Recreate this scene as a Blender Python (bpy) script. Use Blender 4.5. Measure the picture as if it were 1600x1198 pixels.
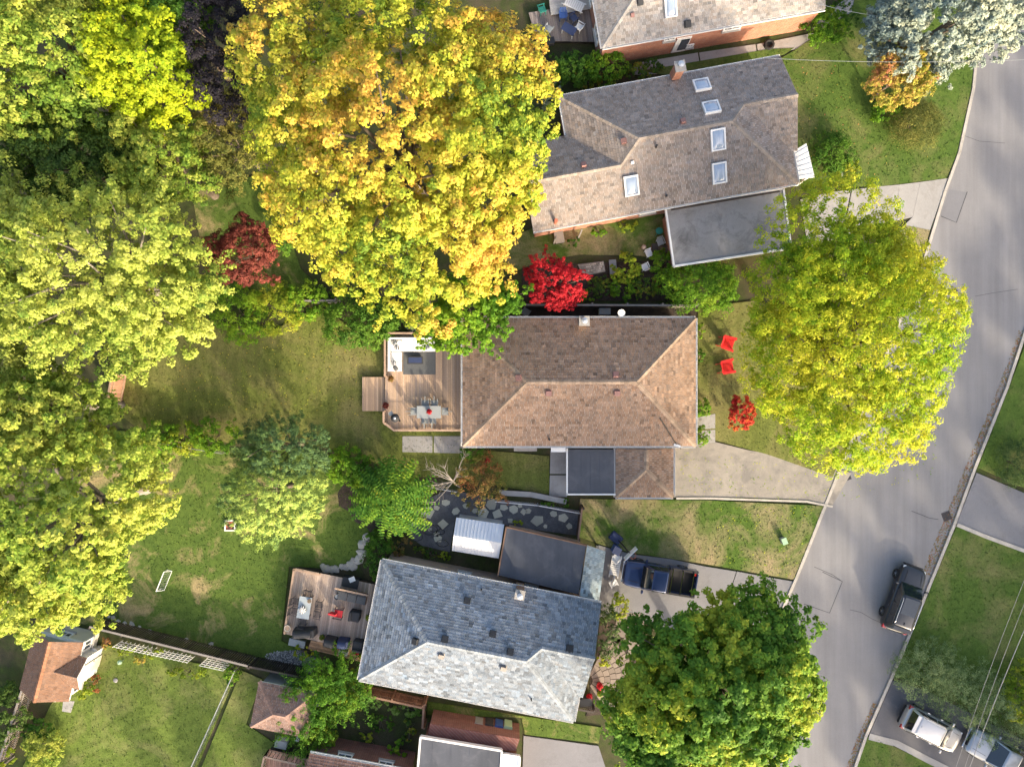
import bpy, bmesh, math, random
import numpy as np
from mathutils import Vector, Matrix

# ------------------------------------------------------------------ camera, sky, sun, exposure
for o in list(bpy.data.objects):
    bpy.data.objects.remove(o)
SC = bpy.context.scene
COL = SC.collection
CAM_H = 50.0            # drone height in metres
FPX = 1111.0            # focal length in pixels of the 1600 px wide photograph
cam_data = bpy.data.cameras.new('camera')
cam_data.sensor_fit = 'HORIZONTAL'
cam_data.sensor_width = 36.0
cam_data.lens = 36.0 * FPX / 1600.0
cam_data.clip_start = 0.5
cam_data.clip_end = 2000.0
cam = bpy.data.objects.new('camera', cam_data)
COL.objects.link(cam)
cam.location = (0, 0, CAM_H)
cam.rotation_euler = (0, 0, 0)
SC.camera = cam

SUN_EL = math.radians(22.0)
SUN_XY = Vector((0.48, -0.877)).normalized()
world = bpy.data.worlds.new('World')
SC.world = world
world.use_nodes = True
wn = world.node_tree.nodes
wl = world.node_tree.links
bg = wn['Background']
sky = wn.new('ShaderNodeTexSky')
sky.sky_type = 'NISHITA'
sky.sun_disc = False
sky.sun_elevation = SUN_EL
sky.sun_rotation = math.atan2(SUN_XY.x, SUN_XY.y)
sky.air_density = 1.0
sky.dust_density = 6.0
sky.ozone_density = 0.6
wl.new(sky.outputs[0], bg.inputs['Color'])
bg.inputs['Strength'].default_value = 0.15
sun_data = bpy.data.lights.new('sun', 'SUN')
sun_data.energy = 2.1
sun_data.angle = math.radians(2.0)
sun_data.color = (1.0, 0.85, 0.62)
sun = bpy.data.objects.new('sun', sun_data)
COL.objects.link(sun)
sdir = Vector((SUN_XY.x * math.cos(SUN_EL), SUN_XY.y * math.cos(SUN_EL), math.sin(SUN_EL)))
sun.rotation_euler = sdir.to_track_quat('Z', 'Y').to_euler()
sun.location = sdir * 120
vs = SC.view_settings
vs.view_transform = 'Standard'
vs.look = 'None'
vs.gamma = 1.0
vs.use_curve_mapping = False
vs.exposure = 1.64

# ------------------------------------------------------------------ helpers
def P(px, py, z=0.0):
    """world point at height z under a pixel of the survey photograph"""
    k = (CAM_H - z) / FPX
    return Vector(((px - 800.0) * k, (599.0 - py) * k, z))

def P2(px, py, z=0.0):
    p = P(px, py, z)
    return (p.x, p.y)

BASE = {}

def link(o):
    COL.objects.link(o)
    return o

def tag(o, label=None, cat=None, group=None, kind=None):
    if label: o['label'] = label
    if cat: o['category'] = cat
    if group: o['group'] = group
    if kind: o['kind'] = kind
    return o

def thing(name, label, cat, loc=(0, 0, 0), rz=0.0, group=None):
    o = bpy.data.objects.new(name, None)
    o.empty_display_size = 0.3
    link(o)
    o.location = loc
    o.rotation_euler = (0, 0, rz)
    BASE[o.name] = Vector(loc)
    return tag(o, label, cat, group)

def copy_tree(o, parent=None):
    c = o.copy()
    link(c)
    c.parent = parent
    for ch in list(o.children):
        copy_tree(ch, c)
    return c

def smooth_mesh(me):
    me.polygons.foreach_set('use_smooth', [True] * len(me.polygons))

class MB:
    def __init__(self):
        self.v = []; self.f = []; self.c = []
    def add(self, vs, fs, col=None):
        b = len(self.v)
        self.v.extend([tuple(p) for p in vs])
        for f in fs:
            self.f.append(tuple(b + i for i in f))
        if col is not None:
            self.c.extend([col] * len(vs))
        return self
    def prism(self, pts, z0, z1, col=None):
        if area2(pts) < 0: pts = list(reversed(pts))
        n = len(pts)
        vs = [(p[0], p[1], z0) for p in pts] + [(p[0], p[1], z1) for p in pts]
        fs = [tuple(range(n - 1, -1, -1)), tuple(range(n, 2 * n))]
        for i in range(n):
            j = (i + 1) % n
            fs.append((i, j, n + j, n + i))
        return self.add(vs, fs, col)
    def box(self, c, s, yaw=0.0, col=None, taper=1.0):
        cx, cy, cz = c
        hx, hy, hz = s[0] / 2, s[1] / 2, s[2] / 2
        ca, sa = math.cos(yaw), math.sin(yaw)
        vs = []
        for z, t in ((-hz, 1.0), (hz, taper)):
            for x, y in ((-hx, -hy), (hx, -hy), (hx, hy), (-hx, hy)):
                x *= t; y *= t
                vs.append((cx + x * ca - y * sa, cy + x * sa + y * ca, cz + z))
        return self.add(vs, [(3, 2, 1, 0), (4, 5, 6, 7), (0, 1, 5, 4), (1, 2, 6, 5), (2, 3, 7, 6), (3, 0, 4, 7)], col)
    def obox(self, M, s, col=None):
        """box of size s in the frame of matrix M"""
        hx, hy, hz = s[0] / 2, s[1] / 2, s[2] / 2
        vs = [M @ Vector((x, y, z)) for z in (-hz, hz) for x, y in ((-hx, -hy), (hx, -hy), (hx, hy), (-hx, hy))]
        return self.add(vs, [(3, 2, 1, 0), (4, 5, 6, 7), (0, 1, 5, 4), (1, 2, 6, 5), (2, 3, 7, 6), (3, 0, 4, 7)], col)
    def bar(self, a, b, w, h, up=(0, 0, 1), col=None):
        a = Vector(a); b = Vector(b)
        x = (b - a)
        L = x.length
        x = x / L
        u = Vector(up)
        if abs(x.dot(u)) > 0.98: u = Vector((1, 0, 0))
        y = u.cross(x).normalized()
        z = x.cross(y)
        M = Matrix(((x.x, y.x, z.x, 0), (x.y, y.y, z.y, 0), (x.z, y.z, z.z, 0), (0, 0, 0, 1)))
        M.translation = (a + b) / 2
        return self.obox(M, (L, w, h), col)
    def tube(self, path, radii, n=8, cap=True, col=None):
        path = [Vector(p) for p in path]
        vs = []; fs = []
        for i, p in enumerate(path):
            d = (path[min(i + 1, len(path) - 1)] - path[max(i - 1, 0)]).normalized()
            u = Vector((0, 0, 1)) if abs(d.z) < 0.9 else Vector((1, 0, 0))
            a = d.cross(u).normalized(); b = a.cross(d)
            r = radii[i] if isinstance(radii, (list, tuple)) else radii
            for k in range(n):
                t = 2 * math.pi * k / n
                vs.append(p + a * math.cos(t) * r + b * math.sin(t) * r)
        for i in range(len(path) - 1):
            for k in range(n):
                k2 = (k + 1) % n
                fs.append((i * n + k, i * n + k2, (i + 1) * n + k2, (i + 1) * n + k))
        if cap:
            fs.append(tuple(range(n - 1, -1, -1)))
            m = (len(path) - 1) * n
            fs.append(tuple(range(m, m + n)))
        return self.add(vs, fs, col)
    def lathe(self, c, prof, n=16, col=None):
        """prof: list of (r, z) about a vertical axis through c"""
        vs = []; fs = []
        for r, z in prof:
            for k in range(n):
                t = 2 * math.pi * k / n
                vs.append((c[0] + r * math.cos(t), c[1] + r * math.sin(t), c[2] + z))
        for i in range(len(prof) - 1):
            for k in range(n):
                k2 = (k + 1) % n
                fs.append((i * n + k, i * n + k2, (i + 1) * n + k2, (i + 1) * n + k))
        m = (len(prof) - 1) * n
        fs.append(tuple(range(n - 1, -1, -1))); fs.append(tuple(range(m, m + n)))
        return self.add(vs, fs, col)
    def build(self, name, mat, parent=None, smooth=False, kind=None, bevel=0.0):
        off = Vector((0, 0, 0))
        if parent is not None:
            r = parent
            while r.parent is not None: r = r.parent
            off = BASE.get(r.name, Vector((0, 0, 0)))
        me = bpy.data.meshes.new(name)
        if off.length > 0:
            vv = [(p[0] - off.x, p[1] - off.y, p[2] - off.z) for p in self.v]
        else:
            vv = self.v
        me.from_pydata(vv, [], self.f)
        if self.c and len(self.c) == len(self.v):
            at = me.attributes.new('Col', 'FLOAT_COLOR', 'POINT')
            at.data.foreach_set('color', np.array([(c[0], c[1], c[2], 1.0) for c in self.c], dtype=np.float32).ravel())
        if mat is not None: me.materials.append(mat)
        if smooth: smooth_mesh(me)
        me.update()
        o = link(bpy.data.objects.new(name, me))
        if parent is not None: o.parent = parent
        if kind: o['kind'] = kind
        if bevel > 0:
            m = o.modifiers.new('bevel', 'BEVEL'); m.width = bevel; m.segments = 3; m.limit_method = 'ANGLE'; m.angle_limit = 0.6
        return o

def area2(p):
    return sum(p[i][0] * p[(i + 1) % len(p)][1] - p[(i + 1) % len(p)][0] * p[i][1] for i in range(len(p)))

def clip_convex(sub, clip):
    """Sutherland-Hodgman, clip polygon CCW"""
    out = sub
    n = len(clip)
    for i in range(n):
        if len(out) < 3: return []
        ax, ay = clip[i]; bx, by = clip[(i + 1) % n]
        ex, ey = bx - ax, by - ay
        inp = out; out = []
        m = len(inp)
        ds = [ex * (q[1] - ay) - ey * (q[0] - ax) for q in inp]
        for k in range(m):
            p, q = inp[k], inp[(k + 1) % m]
            dp, dq = ds[k], ds[(k + 1) % m]
            if dp >= 0: out.append(p)
            if (dp >= 0) != (dq >= 0):
                t = dp / (dp - dq)
                out.append((p[0] + (q[0] - p[0]) * t, p[1] + (q[1] - p[1]) * t))
    return out if len(out) >= 3 else []

def in_poly(x, y, poly):
    c = False
    n = len(poly)
    j = n - 1
    for i in range(n):
        xi, yi = poly[i][0], poly[i][1]; xj, yj = poly[j][0], poly[j][1]
        if (yi > y) != (yj > y) and x < (xj - xi) * (y - yi) / (yj - yi) + xi:
            c = not c
        j = i
    return c

def inset_poly(pts, d):
    if area2(pts) < 0: pts = list(reversed(pts))
    n = len(pts); out = []
    for i in range(n):
        a = Vector(pts[i - 1][:2]); b = Vector(pts[i][:2]); c = Vector(pts[(i + 1) % n][:2])
        e1 = (b - a).normalized(); e2 = (c - b).normalized()
        n1 = Vector((-e1.y, e1.x)); n2 = Vector((-e2.y, e2.x))
        m = (n1 + n2)
        m = m / max(0.2, m.dot(n1)) 
        out.append((b.x + m.x * d, b.y + m.y * d))
    return out

# ------------------------------------------------------------------ materials
def new_mat(name):
    m = bpy.data.materials.new(name)
    m.use_nodes = True
    nt = m.node_tree
    return m, nt.nodes, nt.links, nt.nodes['Principled BSDF']

def nz(N, L, pos, scale, detail=4.0, rough=0.55, dist=0.0):
    n = N.new('ShaderNodeTexNoise')
    n.inputs['Scale'].default_value = scale
    n.inputs['Detail'].default_value = detail
    n.inputs['Roughness'].default_value = rough
    n.inputs['Distortion'].default_value = dist
    if pos is not None: L.new(pos, n.inputs['Vector'])
    return n

def ramp(N, L, fac, stops):
    r = N.new('ShaderNodeValToRGB')
    e = r.color_ramp.elements
    while len(e) > 1: e.remove(e[0])
    e[0].position = stops[0][0]; e[0].color = (*stops[0][1], 1)
    for p, c in stops[1:]:
        k = e.new(p); k.color = (*c, 1)
    L.new(fac, r.inputs[0])
    return r

def mixc(N, L, fac, a, b, mode='MIX'):
    m = N.new('ShaderNodeMix'); m.data_type = 'RGBA'; m.blend_type = mode
    for sock, val in ((m.inputs[0], fac), (m.inputs[6], a), (m.inputs[7], b)):
        if isinstance(val, (int, float)): sock.default_value = val
        elif isinstance(val, tuple): sock.default_value = (*val, 1)
        else: L.new(val, sock)
    return m.outputs[2]

def g3(v): return (v, v, v)

def mat_plain(name, col, rough=0.7, var=0.12, scale=2.5, bump=0.0, metal=0.0, spec=0.4, coat=0.0, fine=0.0):
    m, N, L, B = new_mat(name)
    geo = N.new('ShaderNodeNewGeometry')
    n1 = nz(N, L, geo.outputs['Position'], scale, 5.0)
    f = ramp(N, L, n1.outputs[0], [(0.25, g3(1 - var)), (0.75, g3(1 + var))])
    c = mixc(N, L, 1.0, (*col,), f.outputs[0], 'MULTIPLY')
    if fine > 0:
        n2 = nz(N, L, geo.outputs['Position'], 28.0, 2.0)
        f2 = ramp(N, L, n2.outputs[0], [(0.3, g3(1 - fine)), (0.7, g3(1 + fine))])
        c = mixc(N, L, 1.0, c, f2.outputs[0], 'MULTIPLY')
    L.new(c, B.inputs['Base Color'])
    B.inputs['Roughness'].default_value = rough
    B.inputs['Metallic'].default_value = metal
    B.inputs['Specular IOR Level'].default_value = spec
    B.inputs['Coat Weight'].default_value = coat
    B.inputs['Coat Roughness'].default_value = 0.05
    if bump > 0:
        bp = N.new('ShaderNodeBump'); bp.inputs['Strength'].default_value = bump; bp.inputs['Distance'].default_value = 0.03
        n3 = nz(N, L, geo.outputs['Position'], 20.0, 4.0)
        L.new(n3.outputs[0], bp.inputs['Height']); L.new(bp.outputs[0], B.inputs['Normal'])
    return m

def mat_attr(name, rough=0.8, transl=0.0, spec=0.25, fine=0.0):
    """colour from the per-piece attribute Col"""
    m, N, L, B = new_mat(name)
    a = N.new('ShaderNodeAttribute'); a.attribute_name = 'Col'
    c = a.outputs['Color']
    if fine > 0:
        geo = N.new('ShaderNodeNewGeometry')
        n0 = nz(N, L, geo.outputs['Position'], 0.55, 5.0)
        f0 = ramp(N, L, n0.outputs[0], [(0.3, g3(0.94)), (0.7, g3(1.06))])
        c = mixc(N, L, 1.0, c, f0.outputs[0], 'MULTIPLY')
        n2 = nz(N, L, geo.outputs['Position'], 22.0, 3.0)
        f2 = ramp(N, L, n2.outputs[0], [(0.3, g3(1 - fine)), (0.7, g3(1 + fine))])
        c = mixc(N, L, 1.0, c, f2.outputs[0], 'MULTIPLY')
    L.new(c, B.inputs['Base Color'])
    B.inputs['Roughness'].default_value = rough
    B.inputs['Specular IOR Level'].default_value = spec
    if transl > 0:
        t = N.new('ShaderNodeBsdfTranslucent'); L.new(c, t.inputs['Color'])
        mx = N.new('ShaderNodeMixShader'); mx.inputs[0].default_value = transl
        L.new(B.outputs[0], mx.inputs[1]); L.new(t.outputs[0], mx.inputs[2])
        L.new(mx.outputs[0], N['Material Output'].inputs['Surface'])
    return m

def mat_lawn(name, green, dark, dry, dry_at=0.58, soft=0.12, patch=0.35, stripe=None):
    m, N, L, B = new_mat(name)
    geo = N.new('ShaderNodeNewGeometry')
    pos = geo.outputs['Position']
    n1 = nz(N, L, pos, 1.6, 6.0, 0.7)
    base = ramp(N, L, n1.outputs[0], [(0.3, dark), (0.7, green)])
    n2 = nz(N, L, pos, patch, 7.0, 0.68, 0.6)
    fac = ramp(N, L, n2.outputs[0], [(dry_at - soft, g3(0.0)), (dry_at + soft, g3(1.0))])
    c = mixc(N, L, fac.outputs[0], base.outputs[0], dry)
    if stripe is not None:
        mp = N.new('ShaderNodeMapping'); mp.inputs['Rotation'].default_value = (0, 0, stripe)
        L.new(pos, mp.inputs['Vector'])
        w = N.new('ShaderNodeTexWave'); w.inputs['Scale'].default_value = 0.42; w.inputs['Distortion'].default_value = 2.5
        w.inputs['Detail'].default_value = 3.0; w.inputs['Detail Scale'].default_value = 2.0
        L.new(mp.outputs[0], w.inputs['Vector'])
        f = ramp(N, L, w.outputs[0], [(0.2, g3(0.95)), (0.8, g3(1.05))])
        c = mixc(N, L, 1.0, c, f.outputs[0], 'MULTIPLY')
    n3 = nz(N, L, pos, 16.0, 3.0, 0.7)
    f3 = ramp(N, L, n3.outputs[0], [(0.25, g3(0.55)), (0.75, g3(1.45))])
    c = mixc(N, L, 1.0, c, f3.outputs[0], 'MULTIPLY')
    L.new(c, B.inputs['Base Color'])
    B.inputs['Roughness'].default_value = 0.9
    B.inputs['Specular IOR Level'].default_value = 0.1
    return m

def mat_road(name, col, var=0.1, stain=None, stain_at=0.6, streak=None, speck=0.12):
    m, N, L, B = new_mat(name)
    geo = N.new('ShaderNodeNewGeometry')
    pos = geo.outputs['Position']
    n1 = nz(N, L, pos, 0.35, 6.0, 0.65)
    f1 = ramp(N, L, n1.outputs[0], [(0.3, g3(1 - var)), (0.7, g3(1 + var))])
    c = mixc(N, L, 1.0, (*col,), f1.outputs[0], 'MULTIPLY')
    if streak is not None:
        mp = N.new('ShaderNodeMapping'); mp.inputs['Rotation'].default_value = (0, 0, streak); mp.inputs['Scale'].default_value = (1.6, 0.07, 1)
        L.new(pos, mp.inputs['Vector'])
        n2 = nz(N, L, mp.outputs[0], 1.0, 5.0, 0.6)
        f2 = ramp(N, L, n2.outputs[0], [(0.3, g3(0.88)), (0.7, g3(1.1))])
        c = mixc(N, L, 1.0, c, f2.outputs[0], 'MULTIPLY')
    if stain is not None:
        n4 = nz(N, L, pos, 0.7, 8.0, 0.72, 0.4)
        f4 = ramp(N, L, n4.outputs[0], [(stain_at - 0.1, g3(0.0)), (stain_at + 0.12, g3(1.0))])
        c = mixc(N, L, f4.outputs[0], c, stain)
    n3 = nz(N, L, pos, 24.0, 3.0, 0.8)
    f3 = ramp(N, L, n3.outputs[0], [(0.3, g3(1 - speck)), (0.7, g3(1 + speck))])
    c = mixc(N, L, 1.0, c, f3.outputs[0], 'MULTIPLY')
    L.new(c, B.inputs['Base Color'])
    B.inputs['Roughness'].default_value = 0.85
    B.inputs['Specular IOR Level'].default_value = 0.25
    return m

def mat_brick(name, c1, c2, mortar):
    m, N, L, B = new_mat(name)
    geo = N.new('ShaderNodeNewGeometry')
    # run the courses along the wall: use (x+y, z)
    sep = N.new('ShaderNodeSeparateXYZ'); L.new(geo.outputs['Position'], sep.inputs[0])
    ad = N.new('ShaderNodeMath'); ad.operation = 'ADD'; L.new(sep.outputs[0], ad.inputs[0]); L.new(sep.outputs[1], ad.inputs[1])
    cb = N.new('ShaderNodeCombineXYZ'); L.new(ad.outputs[0], cb.inputs[0]); L.new(sep.outputs[2], cb.inputs[1])
    b = N.new('ShaderNodeTexBrick')
    b.inputs['Color1'].default_value = (*c1, 1); b.inputs['Color2'].default_value = (*c2, 1); b.inputs['Mortar'].default_value = (*mortar, 1)
    b.inputs['Scale'].default_value = 1.0; b.inputs['Brick Width'].default_value = 0.24; b.inputs['Row Height'].default_value = 0.085
    b.inputs['Mortar Size'].default_value = 0.008
    L.new(cb.outputs[0], b.inputs['Vector'])
    n1 = nz(N, L, geo.outputs['Position'], 2.0, 5.0)
    f = ramp(N, L, n1.outputs[0], [(0.3, g3(0.8)), (0.7, g3(1.15))])
    c = mixc(N, L, 1.0, b.outputs['Color'], f.outputs[0], 'MULTIPLY')
    L.new(c, B.inputs['Base Color'])
    B.inputs['Roughness'].default_value = 0.85
    return m

def mat_paint(name, col, metal=0.3, rough=0.28):
    m = mat_plain(name, col, rough, 0.04, 1.5, 0.0, metal, 0.5, 0.8)
    return m

def mat_glass(name, col=(0.02, 0.03, 0.045), rough=0.06):
    m, N, L, B = new_mat(name)
    B.inputs['Base Color'].default_value = (*col, 1)
    B.inputs['Roughness'].default_value = rough
    B.inputs['Specular IOR Level'].default_value = 0.8
    B.inputs['Coat Weight'].default_value = 0.5
    return m

M = {}
M['leaf'] = mat_attr('leaf_colours', 0.65, 0.4, 0.2)
M['needle'] = mat_attr('needle_colours', 0.7, 0.12, 0.2)
M['litter'] = mat_attr('fallen_leaf_colours', 0.8, 0.0)
M['shingle'] = mat_attr('asphalt_shingles', 0.92, 0.0, 0.15, 0.22)
M['stone'] = mat_attr('stone_pieces', 0.85, 0.0, 0.2, 0.18)
M['wood_piece'] = mat_attr('weathered_boards', 0.8, 0.0, 0.2, 0.16)
M['bark'] = mat_plain('bark', (0.16, 0.125, 0.095), 0.9, 0.3, 4.0, 0.6)
M['bark_pale'] = mat_plain('pale_bark', (0.25, 0.22, 0.19), 0.9, 0.25, 4.0, 0.4)
M['soil'] = mat_plain('garden_soil', (0.12, 0.095, 0.068), 0.95, 0.45, 1.2, 0.5, fine=0.5)
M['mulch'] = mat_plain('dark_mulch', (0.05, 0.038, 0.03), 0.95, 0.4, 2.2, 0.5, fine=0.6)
M['road'] = mat_road('old_asphalt', (0.22, 0.217, 0.226), 0.07, None, 0.6, math.radians(22), 0.10)
M['patch'] = mat_road('asphalt_patch', (0.19, 0.19, 0.205), 0.08)
M['asphalt_dark'] = mat_road('dark_driveway', (0.115, 0.115, 0.128), 0.15, (0.17, 0.165, 0.17), 0.62)
M['asphalt_mid'] = mat_road('grey_driveway', (0.2, 0.2, 0.215), 0.1, (0.15, 0.15, 0.16), 0.62)
M['drive'] = mat_road('stained_concrete', (0.31, 0.282, 0.245), 0.14, (0.20, 0.185, 0.17), 0.51)
M['concrete'] = mat_road('concrete_slab', (0.34, 0.33, 0.32), 0.12, (0.26, 0.245, 0.23), 0.58)
M['kerb'] = mat_plain('kerb_concrete', (0.42, 0.39, 0.35), 0.85, 0.22, 1.5, 0.2, fine=0.2)
M['crack'] = mat_plain('crack_sealer', (0.07, 0.07, 0.075), 0.9, 0.3, 3.0)
M['iron'] = mat_plain('cast_iron', (0.06, 0.055, 0.06), 0.6, 0.3, 5.0, 0, 0.6)
M['lawn_dry'] = mat_lawn('dry_lawn', (0.145, 0.17, 0.04), (0.10, 0.12, 0.03), (0.24, 0.20, 0.09), 0.60, 0.16, 0.22, 0.05)
M['lawn_green'] = mat_lawn('green_lawn', (0.10, 0.15, 0.03), (0.055, 0.095, 0.02), (0.30, 0.24, 0.12), 0.60, 0.08, 0.4)
M['lawn_front'] = mat_lawn('front_lawn', (0.09, 0.15, 0.028), (0.055, 0.10, 0.018), (0.29, 0.235, 0.135), 0.55, 0.12, 0.3)
M['lawn_lush'] = mat_lawn('lush_lawn', (0.095, 0.15, 0.03), (0.055, 0.10, 0.02), (0.19, 0.18, 0.075), 0.60, 0.13, 0.28)
M['lawn_mown'] = mat_lawn('mown_lawn', (0.14, 0.19, 0.04), (0.09, 0.13, 0.025), (0.24, 0.23, 0.09), 0.62, 0.14, 0.3, math.radians(65))
M['gravel'] = mat_road('dark_gravel', (0.10, 0.10, 0.11), 0.25, (0.16, 0.155, 0.16), 0.56, None, 0.4)
M['white'] = mat_plain('white_paint', (0.76, 0.76, 0.75), 0.5, 0.05)
M['white_vinyl'] = mat_plain('white_vinyl', (0.7, 0.7, 0.7), 0.45, 0.06, 3.0)
M['cream'] = mat_plain('cream_siding', (0.6, 0.56, 0.47), 0.7, 0.06)
M['cream_shaded'] = mat_plain('shaded_cream_siding', (0.3, 0.32, 0.28), 0.8, 0.08)  # cream siding with the north gable's shade put into the colour
M['tan'] = mat_plain('tan_render', (0.42, 0.32, 0.26), 0.85, 0.12, 1.5)
M['metal'] = mat_plain('galvanised_metal', (0.55, 0.56, 0.57), 0.4, 0.1, 3.0, 0, 0.7)
M['sheet'] = mat_plain('ribbed_steel_sheet', (0.58, 0.62, 0.68), 0.45, 0.06, 2.0, 0, 0.25)
M['sheet_white'] = mat_plain('white_steel_sheet', (0.52, 0.53, 0.55), 0.5, 0.08, 2.0)
M['cable'] = mat_plain('grey_cable', (0.22, 0.22, 0.23), 0.6, 0.1)
M['black'] = mat_plain('black_plastic', (0.02, 0.02, 0.022), 0.5, 0.2)
M['tyre'] = mat_plain('tyre_rubber', (0.022, 0.022, 0.023), 0.85, 0.2)
M['dark_metal'] = mat_plain('dark_metal', (0.04, 0.04, 0.045), 0.45, 0.15, 3.0, 0, 0.5)
M['flat_roof'] = mat_road('roof_membrane', (0.075, 0.082, 0.10), 0.14, (0.11, 0.115, 0.135), 0.6, math.radians(0), 0.10)
M['flat_grey'] = mat_road('gravelled_flat_roof', (0.245, 0.238, 0.238), 0.2, (0.13, 0.125, 0.125), 0.58, None, 0.25)
M['brick_red'] = mat_brick('orange_brick', (0.42, 0.15, 0.075), (0.33, 0.105, 0.055), (0.42, 0.36, 0.31))
M['brick_dark'] = mat_brick('dark_red_brick', (0.20, 0.075, 0.055), (0.15, 0.055, 0.045), (0.24, 0.2, 0.18))
M['brick_brown'] = mat_brick('brown_brick', (0.28, 0.16, 0.11), (0.22, 0.12, 0.085), (0.36, 0.31, 0.27))
M['glass'] = mat_glass('window_glass')
M['sky_glass'] = mat_glass('skylight_dome', (0.30, 0.37, 0.48), 0.1)
M['wood'] = mat_plain('cedar_boards', (0.36, 0.25, 0.18), 0.75, 0.18, 2.0, fine=0.12)
M['wood_grey'] = mat_plain('grey_boards', (0.22, 0.2, 0.185), 0.85, 0.2, 2.0, fine=0.15)
M['wood_dark'] = mat_plain('dark_stained_boards', (0.055, 0.045, 0.04), 0.8, 0.25, 2.0)
M['wood_brown'] = mat_plain('brown_boards', (0.22, 0.13, 0.085), 0.8, 0.2, 2.0)
M['red'] = mat_plain('red_plastic', (0.62, 0.025, 0.025), 0.45, 0.06)
M['red_cloth'] = mat_plain('red_cushion', (0.55, 0.035, 0.045), 0.8, 0.08)
M['cushion'] = mat_plain('white_cushion', (0.74, 0.73, 0.72), 0.9, 0.04)
M['cushion_bw'] = None
M['grey_cloth'] = mat_plain('grey_cloth', (0.10, 0.105, 0.11), 0.9, 0.1, 8.0, fine=0.15)
M['pale_grey'] = mat_plain('pale_grey_paint', (0.27, 0.29, 0.295), 0.5, 0.06)
M['charcoal'] = mat_plain('charcoal_cover', (0.035, 0.037, 0.042), 0.75, 0.15, 3.0)
M['navy'] = mat_plain('navy_fabric', (0.03, 0.045, 0.11), 0.7, 0.1)
M['blue_plastic'] = mat_plain('blue_plastic', (0.04, 0.09, 0.28), 0.45, 0.08)
M['green_plastic'] = mat_plain('green_plastic', (0.02, 0.16, 0.13), 0.45, 0.08)
M['lime'] = mat_plain('pale_green_plastic', (0.3, 0.45, 0.3), 0.5, 0.08)
M['vent_brown'] = mat_plain('brown_vent_plastic', (0.26, 0.14, 0.125), 0.7, 0.1)
M['terracotta'] = mat_plain('terracotta', (0.4, 0.13, 0.08), 0.85, 0.12)
M['frost_glass'] = mat_glass('frosted_table_glass', (0.30, 0.34, 0.36), 0.15)
def mat_pattern():
    m, N, L, B = new_mat('black_and_white_print')
    geo = N.new('ShaderNodeNewGeometry')
    w = N.new('ShaderNodeTexWave'); w.inputs['Scale'].default_value = 2.6; w.inputs['Distortion'].default_value = 5.0
    L.new(geo.outputs['Position'], w.inputs['Vector'])
    r = ramp(N, L, w.outputs[0], [(0.4, (0.02, 0.02, 0.02)), (0.5, (0.7, 0.7, 0.7))])
    L.new(r.outputs[0], B.inputs['Base Color']); B.inputs['Roughness'].default_value = 0.9
    return m
M['cushion_bw'] = mat_pattern()
# ------------------------------------------------------------------ ground, road, kerbs, lawns, drives
def sheet(name, px_pts, z, mat, z0=0.0, parent=None, label=None, kind='structure', zp=0.0):
    o = MB().prism([P2(x, y, zp) for x, y in px_pts], z0, z).build(name, mat, parent)
    if parent is None:
        tag(o, label, None, None, kind)
    return o

g = MB()
g.add([(-900, -900, 0), (900, -900, 0), (900, 900, 0), (-900, 900, 0)], [(0, 1, 2, 3)])
tag(g.build('ground', mat_lawn('leafy_ground_cover', (0.06, 0.085, 0.022), (0.035, 0.04, 0.02), (0.085, 0.068, 0.045), 0.55, 0.12, 0.5)), 'shady ground cover and bare soil under the whole block', 'ground', None, 'structure')

LK = [(1590, -330), (1552, -120), (1534, 0), (1527, 88), (1522, 140), (1500, 240), (1478, 300), (1446, 405), (1400, 520), (1352, 640), (1305, 755), (1247, 900), (1210, 985), (1160, 1100), (1118, 1200), (1010, 1450)]
RK = [(1800, -330), (1757, -100), (1738, 0), (1722, 150), (1690, 290), (1645, 410), (1599, 517), (1571, 602), (1521, 728), (1488, 818), (1455, 899), (1418, 990), (1390, 1057), (1350, 1148), (1332, 1200), (1225, 1450)]
rd = MB()
vl = [P(x, y, 0) for x, y in LK]; vr = [P(x, y, 0) for x, y in RK]
vs_ = [(p.x, p.y, 0.012) for p in vl] + [(p.x, p.y, 0.012) for p in vr]
n_ = len(LK)
rd.add(vs_, [(i, i + 1, n_ + i + 1, n_ + i) for i in range(n_ - 1)])
# make faces look up
rd.f = [tuple(reversed(f)) for f in rd.f] if True else rd.f
tag(rd.build('road', M['road']), 'worn grey asphalt residential road curving past the houses', 'road', None, 'structure')

def kerb(name, pts, side, label):
    """kerb stones along a polyline, each stone a piece about two metres long"""
    root = bpy.data.objects.new(name, None); link(root); tag(root, label, 'kerb', None, 'structure')
    BASE[root.name] = Vector((0, 0, 0))
    w = 0.2
    for i in range(len(pts) - 1):
        a = P(*pts[i]); b = P(*pts[i + 1])
        d = (b - a); Ls = d.length; d /= Ls
        nrm = Vector((-d.y, d.x, 0)) * side
        k = max(1, int(Ls / 2.2))
        for j in range(k):
            p0 = a + d * (Ls * j / k); p1 = a + d * (Ls * (j + 1) / k - 0.012)
            if abs(p0.y) > 30 and abs(p1.y) > 30: continue
            MB().prism([(p0.x, p0.y), (p1.x, p1.y), (p1.x + nrm.x * w, p1.y + nrm.y * w), (p0.x + nrm.x * w, p0.y + nrm.y * w)], 0.0, 0.115 + 0.006 * math.sin(i * 3 + j)).build('kerb_stone', M['kerb'], root)
    return root
# image y runs down: the lawn is on the left of the left kerb
kerb('kerb', LK, -1, 'pale concrete kerb on the house side of the road')
kerb('kerb', RK, 1, 'pale concrete kerb on the far right side of the road')

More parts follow.
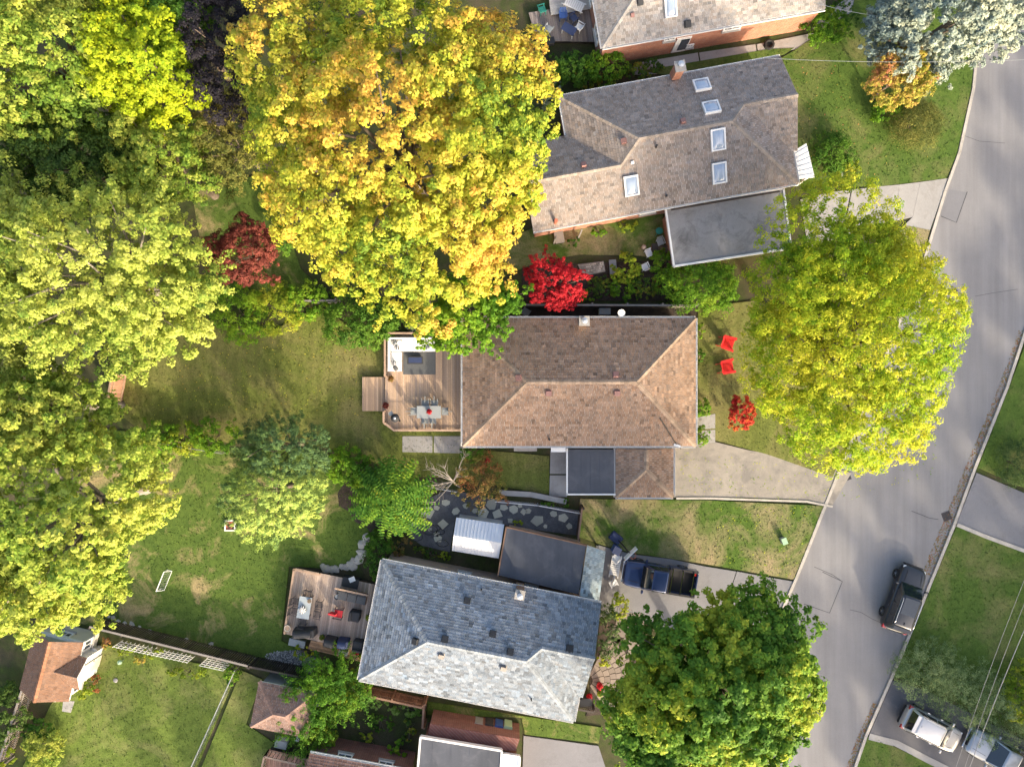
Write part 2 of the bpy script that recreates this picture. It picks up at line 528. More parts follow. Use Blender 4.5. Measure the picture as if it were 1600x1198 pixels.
def strip(name, pts, w, z, mat, parent=None, label=None):
    m = MB()
    q = [P(x, y, 0) for x, y in pts]
    vs = []
    for i, p in enumerate(q):
        d = (q[min(i + 1, len(q) - 1)] - q[max(i - 1, 0)]).normalized()
        nn = Vector((-d.y, d.x, 0)) * w / 2
        vs += [(p.x - nn.x, p.y - nn.y, z), (p.x + nn.x, p.y + nn.y, z)]
    m.add(vs, [(2 * i, 2 * i + 2, 2 * i + 3, 2 * i + 1) for i in range(len(q) - 1)])
    o = m.build(name, mat, parent)
    if parent is None: tag(o, label, None, None, 'structure')
    return o

# repairs, cracks and covers in the road
sheet('road_patch', [(1483, 296), (1511, 301), (1494, 348), (1470, 338)], 0.018, M['patch'], 0.013, label='dark square asphalt repair beside the upper kerb')
strip('road_crack', [(1511, 300), (1494, 348), (1470, 338)], 0.06, 0.0215, M['crack'], label='sealed seam round the dark asphalt repair')
strip('road_crack', [(1285, 893), (1316, 908), (1296, 957), (1256, 943)], 0.05, 0.018, M['crack'], label='thin square cut seam in the road by the drive')
strip('road_crack', [(1272, 885), (1300, 897), (1316, 908)], 0.035, 0.0185, M['crack'], label='short seam running to the kerb')
strip('road_crack', [(1328, 952), (1345, 956), (1362, 966), (1378, 973)], 0.03, 0.018, M['crack'], label='thin crack ending at the black parked car')
strip('road_crack', [(1424, 798), (1440, 804), (1452, 809), (1466, 811)], 0.04, 0.018, M['crack'], label='thin crack leading to the drain cover')
strip('road_crack', [(1523, 463), (1550, 458), (1590, 452)], 0.025, 0.018, M['crack'], label='faint crack across the upper road')
strip('road_crack', [(1500, 210), (1530, 221), (1570, 224)], 0.025, 0.018, M['crack'], label='faint crack near the upper lawn')
def drain(px, py, rz, label):
    t = thing('drain_cover', label, 'drain', P(px, py, 0.013), rz)
    b = P(px, py, 0.013)
    MB().box((b.x, b.y, 0.019), (0.62, 0.62, 0.01)).build('frame', M['iron'], t)
    for i in range(5):
        MB().box((b.x - 0.2 + 0.1 * i, b.y, 0.028), (0.05, 0.5, 0.012)).build('bar', M['dark_metal'], t)
drain(1479, 806, 0.35, 'square iron drain grate beside the right kerb')
drain(1322, 744, 0.35, 'iron drain grate at the left kerb under the bright tree')
def manhole(px, py, label):
    t = thing('manhole_cover', label, 'manhole', P(px, py, 0.013))
    b = P(px, py, 0)
    MB().lathe((b.x, b.y, 0.013), [(0.36, 0.0), (0.36, 0.008), (0.30, 0.009)], 20).build('ring', M['patch'], t)
    MB().lathe((b.x, b.y, 0.02), [(0.29, 0.0), (0.29, 0.006)], 20).build('lid', M['iron'], t)
manhole(1490, 457, 'round manhole cover beside the bright yellow tree')

# lawns
LAWNS = []
def lawn(name, pts, mat, label, z=0.085, tuft=18):
    o = sheet(name, pts, z, M[mat], label=label)
    LAWNS.append(([P2(*p) for p in pts], mat, z, tuft))
    return o
lawn('lawn', [(180, 500), (330, 500), (420, 520), (500, 478), (560, 520), (604, 525), (723, 560), (723, 700), (858, 712), (858, 772), (700, 745), (640, 745), (560, 712), (470, 690), (360, 692), (215, 668), (178, 640)], 'lawn_dry', 'dry olive back lawn behind the brown roofed house', tuft=26)
lawn('lawn', [(90, 660), (214, 676), (350, 702), (470, 700), (560, 735), (600, 830), (565, 870), (560, 890), (452, 884), (440, 1000), (520, 1040), (420, 1040), (160, 982), (60, 955)], 'lawn_green', 'green back lawn with dry patches beside the grey house deck', tuft=26)
lawn('lawn', [(40, 1190), (80, 1100), (160, 1005), (372, 1048), (362, 1070), (295, 1230), (20, 1230)], 'lawn_mown', 'mown lawn beside the little cottage shed', tuft=26)
lawn('lawn', [(378, 1046), (410, 1060), (385, 1130), (430, 1160), (425, 1230), (302, 1230)], 'lawn_mown', 'narrow grass strip between wire fence and hip roofed shed')
lawn('lawn', [(1090, 480), (1180, 470), (1395, 520), (1300, 745), (1200, 710), (1118, 688), (1090, 690)], 'lawn_dry', 'olive front lawn under the bright tree with red chairs')
lawn('lawn', [(906, 779), (1100, 781), (1288, 790), (1241, 905), (1100, 880), (985, 862), (945, 852), (905, 838)], 'lawn_front', 'patchy front lawn between the two driveways', tuft=26)
lawn('lawn', [(1215, 95), (1240, 80), (1330, 20), (1352, -90), (1540, -90), (1521, 90), (1516, 140), (1494, 240), (1478, 279), (1370, 292), (1246, 290)], 'lawn_lush', 'green front lawn of the upper house beside the road', tuft=26)
lawn('lawn', [(1412, 352), (1452, 360), (1440, 405), (1395, 518), (1330, 470)], 'lawn_front', 'grass verge under the bright tree by the kerb')
lawn('lawn', [(1577, 602), (1604, 530), (1800, 530), (1800, 800), (1600, 762), (1527, 730)], 'lawn_lush', 'shady lawn on the right above the neighbouring drive')
lawn('lawn', [(1493, 822), (1600, 862), (1800, 930), (1800, 1240), (1600, 1150), (1440, 1070), (1396, 1056), (1424, 990), (1461, 899)], 'lawn_lush', 'lush green lawn beside the black parked car', tuft=26)
lawn('lawn', [(1355, 1150), (1370, 1152), (1460, 1196), (1560, 1245), (1320, 1245)], 'lawn_lush', 'corner of grass below the neighbouring driveway')
lawn('lawn', [(668, 1095), (800, 1115), (940, 1135), (935, 1160), (820, 1146), (815, 1120), (668, 1115)], 'lawn_green', 'narrow grass strip along the south of the grey house')
lawn('lawn', [(870, 340), (1035, 330), (1042, 410), (1000, 400), (905, 398), (840, 410), (790, 430), (780, 380)], 'lawn_front', 'worn grass in the side garden below the upper house', tuft=26)
lawn('lawn', [(300, 300), (420, 270), (470, 420), (520, 470), (330, 470)], 'lawn_green', 'dark shaded grass below the yellow maple')
lawn('lawn', [(1225, 86), (1040, 118), (1000, 112), (1200, 78), (1240, 76)], 'lawn_lush', 'thin grass strip between the two upper houses')
# drives and slabs
def slabs(name, label, mat, quads, z=0.07, cat='driveway', zp=0.0):
    """a paved area made of poured slabs, each a piece of its own"""
    root = bpy.data.objects.new(name, None); link(root); tag(root, label, cat, None, 'structure')
    BASE[root.name] = Vector((0, 0, 0))
    for q in quads:
        pts = inset_poly([P2(x, y, zp) for x, y in q], 0.006)
        MB().prism(pts, 0.0, z).build('slab', M[mat], root)
    return root
slabs('driveway', 'stained concrete driveway in front of the brown roofed garage', 'drive',
      [[(1050, 698), (1090, 694), (1117, 690), (1165, 702), (1240, 716), (1330, 738), (1300, 789), (1239, 780), (1160, 777), (1050, 776)]])
slabs('driveway', 'grey driveway carrying the blue pickup truck', 'asphalt_mid',
      [[(935, 851), (985, 865), (1050, 873), (1100, 884), (1150, 892), (1120, 985), (1050, 985), (985, 960), (930, 965)],
       [(1151, 892), (1200, 901), (1241, 908), (1209, 980), (1195, 1010), (1121, 985)]])
slabs('driveway', 'pale concrete driveway slabs at the upper kerb', 'concrete',
      [[(1372, 292), (1404, 289), (1400, 345), (1365, 352)], [(1404, 289), (1437, 285), (1425, 340), (1400, 345)], [(1437, 285), (1480, 279), (1473, 302), (1452, 361), (1412, 352), (1425, 340)], [(1300, 300), (1372, 292), (1365, 352), (1262, 388), (1250, 312)]])
slabs('driveway', 'grey asphalt driveway leaving the road on the right', 'asphalt_mid', [[(1525, 738), (1600, 770), (1800, 830), (1800, 925), (1600, 858), (1494, 817)]])
strip('driveway_edging', [(1494, 819), (1540, 838), (1600, 860), (1680, 890)], 0.26, 0.115, M['kerb'], label='pale concrete edging along the right driveway')
slabs('driveway', 'dark asphalt driveway holding the two silver vehicles', 'asphalt_dark', [[(1394, 1062), (1440, 1075), (1600, 1156), (1800, 1250), (1800, 1330), (1560, 1240), (1460, 1192), (1357, 1147)]])
strip('driveway_edging', [(1357, 1149), (1400, 1160), (1450, 1186), (1490, 1206), (1560, 1240)], 0.45, 0.09, M['concrete'], label='pale gravel strip along the dark driveway')
slabs('driveway', 'grey asphalt driveway at the bottom beside the leafy tree', 'asphalt_mid', [[(818, 1148), (935, 1164), (960, 1240), (815, 1240)]])
strip('driveway_edging', [(1056, 778), (1110, 778), (1200, 781), (1260, 783), (1300, 791)], 0.14, 0.12, M['kerb'], label='thin kerb along the bottom of the stained driveway')
slabs('path', 'concrete path beside the dark membrane roof', 'concrete', [[(860, 703), (886, 703), (886, 740), (859, 740)], [(859, 742), (886, 742), (886, 776), (858, 776)]], 0.095, 'path')
slabs('patio', 'old concrete pad below the cedar deck', 'concrete', [[(629, 681), (676, 681), (676, 707), (629, 706)], [(678, 681), (723, 681), (723, 708), (678, 707)]], 0.10, 'patio')
slabs('path', 'pale front walk between the two round shrubs', 'concrete', [[(1089, 652), (1117, 646), (1117, 669), (1089, 671)], [(1089, 673), (1117, 671), (1117, 691), (1089, 693)]], 0.10, 'path')
slabs('path', 'concrete side path along the orange brick wall', 'concrete', [[(990, 100), (1090, 83), (1093, 100), (1030, 116), (990, 118)], [(1092, 83), (1180, 70), (1183, 88), (1095, 100)], [(1182, 70), (1272, 52), (1276, 72), (1185, 88)]], 0.06, 'path')
slabs('path', 'concrete strip beside the upper brick house', 'concrete', [[(1278, 50), (1330, 20), (1335, 0), (1320, 0), (1290, 20), (1270, 45)]], 0.06, 'path')
slabs('patio', 'pale concrete pad beside the cottage shed', 'concrete', [[(100, 1093), (118, 1094), (112, 1112), (98, 1110)]], 0.10, 'patio')
sheet('gravel_bed', [(430, 1018), (470, 1014), (500, 1030), (486, 1052), (440, 1045), (412, 1030)], 0.1, M['gravel'], label='grey gravel bed beside the lower deck')
sheet('mulch_bed', [(812, 474), (1090, 476), (1090, 500), (812, 500)], 0.03, M['mulch'], label='dark sheet painted in for the shade along the north wall')  # mulch-coloured sheet standing in for shade between fence and house
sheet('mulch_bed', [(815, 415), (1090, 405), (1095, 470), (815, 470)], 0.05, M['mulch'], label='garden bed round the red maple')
sheet('mulch_bed', [(940, 945), (975, 930), (985, 970), (945, 1045), (930, 1045)], 0.05, M['mulch'], label='bed in front of the grey house')
sheet('mulch_bed', [(528, 770), (540, 752), (560, 744), (590, 735), (625, 745), (650, 770), (648, 800), (632, 830), (610, 842), (585, 838), (572, 822), (556, 815), (545, 798), (530, 790)], 0.095, M['mulch'], label='bare bed below the fronded tree')
# ------------------------------------------------------------------ foliage
PAL = {
 'maple_yellow': [(0.15, 0.25, 0.03), (0.34, 0.42, 0.04), (0.50, 0.50, 0.055), (0.59, 0.52, 0.075), (0.62, 0.40, 0.075)],
 'ash_yellow': [(0.15, 0.29, 0.015), (0.29, 0.43, 0.02), (0.46, 0.53, 0.03), (0.58, 0.56, 0.04)],
 'maple_green': [(0.06, 0.155, 0.02), (0.11, 0.24, 0.028), (0.20, 0.34, 0.035), (0.46, 0.50, 0.05)],
 'left_green': [(0.085, 0.17, 0.025), (0.17, 0.28, 0.035), (0.30, 0.38, 0.06), (0.44, 0.47, 0.08)],
 'left_lime': [(0.14, 0.24, 0.04), (0.28, 0.37, 0.06), (0.42, 0.49, 0.09), (0.50, 0.54, 0.12)],
 'left_yellow': [(0.13, 0.23, 0.03), (0.26, 0.37, 0.05), (0.41, 0.49, 0.08), (0.50, 0.52, 0.10)],
 'left_dark': [(0.04, 0.085, 0.018), (0.07, 0.13, 0.022), (0.11, 0.18, 0.03)],
 'bright_yellow': [(0.20, 0.32, 0.015), (0.36, 0.46, 0.02), (0.5, 0.54, 0.02)],
 'olive': [(0.10, 0.13, 0.03), (0.20, 0.21, 0.05), (0.30, 0.27, 0.07)],
 'purple': [(0.022, 0.022, 0.03), (0.04, 0.036, 0.05), (0.055, 0.05, 0.065)],
 'plum': [(0.10, 0.025, 0.022), (0.19, 0.05, 0.04), (0.32, 0.09, 0.065)],
 'red': [(0.32, 0.012, 0.02), (0.55, 0.025, 0.04), (0.72, 0.06, 0.06)],
 'red_orange': [(0.45, 0.03, 0.03), (0.62, 0.08, 0.04), (0.6, 0.4, 0.04)],
 'green': [(0.045, 0.12, 0.015), (0.085, 0.20, 0.02), (0.16, 0.29, 0.03)],
 'bright': [(0.08, 0.20, 0.015), (0.16, 0.32, 0.02), (0.28, 0.40, 0.03)],
 'lime': [(0.16, 0.26, 0.02), (0.30, 0.38, 0.03), (0.42, 0.42, 0.04)],
 'mixed': [(0.05, 0.11, 0.02), (0.10, 0.19, 0.025), (0.26, 0.28, 0.03), (0.3, 0.17, 0.05)],
 'autumn': [(0.25, 0.30, 0.04), (0.46, 0.41, 0.07), (0.54, 0.35, 0.10), (0.50, 0.20, 0.10)],
 'blue_spruce': [(0.10, 0.15, 0.15), (0.22, 0.28, 0.25), (0.38, 0.43, 0.33), (0.48, 0.50, 0.36)],
 'cedar': [(0.06, 0.12, 0.045), (0.15, 0.25, 0.06), (0.32, 0.43, 0.09), (0.44, 0.53, 0.11)],
 'cedar_dark': [(0.045, 0.095, 0.04), (0.09, 0.165, 0.055), (0.16, 0.25, 0.06)],
 'yew': [(0.035, 0.075, 0.022), (0.075, 0.13, 0.035), (0.14, 0.20, 0.06)],
 'juniper': [(0.085, 0.14, 0.055), (0.17, 0.25, 0.09), (0.28, 0.36, 0.15)],
 'grey_shrub': [(0.12, 0.16, 0.11), (0.22, 0.27, 0.18), (0.3, 0.34, 0.22)],
 'vine': [(0.06, 0.17, 0.015), (0.12, 0.27, 0.02), (0.24, 0.38, 0.03)],
 'hosta': [(0.10, 0.24, 0.03), (0.2, 0.36, 0.06), (0.36, 0.48, 0.14)],
 'rust': [(0.14, 0.16, 0.03), (0.28, 0.19, 0.06), (0.38, 0.12, 0.05)],
}

def pal_pick(pal, u):
    a = np.array(PAL[pal] if isinstance(pal, str) else pal)
    x = np.clip(u, 0, 0.9999) * (len(a) - 1)
    i = x.astype(int); f = (x - i)[:, None]
    return a[i] * (1 - f) + a[i + 1] * f

def leaf_mesh(name, C, Nn, size, col, mat, parent, rng, narrow=0.62, kind=None, drop=None):
    """one rhombic, slightly folded leaf per row of C; C world coordinates"""
    n = len(C)
    off = np.array(BASE[parent.name]) if parent is not None else np.zeros(3)
    r = rng.normal(size=(n, 3))
    T = np.cross(Nn, r); T /= np.linalg.norm(T, axis=1)[:, None] + 1e-9
    if drop is not None:
        T = drop - Nn * np.sum(drop * Nn, axis=1)[:, None]
        T /= np.linalg.norm(T, axis=1)[:, None] + 1e-9
    Bv = np.cross(Nn, T)
    s = (size * rng.uniform(0.65, 1.35, n))[:, None]
    Cl = C - off
    V = np.empty((n, 4, 3))
    V[:, 0] = Cl - T * s
    V[:, 1] = Cl + Bv * s * narrow + Nn * s * 0.18 
    V[:, 2] = Cl + T * s - Nn * s * 0.15
    V[:, 3] = Cl - Bv * s * narrow + Nn * s * 0.18
    me = bpy.data.meshes.new(name)
    me.vertices.add(n * 4); me.vertices.foreach_set('co', V.astype(np.float32).ravel())
    me.loops.add(n * 4); me.loops.foreach_set('vertex_index', np.arange(n * 4, dtype=np.int32))
    me.polygons.add(n); me.polygons.foreach_set('loop_start', np.arange(0, n * 4, 4, dtype=np.int32))
    me.polygons.foreach_set('loop_total', np.full(n, 4, dtype=np.int32))
    me.update(calc_edges=True)
    at = me.attributes.new('Col', 'FLOAT_COLOR', 'POINT')
    cc = np.ones((n, 4, 4), dtype=np.float32); cc[:, :, :3] = np.clip(col, 0.005, 0.85)[:, None, :]
    at.data.foreach_set('color', cc.ravel())
    me.materials.append(mat)
    o = link(bpy.data.objects.new(name, me))
    if parent is not None: o.parent = parent
    if kind: o['kind'] = kind
    return o

def crown_points(blobs, n, rng, clump, per, elong=1.0, depth=0.45, low=-0.35, lob=0.22, cone=0.0, flat=0.7, stray=0.0):
    """boughs on the crown's shell carry small leafy puffs, puffs carry leaves; blobs (x,y,z,rx,ry,rz)"""
    npf = max(14, int(n / (per * 0.62)))
    nb = max(6, int(npf / 6.5))
    bl = np.array(blobs, dtype=float)
    w = (bl[:, 3] * bl[:, 4]); w = w / w.sum()
    bi = rng.choice(len(bl), nb, p=w)
    d = np.zeros((nb, 3))
    for k in range(len(bl)):           # even, jittered spread over each blob's visible shell
        ix = np.where(bi == k)[0]; m = len(ix)
        if m == 0: continue
        zz = low + (1.0 - low) * (np.arange(m) + 0.5) / m
        th = np.arange(m) * 2.39996 + rng.uniform(0, 6.28)
        rxy = np.sqrt(np.maximum(0, 1 - zz * zz))
        d[ix] = np.column_stack([rxy * np.cos(th), rxy * np.sin(th), zz])
    d += rng.normal(size=d.shape) * min(0.22, 1.1 / math.sqrt(nb)); d /= np.linalg.norm(d, axis=1)[:, None]
    ph = rng.uniform(0, 6.28, (5, 2)); fr = rng.uniform(2.0, 6.5, (5, 3))
    lobes = np.zeros(nb)
    for k in range(5):
        lobes += np.sin(d[:, 0] * fr[k, 0] + ph[k, 0] + bi) * np.sin(d[:, 1] * fr[k, 1] + ph[k, 1]) * np.cos(d[:, 2] * fr[k, 2])
    rad = 0.97 + lob * lobes / 1.6
    rad *= 1.0 - depth * 0.8 * rng.uniform(0, 1, nb) ** 2.2
    b = bl[bi]
    shrink = np.maximum(b[:, 3:6] - clump * 0.55, b[:, 3:6] * 0.6)
    c = b[:, :3] + d * rad[:, None] * shrink
    if cone > 0:   # pull the top in: a conifer outline
        t = np.clip((c[:, 2] - (b[:, 2] - b[:, 5])) / (2 * b[:, 5]), 0, 1)
        k = 1 - cone * t
        c[:, 0] = b[:, 0] + (c[:, 0] - b[:, 0]) * k; c[:, 1] = b[:, 1] + (c[:, 1] - b[:, 1]) * k
    out = c - np.column_stack([b[:, 0], b[:, 1], b[:, 2] - b[:, 5] * 0.5]); out /= np.linalg.norm(out, axis=1)[:, None] + 1e-9
    # puffs sit on the upper outer side of each bough
    pi_ = rng.integers(0, nb, npf)
    q = rng.normal(size=(npf, 3)) + out[pi_] * 0.55 + np.array([0, 0, 0.45]); q /= np.linalg.norm(q, axis=1)[:, None]
    R = clump * 1.15 * rng.uniform(0.75, 1.25, nb)
    q *= (R[pi_] * rng.uniform(0.55, 1.0, npf))[:, None]
    q[:, 2] *= flat
    if elong > 1.0:
        al = np.sum(q * out[pi_], axis=1)
        q = q / math.sqrt(elong) + out[pi_] * (al * (elong - 1 / math.sqrt(elong)))[:, None]
    pc = c[pi_] + q
    po = q / (np.linalg.norm(q, axis=1)[:, None] + 1e-9)
    pr = clump * 0.43 * rng.uniform(0.65, 1.3, npf)
    li = rng.integers(0, npf, n)
    o = rng.normal(size=(n, 3)) + po[li] * 0.5 + np.array([0, 0, 0.5]); o /= np.linalg.norm(o, axis=1)[:, None]
    rr = rng.uniform(0, 1, n) ** 0.35
    oo = o * rr[:, None]
    if elong > 1.0:
        al = np.sum(oo * out[pi_][li], axis=1)
        e2 = math.sqrt(elong)
        oo = oo / math.sqrt(e2) + out[pi_][li] * (al * (e2 - 1 / math.sqrt(e2)))[:, None]
    p = pc[li] + oo * pr[li][:, None]
    nn = 0.25 * out[pi_][li] + 0.25 * po[li] + 0.55 * o + np.array([0, 0, 0.3]) + rng.normal(size=(n, 3)) * 0.33
    nn /= np.linalg.norm(nn, axis=1)[:, None] + 1e-9
    keep = p[:, 2] > 0.12
    return p[keep], nn[keep], li[keep], pc, out[pi_][li][keep]

def colour_u(p, ci, c, rng, spread=0.3, patch=0.28, freq=0.55, bias=0.5):
    nc = len(c)
    ph = rng.uniform(0, 6.28, 6)
    f = freq
    sm = np.sin(c[:, 0] * f + ph[0]) * np.sin(c[:, 1] * f * 1.1 + ph[1]) + 0.6 * np.sin(c[:, 0] * f * 2.3 + ph[2] + c[:, 2]) * np.sin(c[:, 1] * f * 2.1 + ph[3])
    u = bias + patch * sm + rng.normal(size=nc) * spread * 0.6
    return u[ci] + rng.normal(size=len(p)) * 0.10

def branches(root, base, tips, r0, split, rng, mat, name='trunk'):
    """a tapered trunk with limbs to the tips, one mesh"""
    m = MB()
    base = Vector(base)
    top = Vector(split)
    mid = base.lerp(top, 0.5) + Vector((rng.normal() * 0.1, rng.normal() * 0.1, 0))
    m.tube([base + Vector((0, 0, -0.02)), base + Vector((0, 0, 0.35)), mid, top], [r0 * 1.35, r0, r0 * 0.85, r0 * 0.62], 8)
    for t in tips:
        t = Vector(t)
        s = base.lerp(top, rng.uniform(0.72, 1.0))
        k = s.lerp(t, 0.5) + Vector((rng.normal() * 0.3, rng.normal() * 0.3, 0.5 + rng.uniform(0, 0.4)))
        k.z = min(k.z, t.z)
        rr = r0 * rng.uniform(0.28, 0.45)
        m.tube([s, k, t], [rr, rr * 0.6, rr * 0.18], 5)
    return m.build(name, mat, root, True)

SEED = [100]
def tree(name, label, cat, px, py, rx, ry, zc, rz, n, leaf, pal, clump=0.8, per=55, elong=1.0, depth=0.5, low=-0.35, lob=0.22, cone=0.0,
         trunk=0.22, extra=(), bias=0.5, patch=0.28, spread=0.3, freq=0.55, mat='leaf', bark='bark', limbs=14, group=None, parts=('trunk', 'crown'), flat=0.7, narrow=0.62, up=0.0, drop=False):
    """px,py,rx,ry: crown centre and half extents measured in the photograph at crown height zc"""
    SEED[0] += 1
    rng = np.random.default_rng(SEED[0])
    k = (CAM_H - zc) / FPX
    c = P(px, py, zc)
    blobs = [(c.x, c.y, zc, rx * k, ry * k, rz)]
    for (ex, ey, erx, ery, ez, erz) in extra:
        kk = (CAM_H - ez) / FPX; e = P(ex, ey, ez)
        blobs.append((e.x, e.y, ez, erx * kk, ery * kk, erz))
    root = thing(name, label, cat, (c.x, c.y, 0), 0, group)
    p, nn, ci, cc, out = crown_points(blobs, n, rng, clump, per, elong, depth, low, lob, cone, flat)
    u = colour_u(p, ci, cc, rng, spread, patch, freq, bias)
    if up: u = u + up * (p[:, 2] - zc) / max(rz, 0.1)
    col = pal_pick(pal, u) * (1 + rng.normal(size=(len(p), 1)) * 0.13)
    dr = None
    if drop: dr = out * 1.0 + np.array([0, 0, -0.15]) + rng.normal(size=out.shape) * 0.3
    if trunk > 0:
        ti = rng.choice(len(cc), min(limbs, len(cc)), replace=False)
        tips = [cc[i] for i in ti if cc[i][2] > max(0.3, zc - rz * 0.7)]
        branches(root, (c.x, c.y, 0), tips, trunk, (c.x, c.y, max(0.3, zc - rz * 0.55)), rng, M[bark], parts[0])
    leaf_mesh(parts[1], p, nn, leaf, col, M[mat], root, rng, narrow, None, dr)
    return root

def shrub(name, label, px, py, rx, ry, h, n, leaf, pal, cat='shrub', **kw):
    rm = min(rx, ry) * (CAM_H - h * 0.45) / FPX
    kw['clump'] = max(0.18, min(0.6, 0.36 * rm));  kw.setdefault('per', 40); kw.setdefault('trunk', 0.04); kw.setdefault('limbs', 7)
    kw.setdefault('low', -0.1); kw.setdefault('freq', 1.6); kw.setdefault('parts', ('stem', 'foliage')); kw.setdefault('depth', 0.28); kw.setdefault('lob', 0.14)
    rx *= 1.08; ry *= 1.08; leaf *= 1.18
    return tree(name, label, cat, px, py, rx, ry, h * 0.45, h * 0.5, n, leaf, pal, **kw)
# ------------------------------------------------------------------ houses
RS = random.Random(7)
def shingle_face(mb, pts, col, course=0.18, width=0.29, var=0.16, lift=0.022):
    """lays real overlapping shingles on one convex roof face"""
    p0, p1, p2 = Vector(pts[0]), Vector(pts[1]), Vector(pts[2])
    n = (p1 - p0).cross(p2 - p0).normalized()
    if n.z < 0: n = -n
    d = (Vector((0, 0, -1)) - n * (-n.z)).normalized()     # down the slope
    a = d.cross(n).normalized()
    uv = [((Vector(p) - p0).dot(a), (Vector(p) - p0).dot(d)) for p in pts]
    if area2(uv) < 0: uv = list(reversed(uv))
    u0 = min(q[0] for q in uv); u1 = max(q[0] for q in uv); v0 = min(q[1] for q in uv); v1 = max(q[1] for q in uv)
    k = 0
    v = v1
    while v > v0:
        top = v - course
        x = u0 - width * ((k * 0.5) % 1.0) - RS.uniform(0, 0.05)
        rowt = RS.uniform(0.965, 1.035)
        while x < u1:
            w = width * RS.uniform(0.82, 1.18)
            q = [(x + 0.006, top - 0.02), (x + w - 0.006, top - 0.02), (x + w - 0.006, v), (x + 0.006, v)]
            c = clip_convex(q, uv)
            if c:
                t = rowt * (1 + RS.gauss(0, var))
                t = max(0.5, min(1.6, t))
                hs = RS.gauss(0, 0.03)
                cc = (col[0] * t * (1 + hs), col[1] * t, col[2] * t * (1 - hs))
                vs = []
                for (cu, cv) in c:
                    f = (cv - (top - 0.02)) / (course + 0.02)
                    vs.append(p0 + a * cu + d * cv + n * (0.004 + lift * f))
                m = len(vs)
                fs = [tuple(range(m))]
                # butt edge of the shingle
                lowi = [i for i in range(m) if c[i][1] > v - 1e-4]
                if len(lowi) == 2:
                    i, j = lowi
                    vs.append(vs[i] - n * lift); vs.append(vs[j] - n * lift)
                    fs.append((i, j, m + 1, m))
                # orient upward
                nn = (vs[1] - vs[0]).cross(vs[2] - vs[0])
                if nn.dot(n) < 0: fs[0] = tuple(reversed(fs[0]))
                mb.add(vs, fs, cc)
            x += w
        v -= course
        k += 1

class Roof:
    """local frame: u along, v across, metres; O is the world point of (0,0) at the eave"""
    def __init__(s, O, U, V, ze, pitch):
        s.O = Vector((O[0], O[1], 0)); s.U = Vector((U[0], U[1], 0)).normalized(); s.V = Vector((V[0], V[1], 0)).normalized()
        s.ze = ze; s.p = pitch; s.faces = []
        s.yaw = math.atan2(s.U.y, s.U.x)
    def pt(s, u, v, h=0.0):
        w = s.O + s.U * u + s.V * v
        return Vector((w.x, w.y, s.ze + h * s.p))
    def hit(s, px, py):
        o = Vector((0, 0, CAM_H)); dr = P(px, py, 0) - o
        best = None
        for f in s.faces:
            n = (f[1] - f[0]).cross(f[2] - f[0]).normalized()
            if n.z < 0: n = -n
            t = (f[0] - o).dot(n) / dr.dot(n)
            q = o + dr * t
            if in_poly(q.x, q.y, f) and (best is None or q.z > best[0].z): best = (q, n)
        if best is None:
            q = P(px, py, s.ze); best = (q, Vector((0, 0, 1)))
        return best
    def frame(s, q, n):
        x = (s.U - n * s.U.dot(n)).normalized(); y = n.cross(x)
        Mx = Matrix(((x.x, y.x, n.x, 0), (x.y, y.y, n.y, 0), (x.z, y.z, n.z, 0), (0, 0, 0, 1)))
        Mx.translation = q
        return Mx

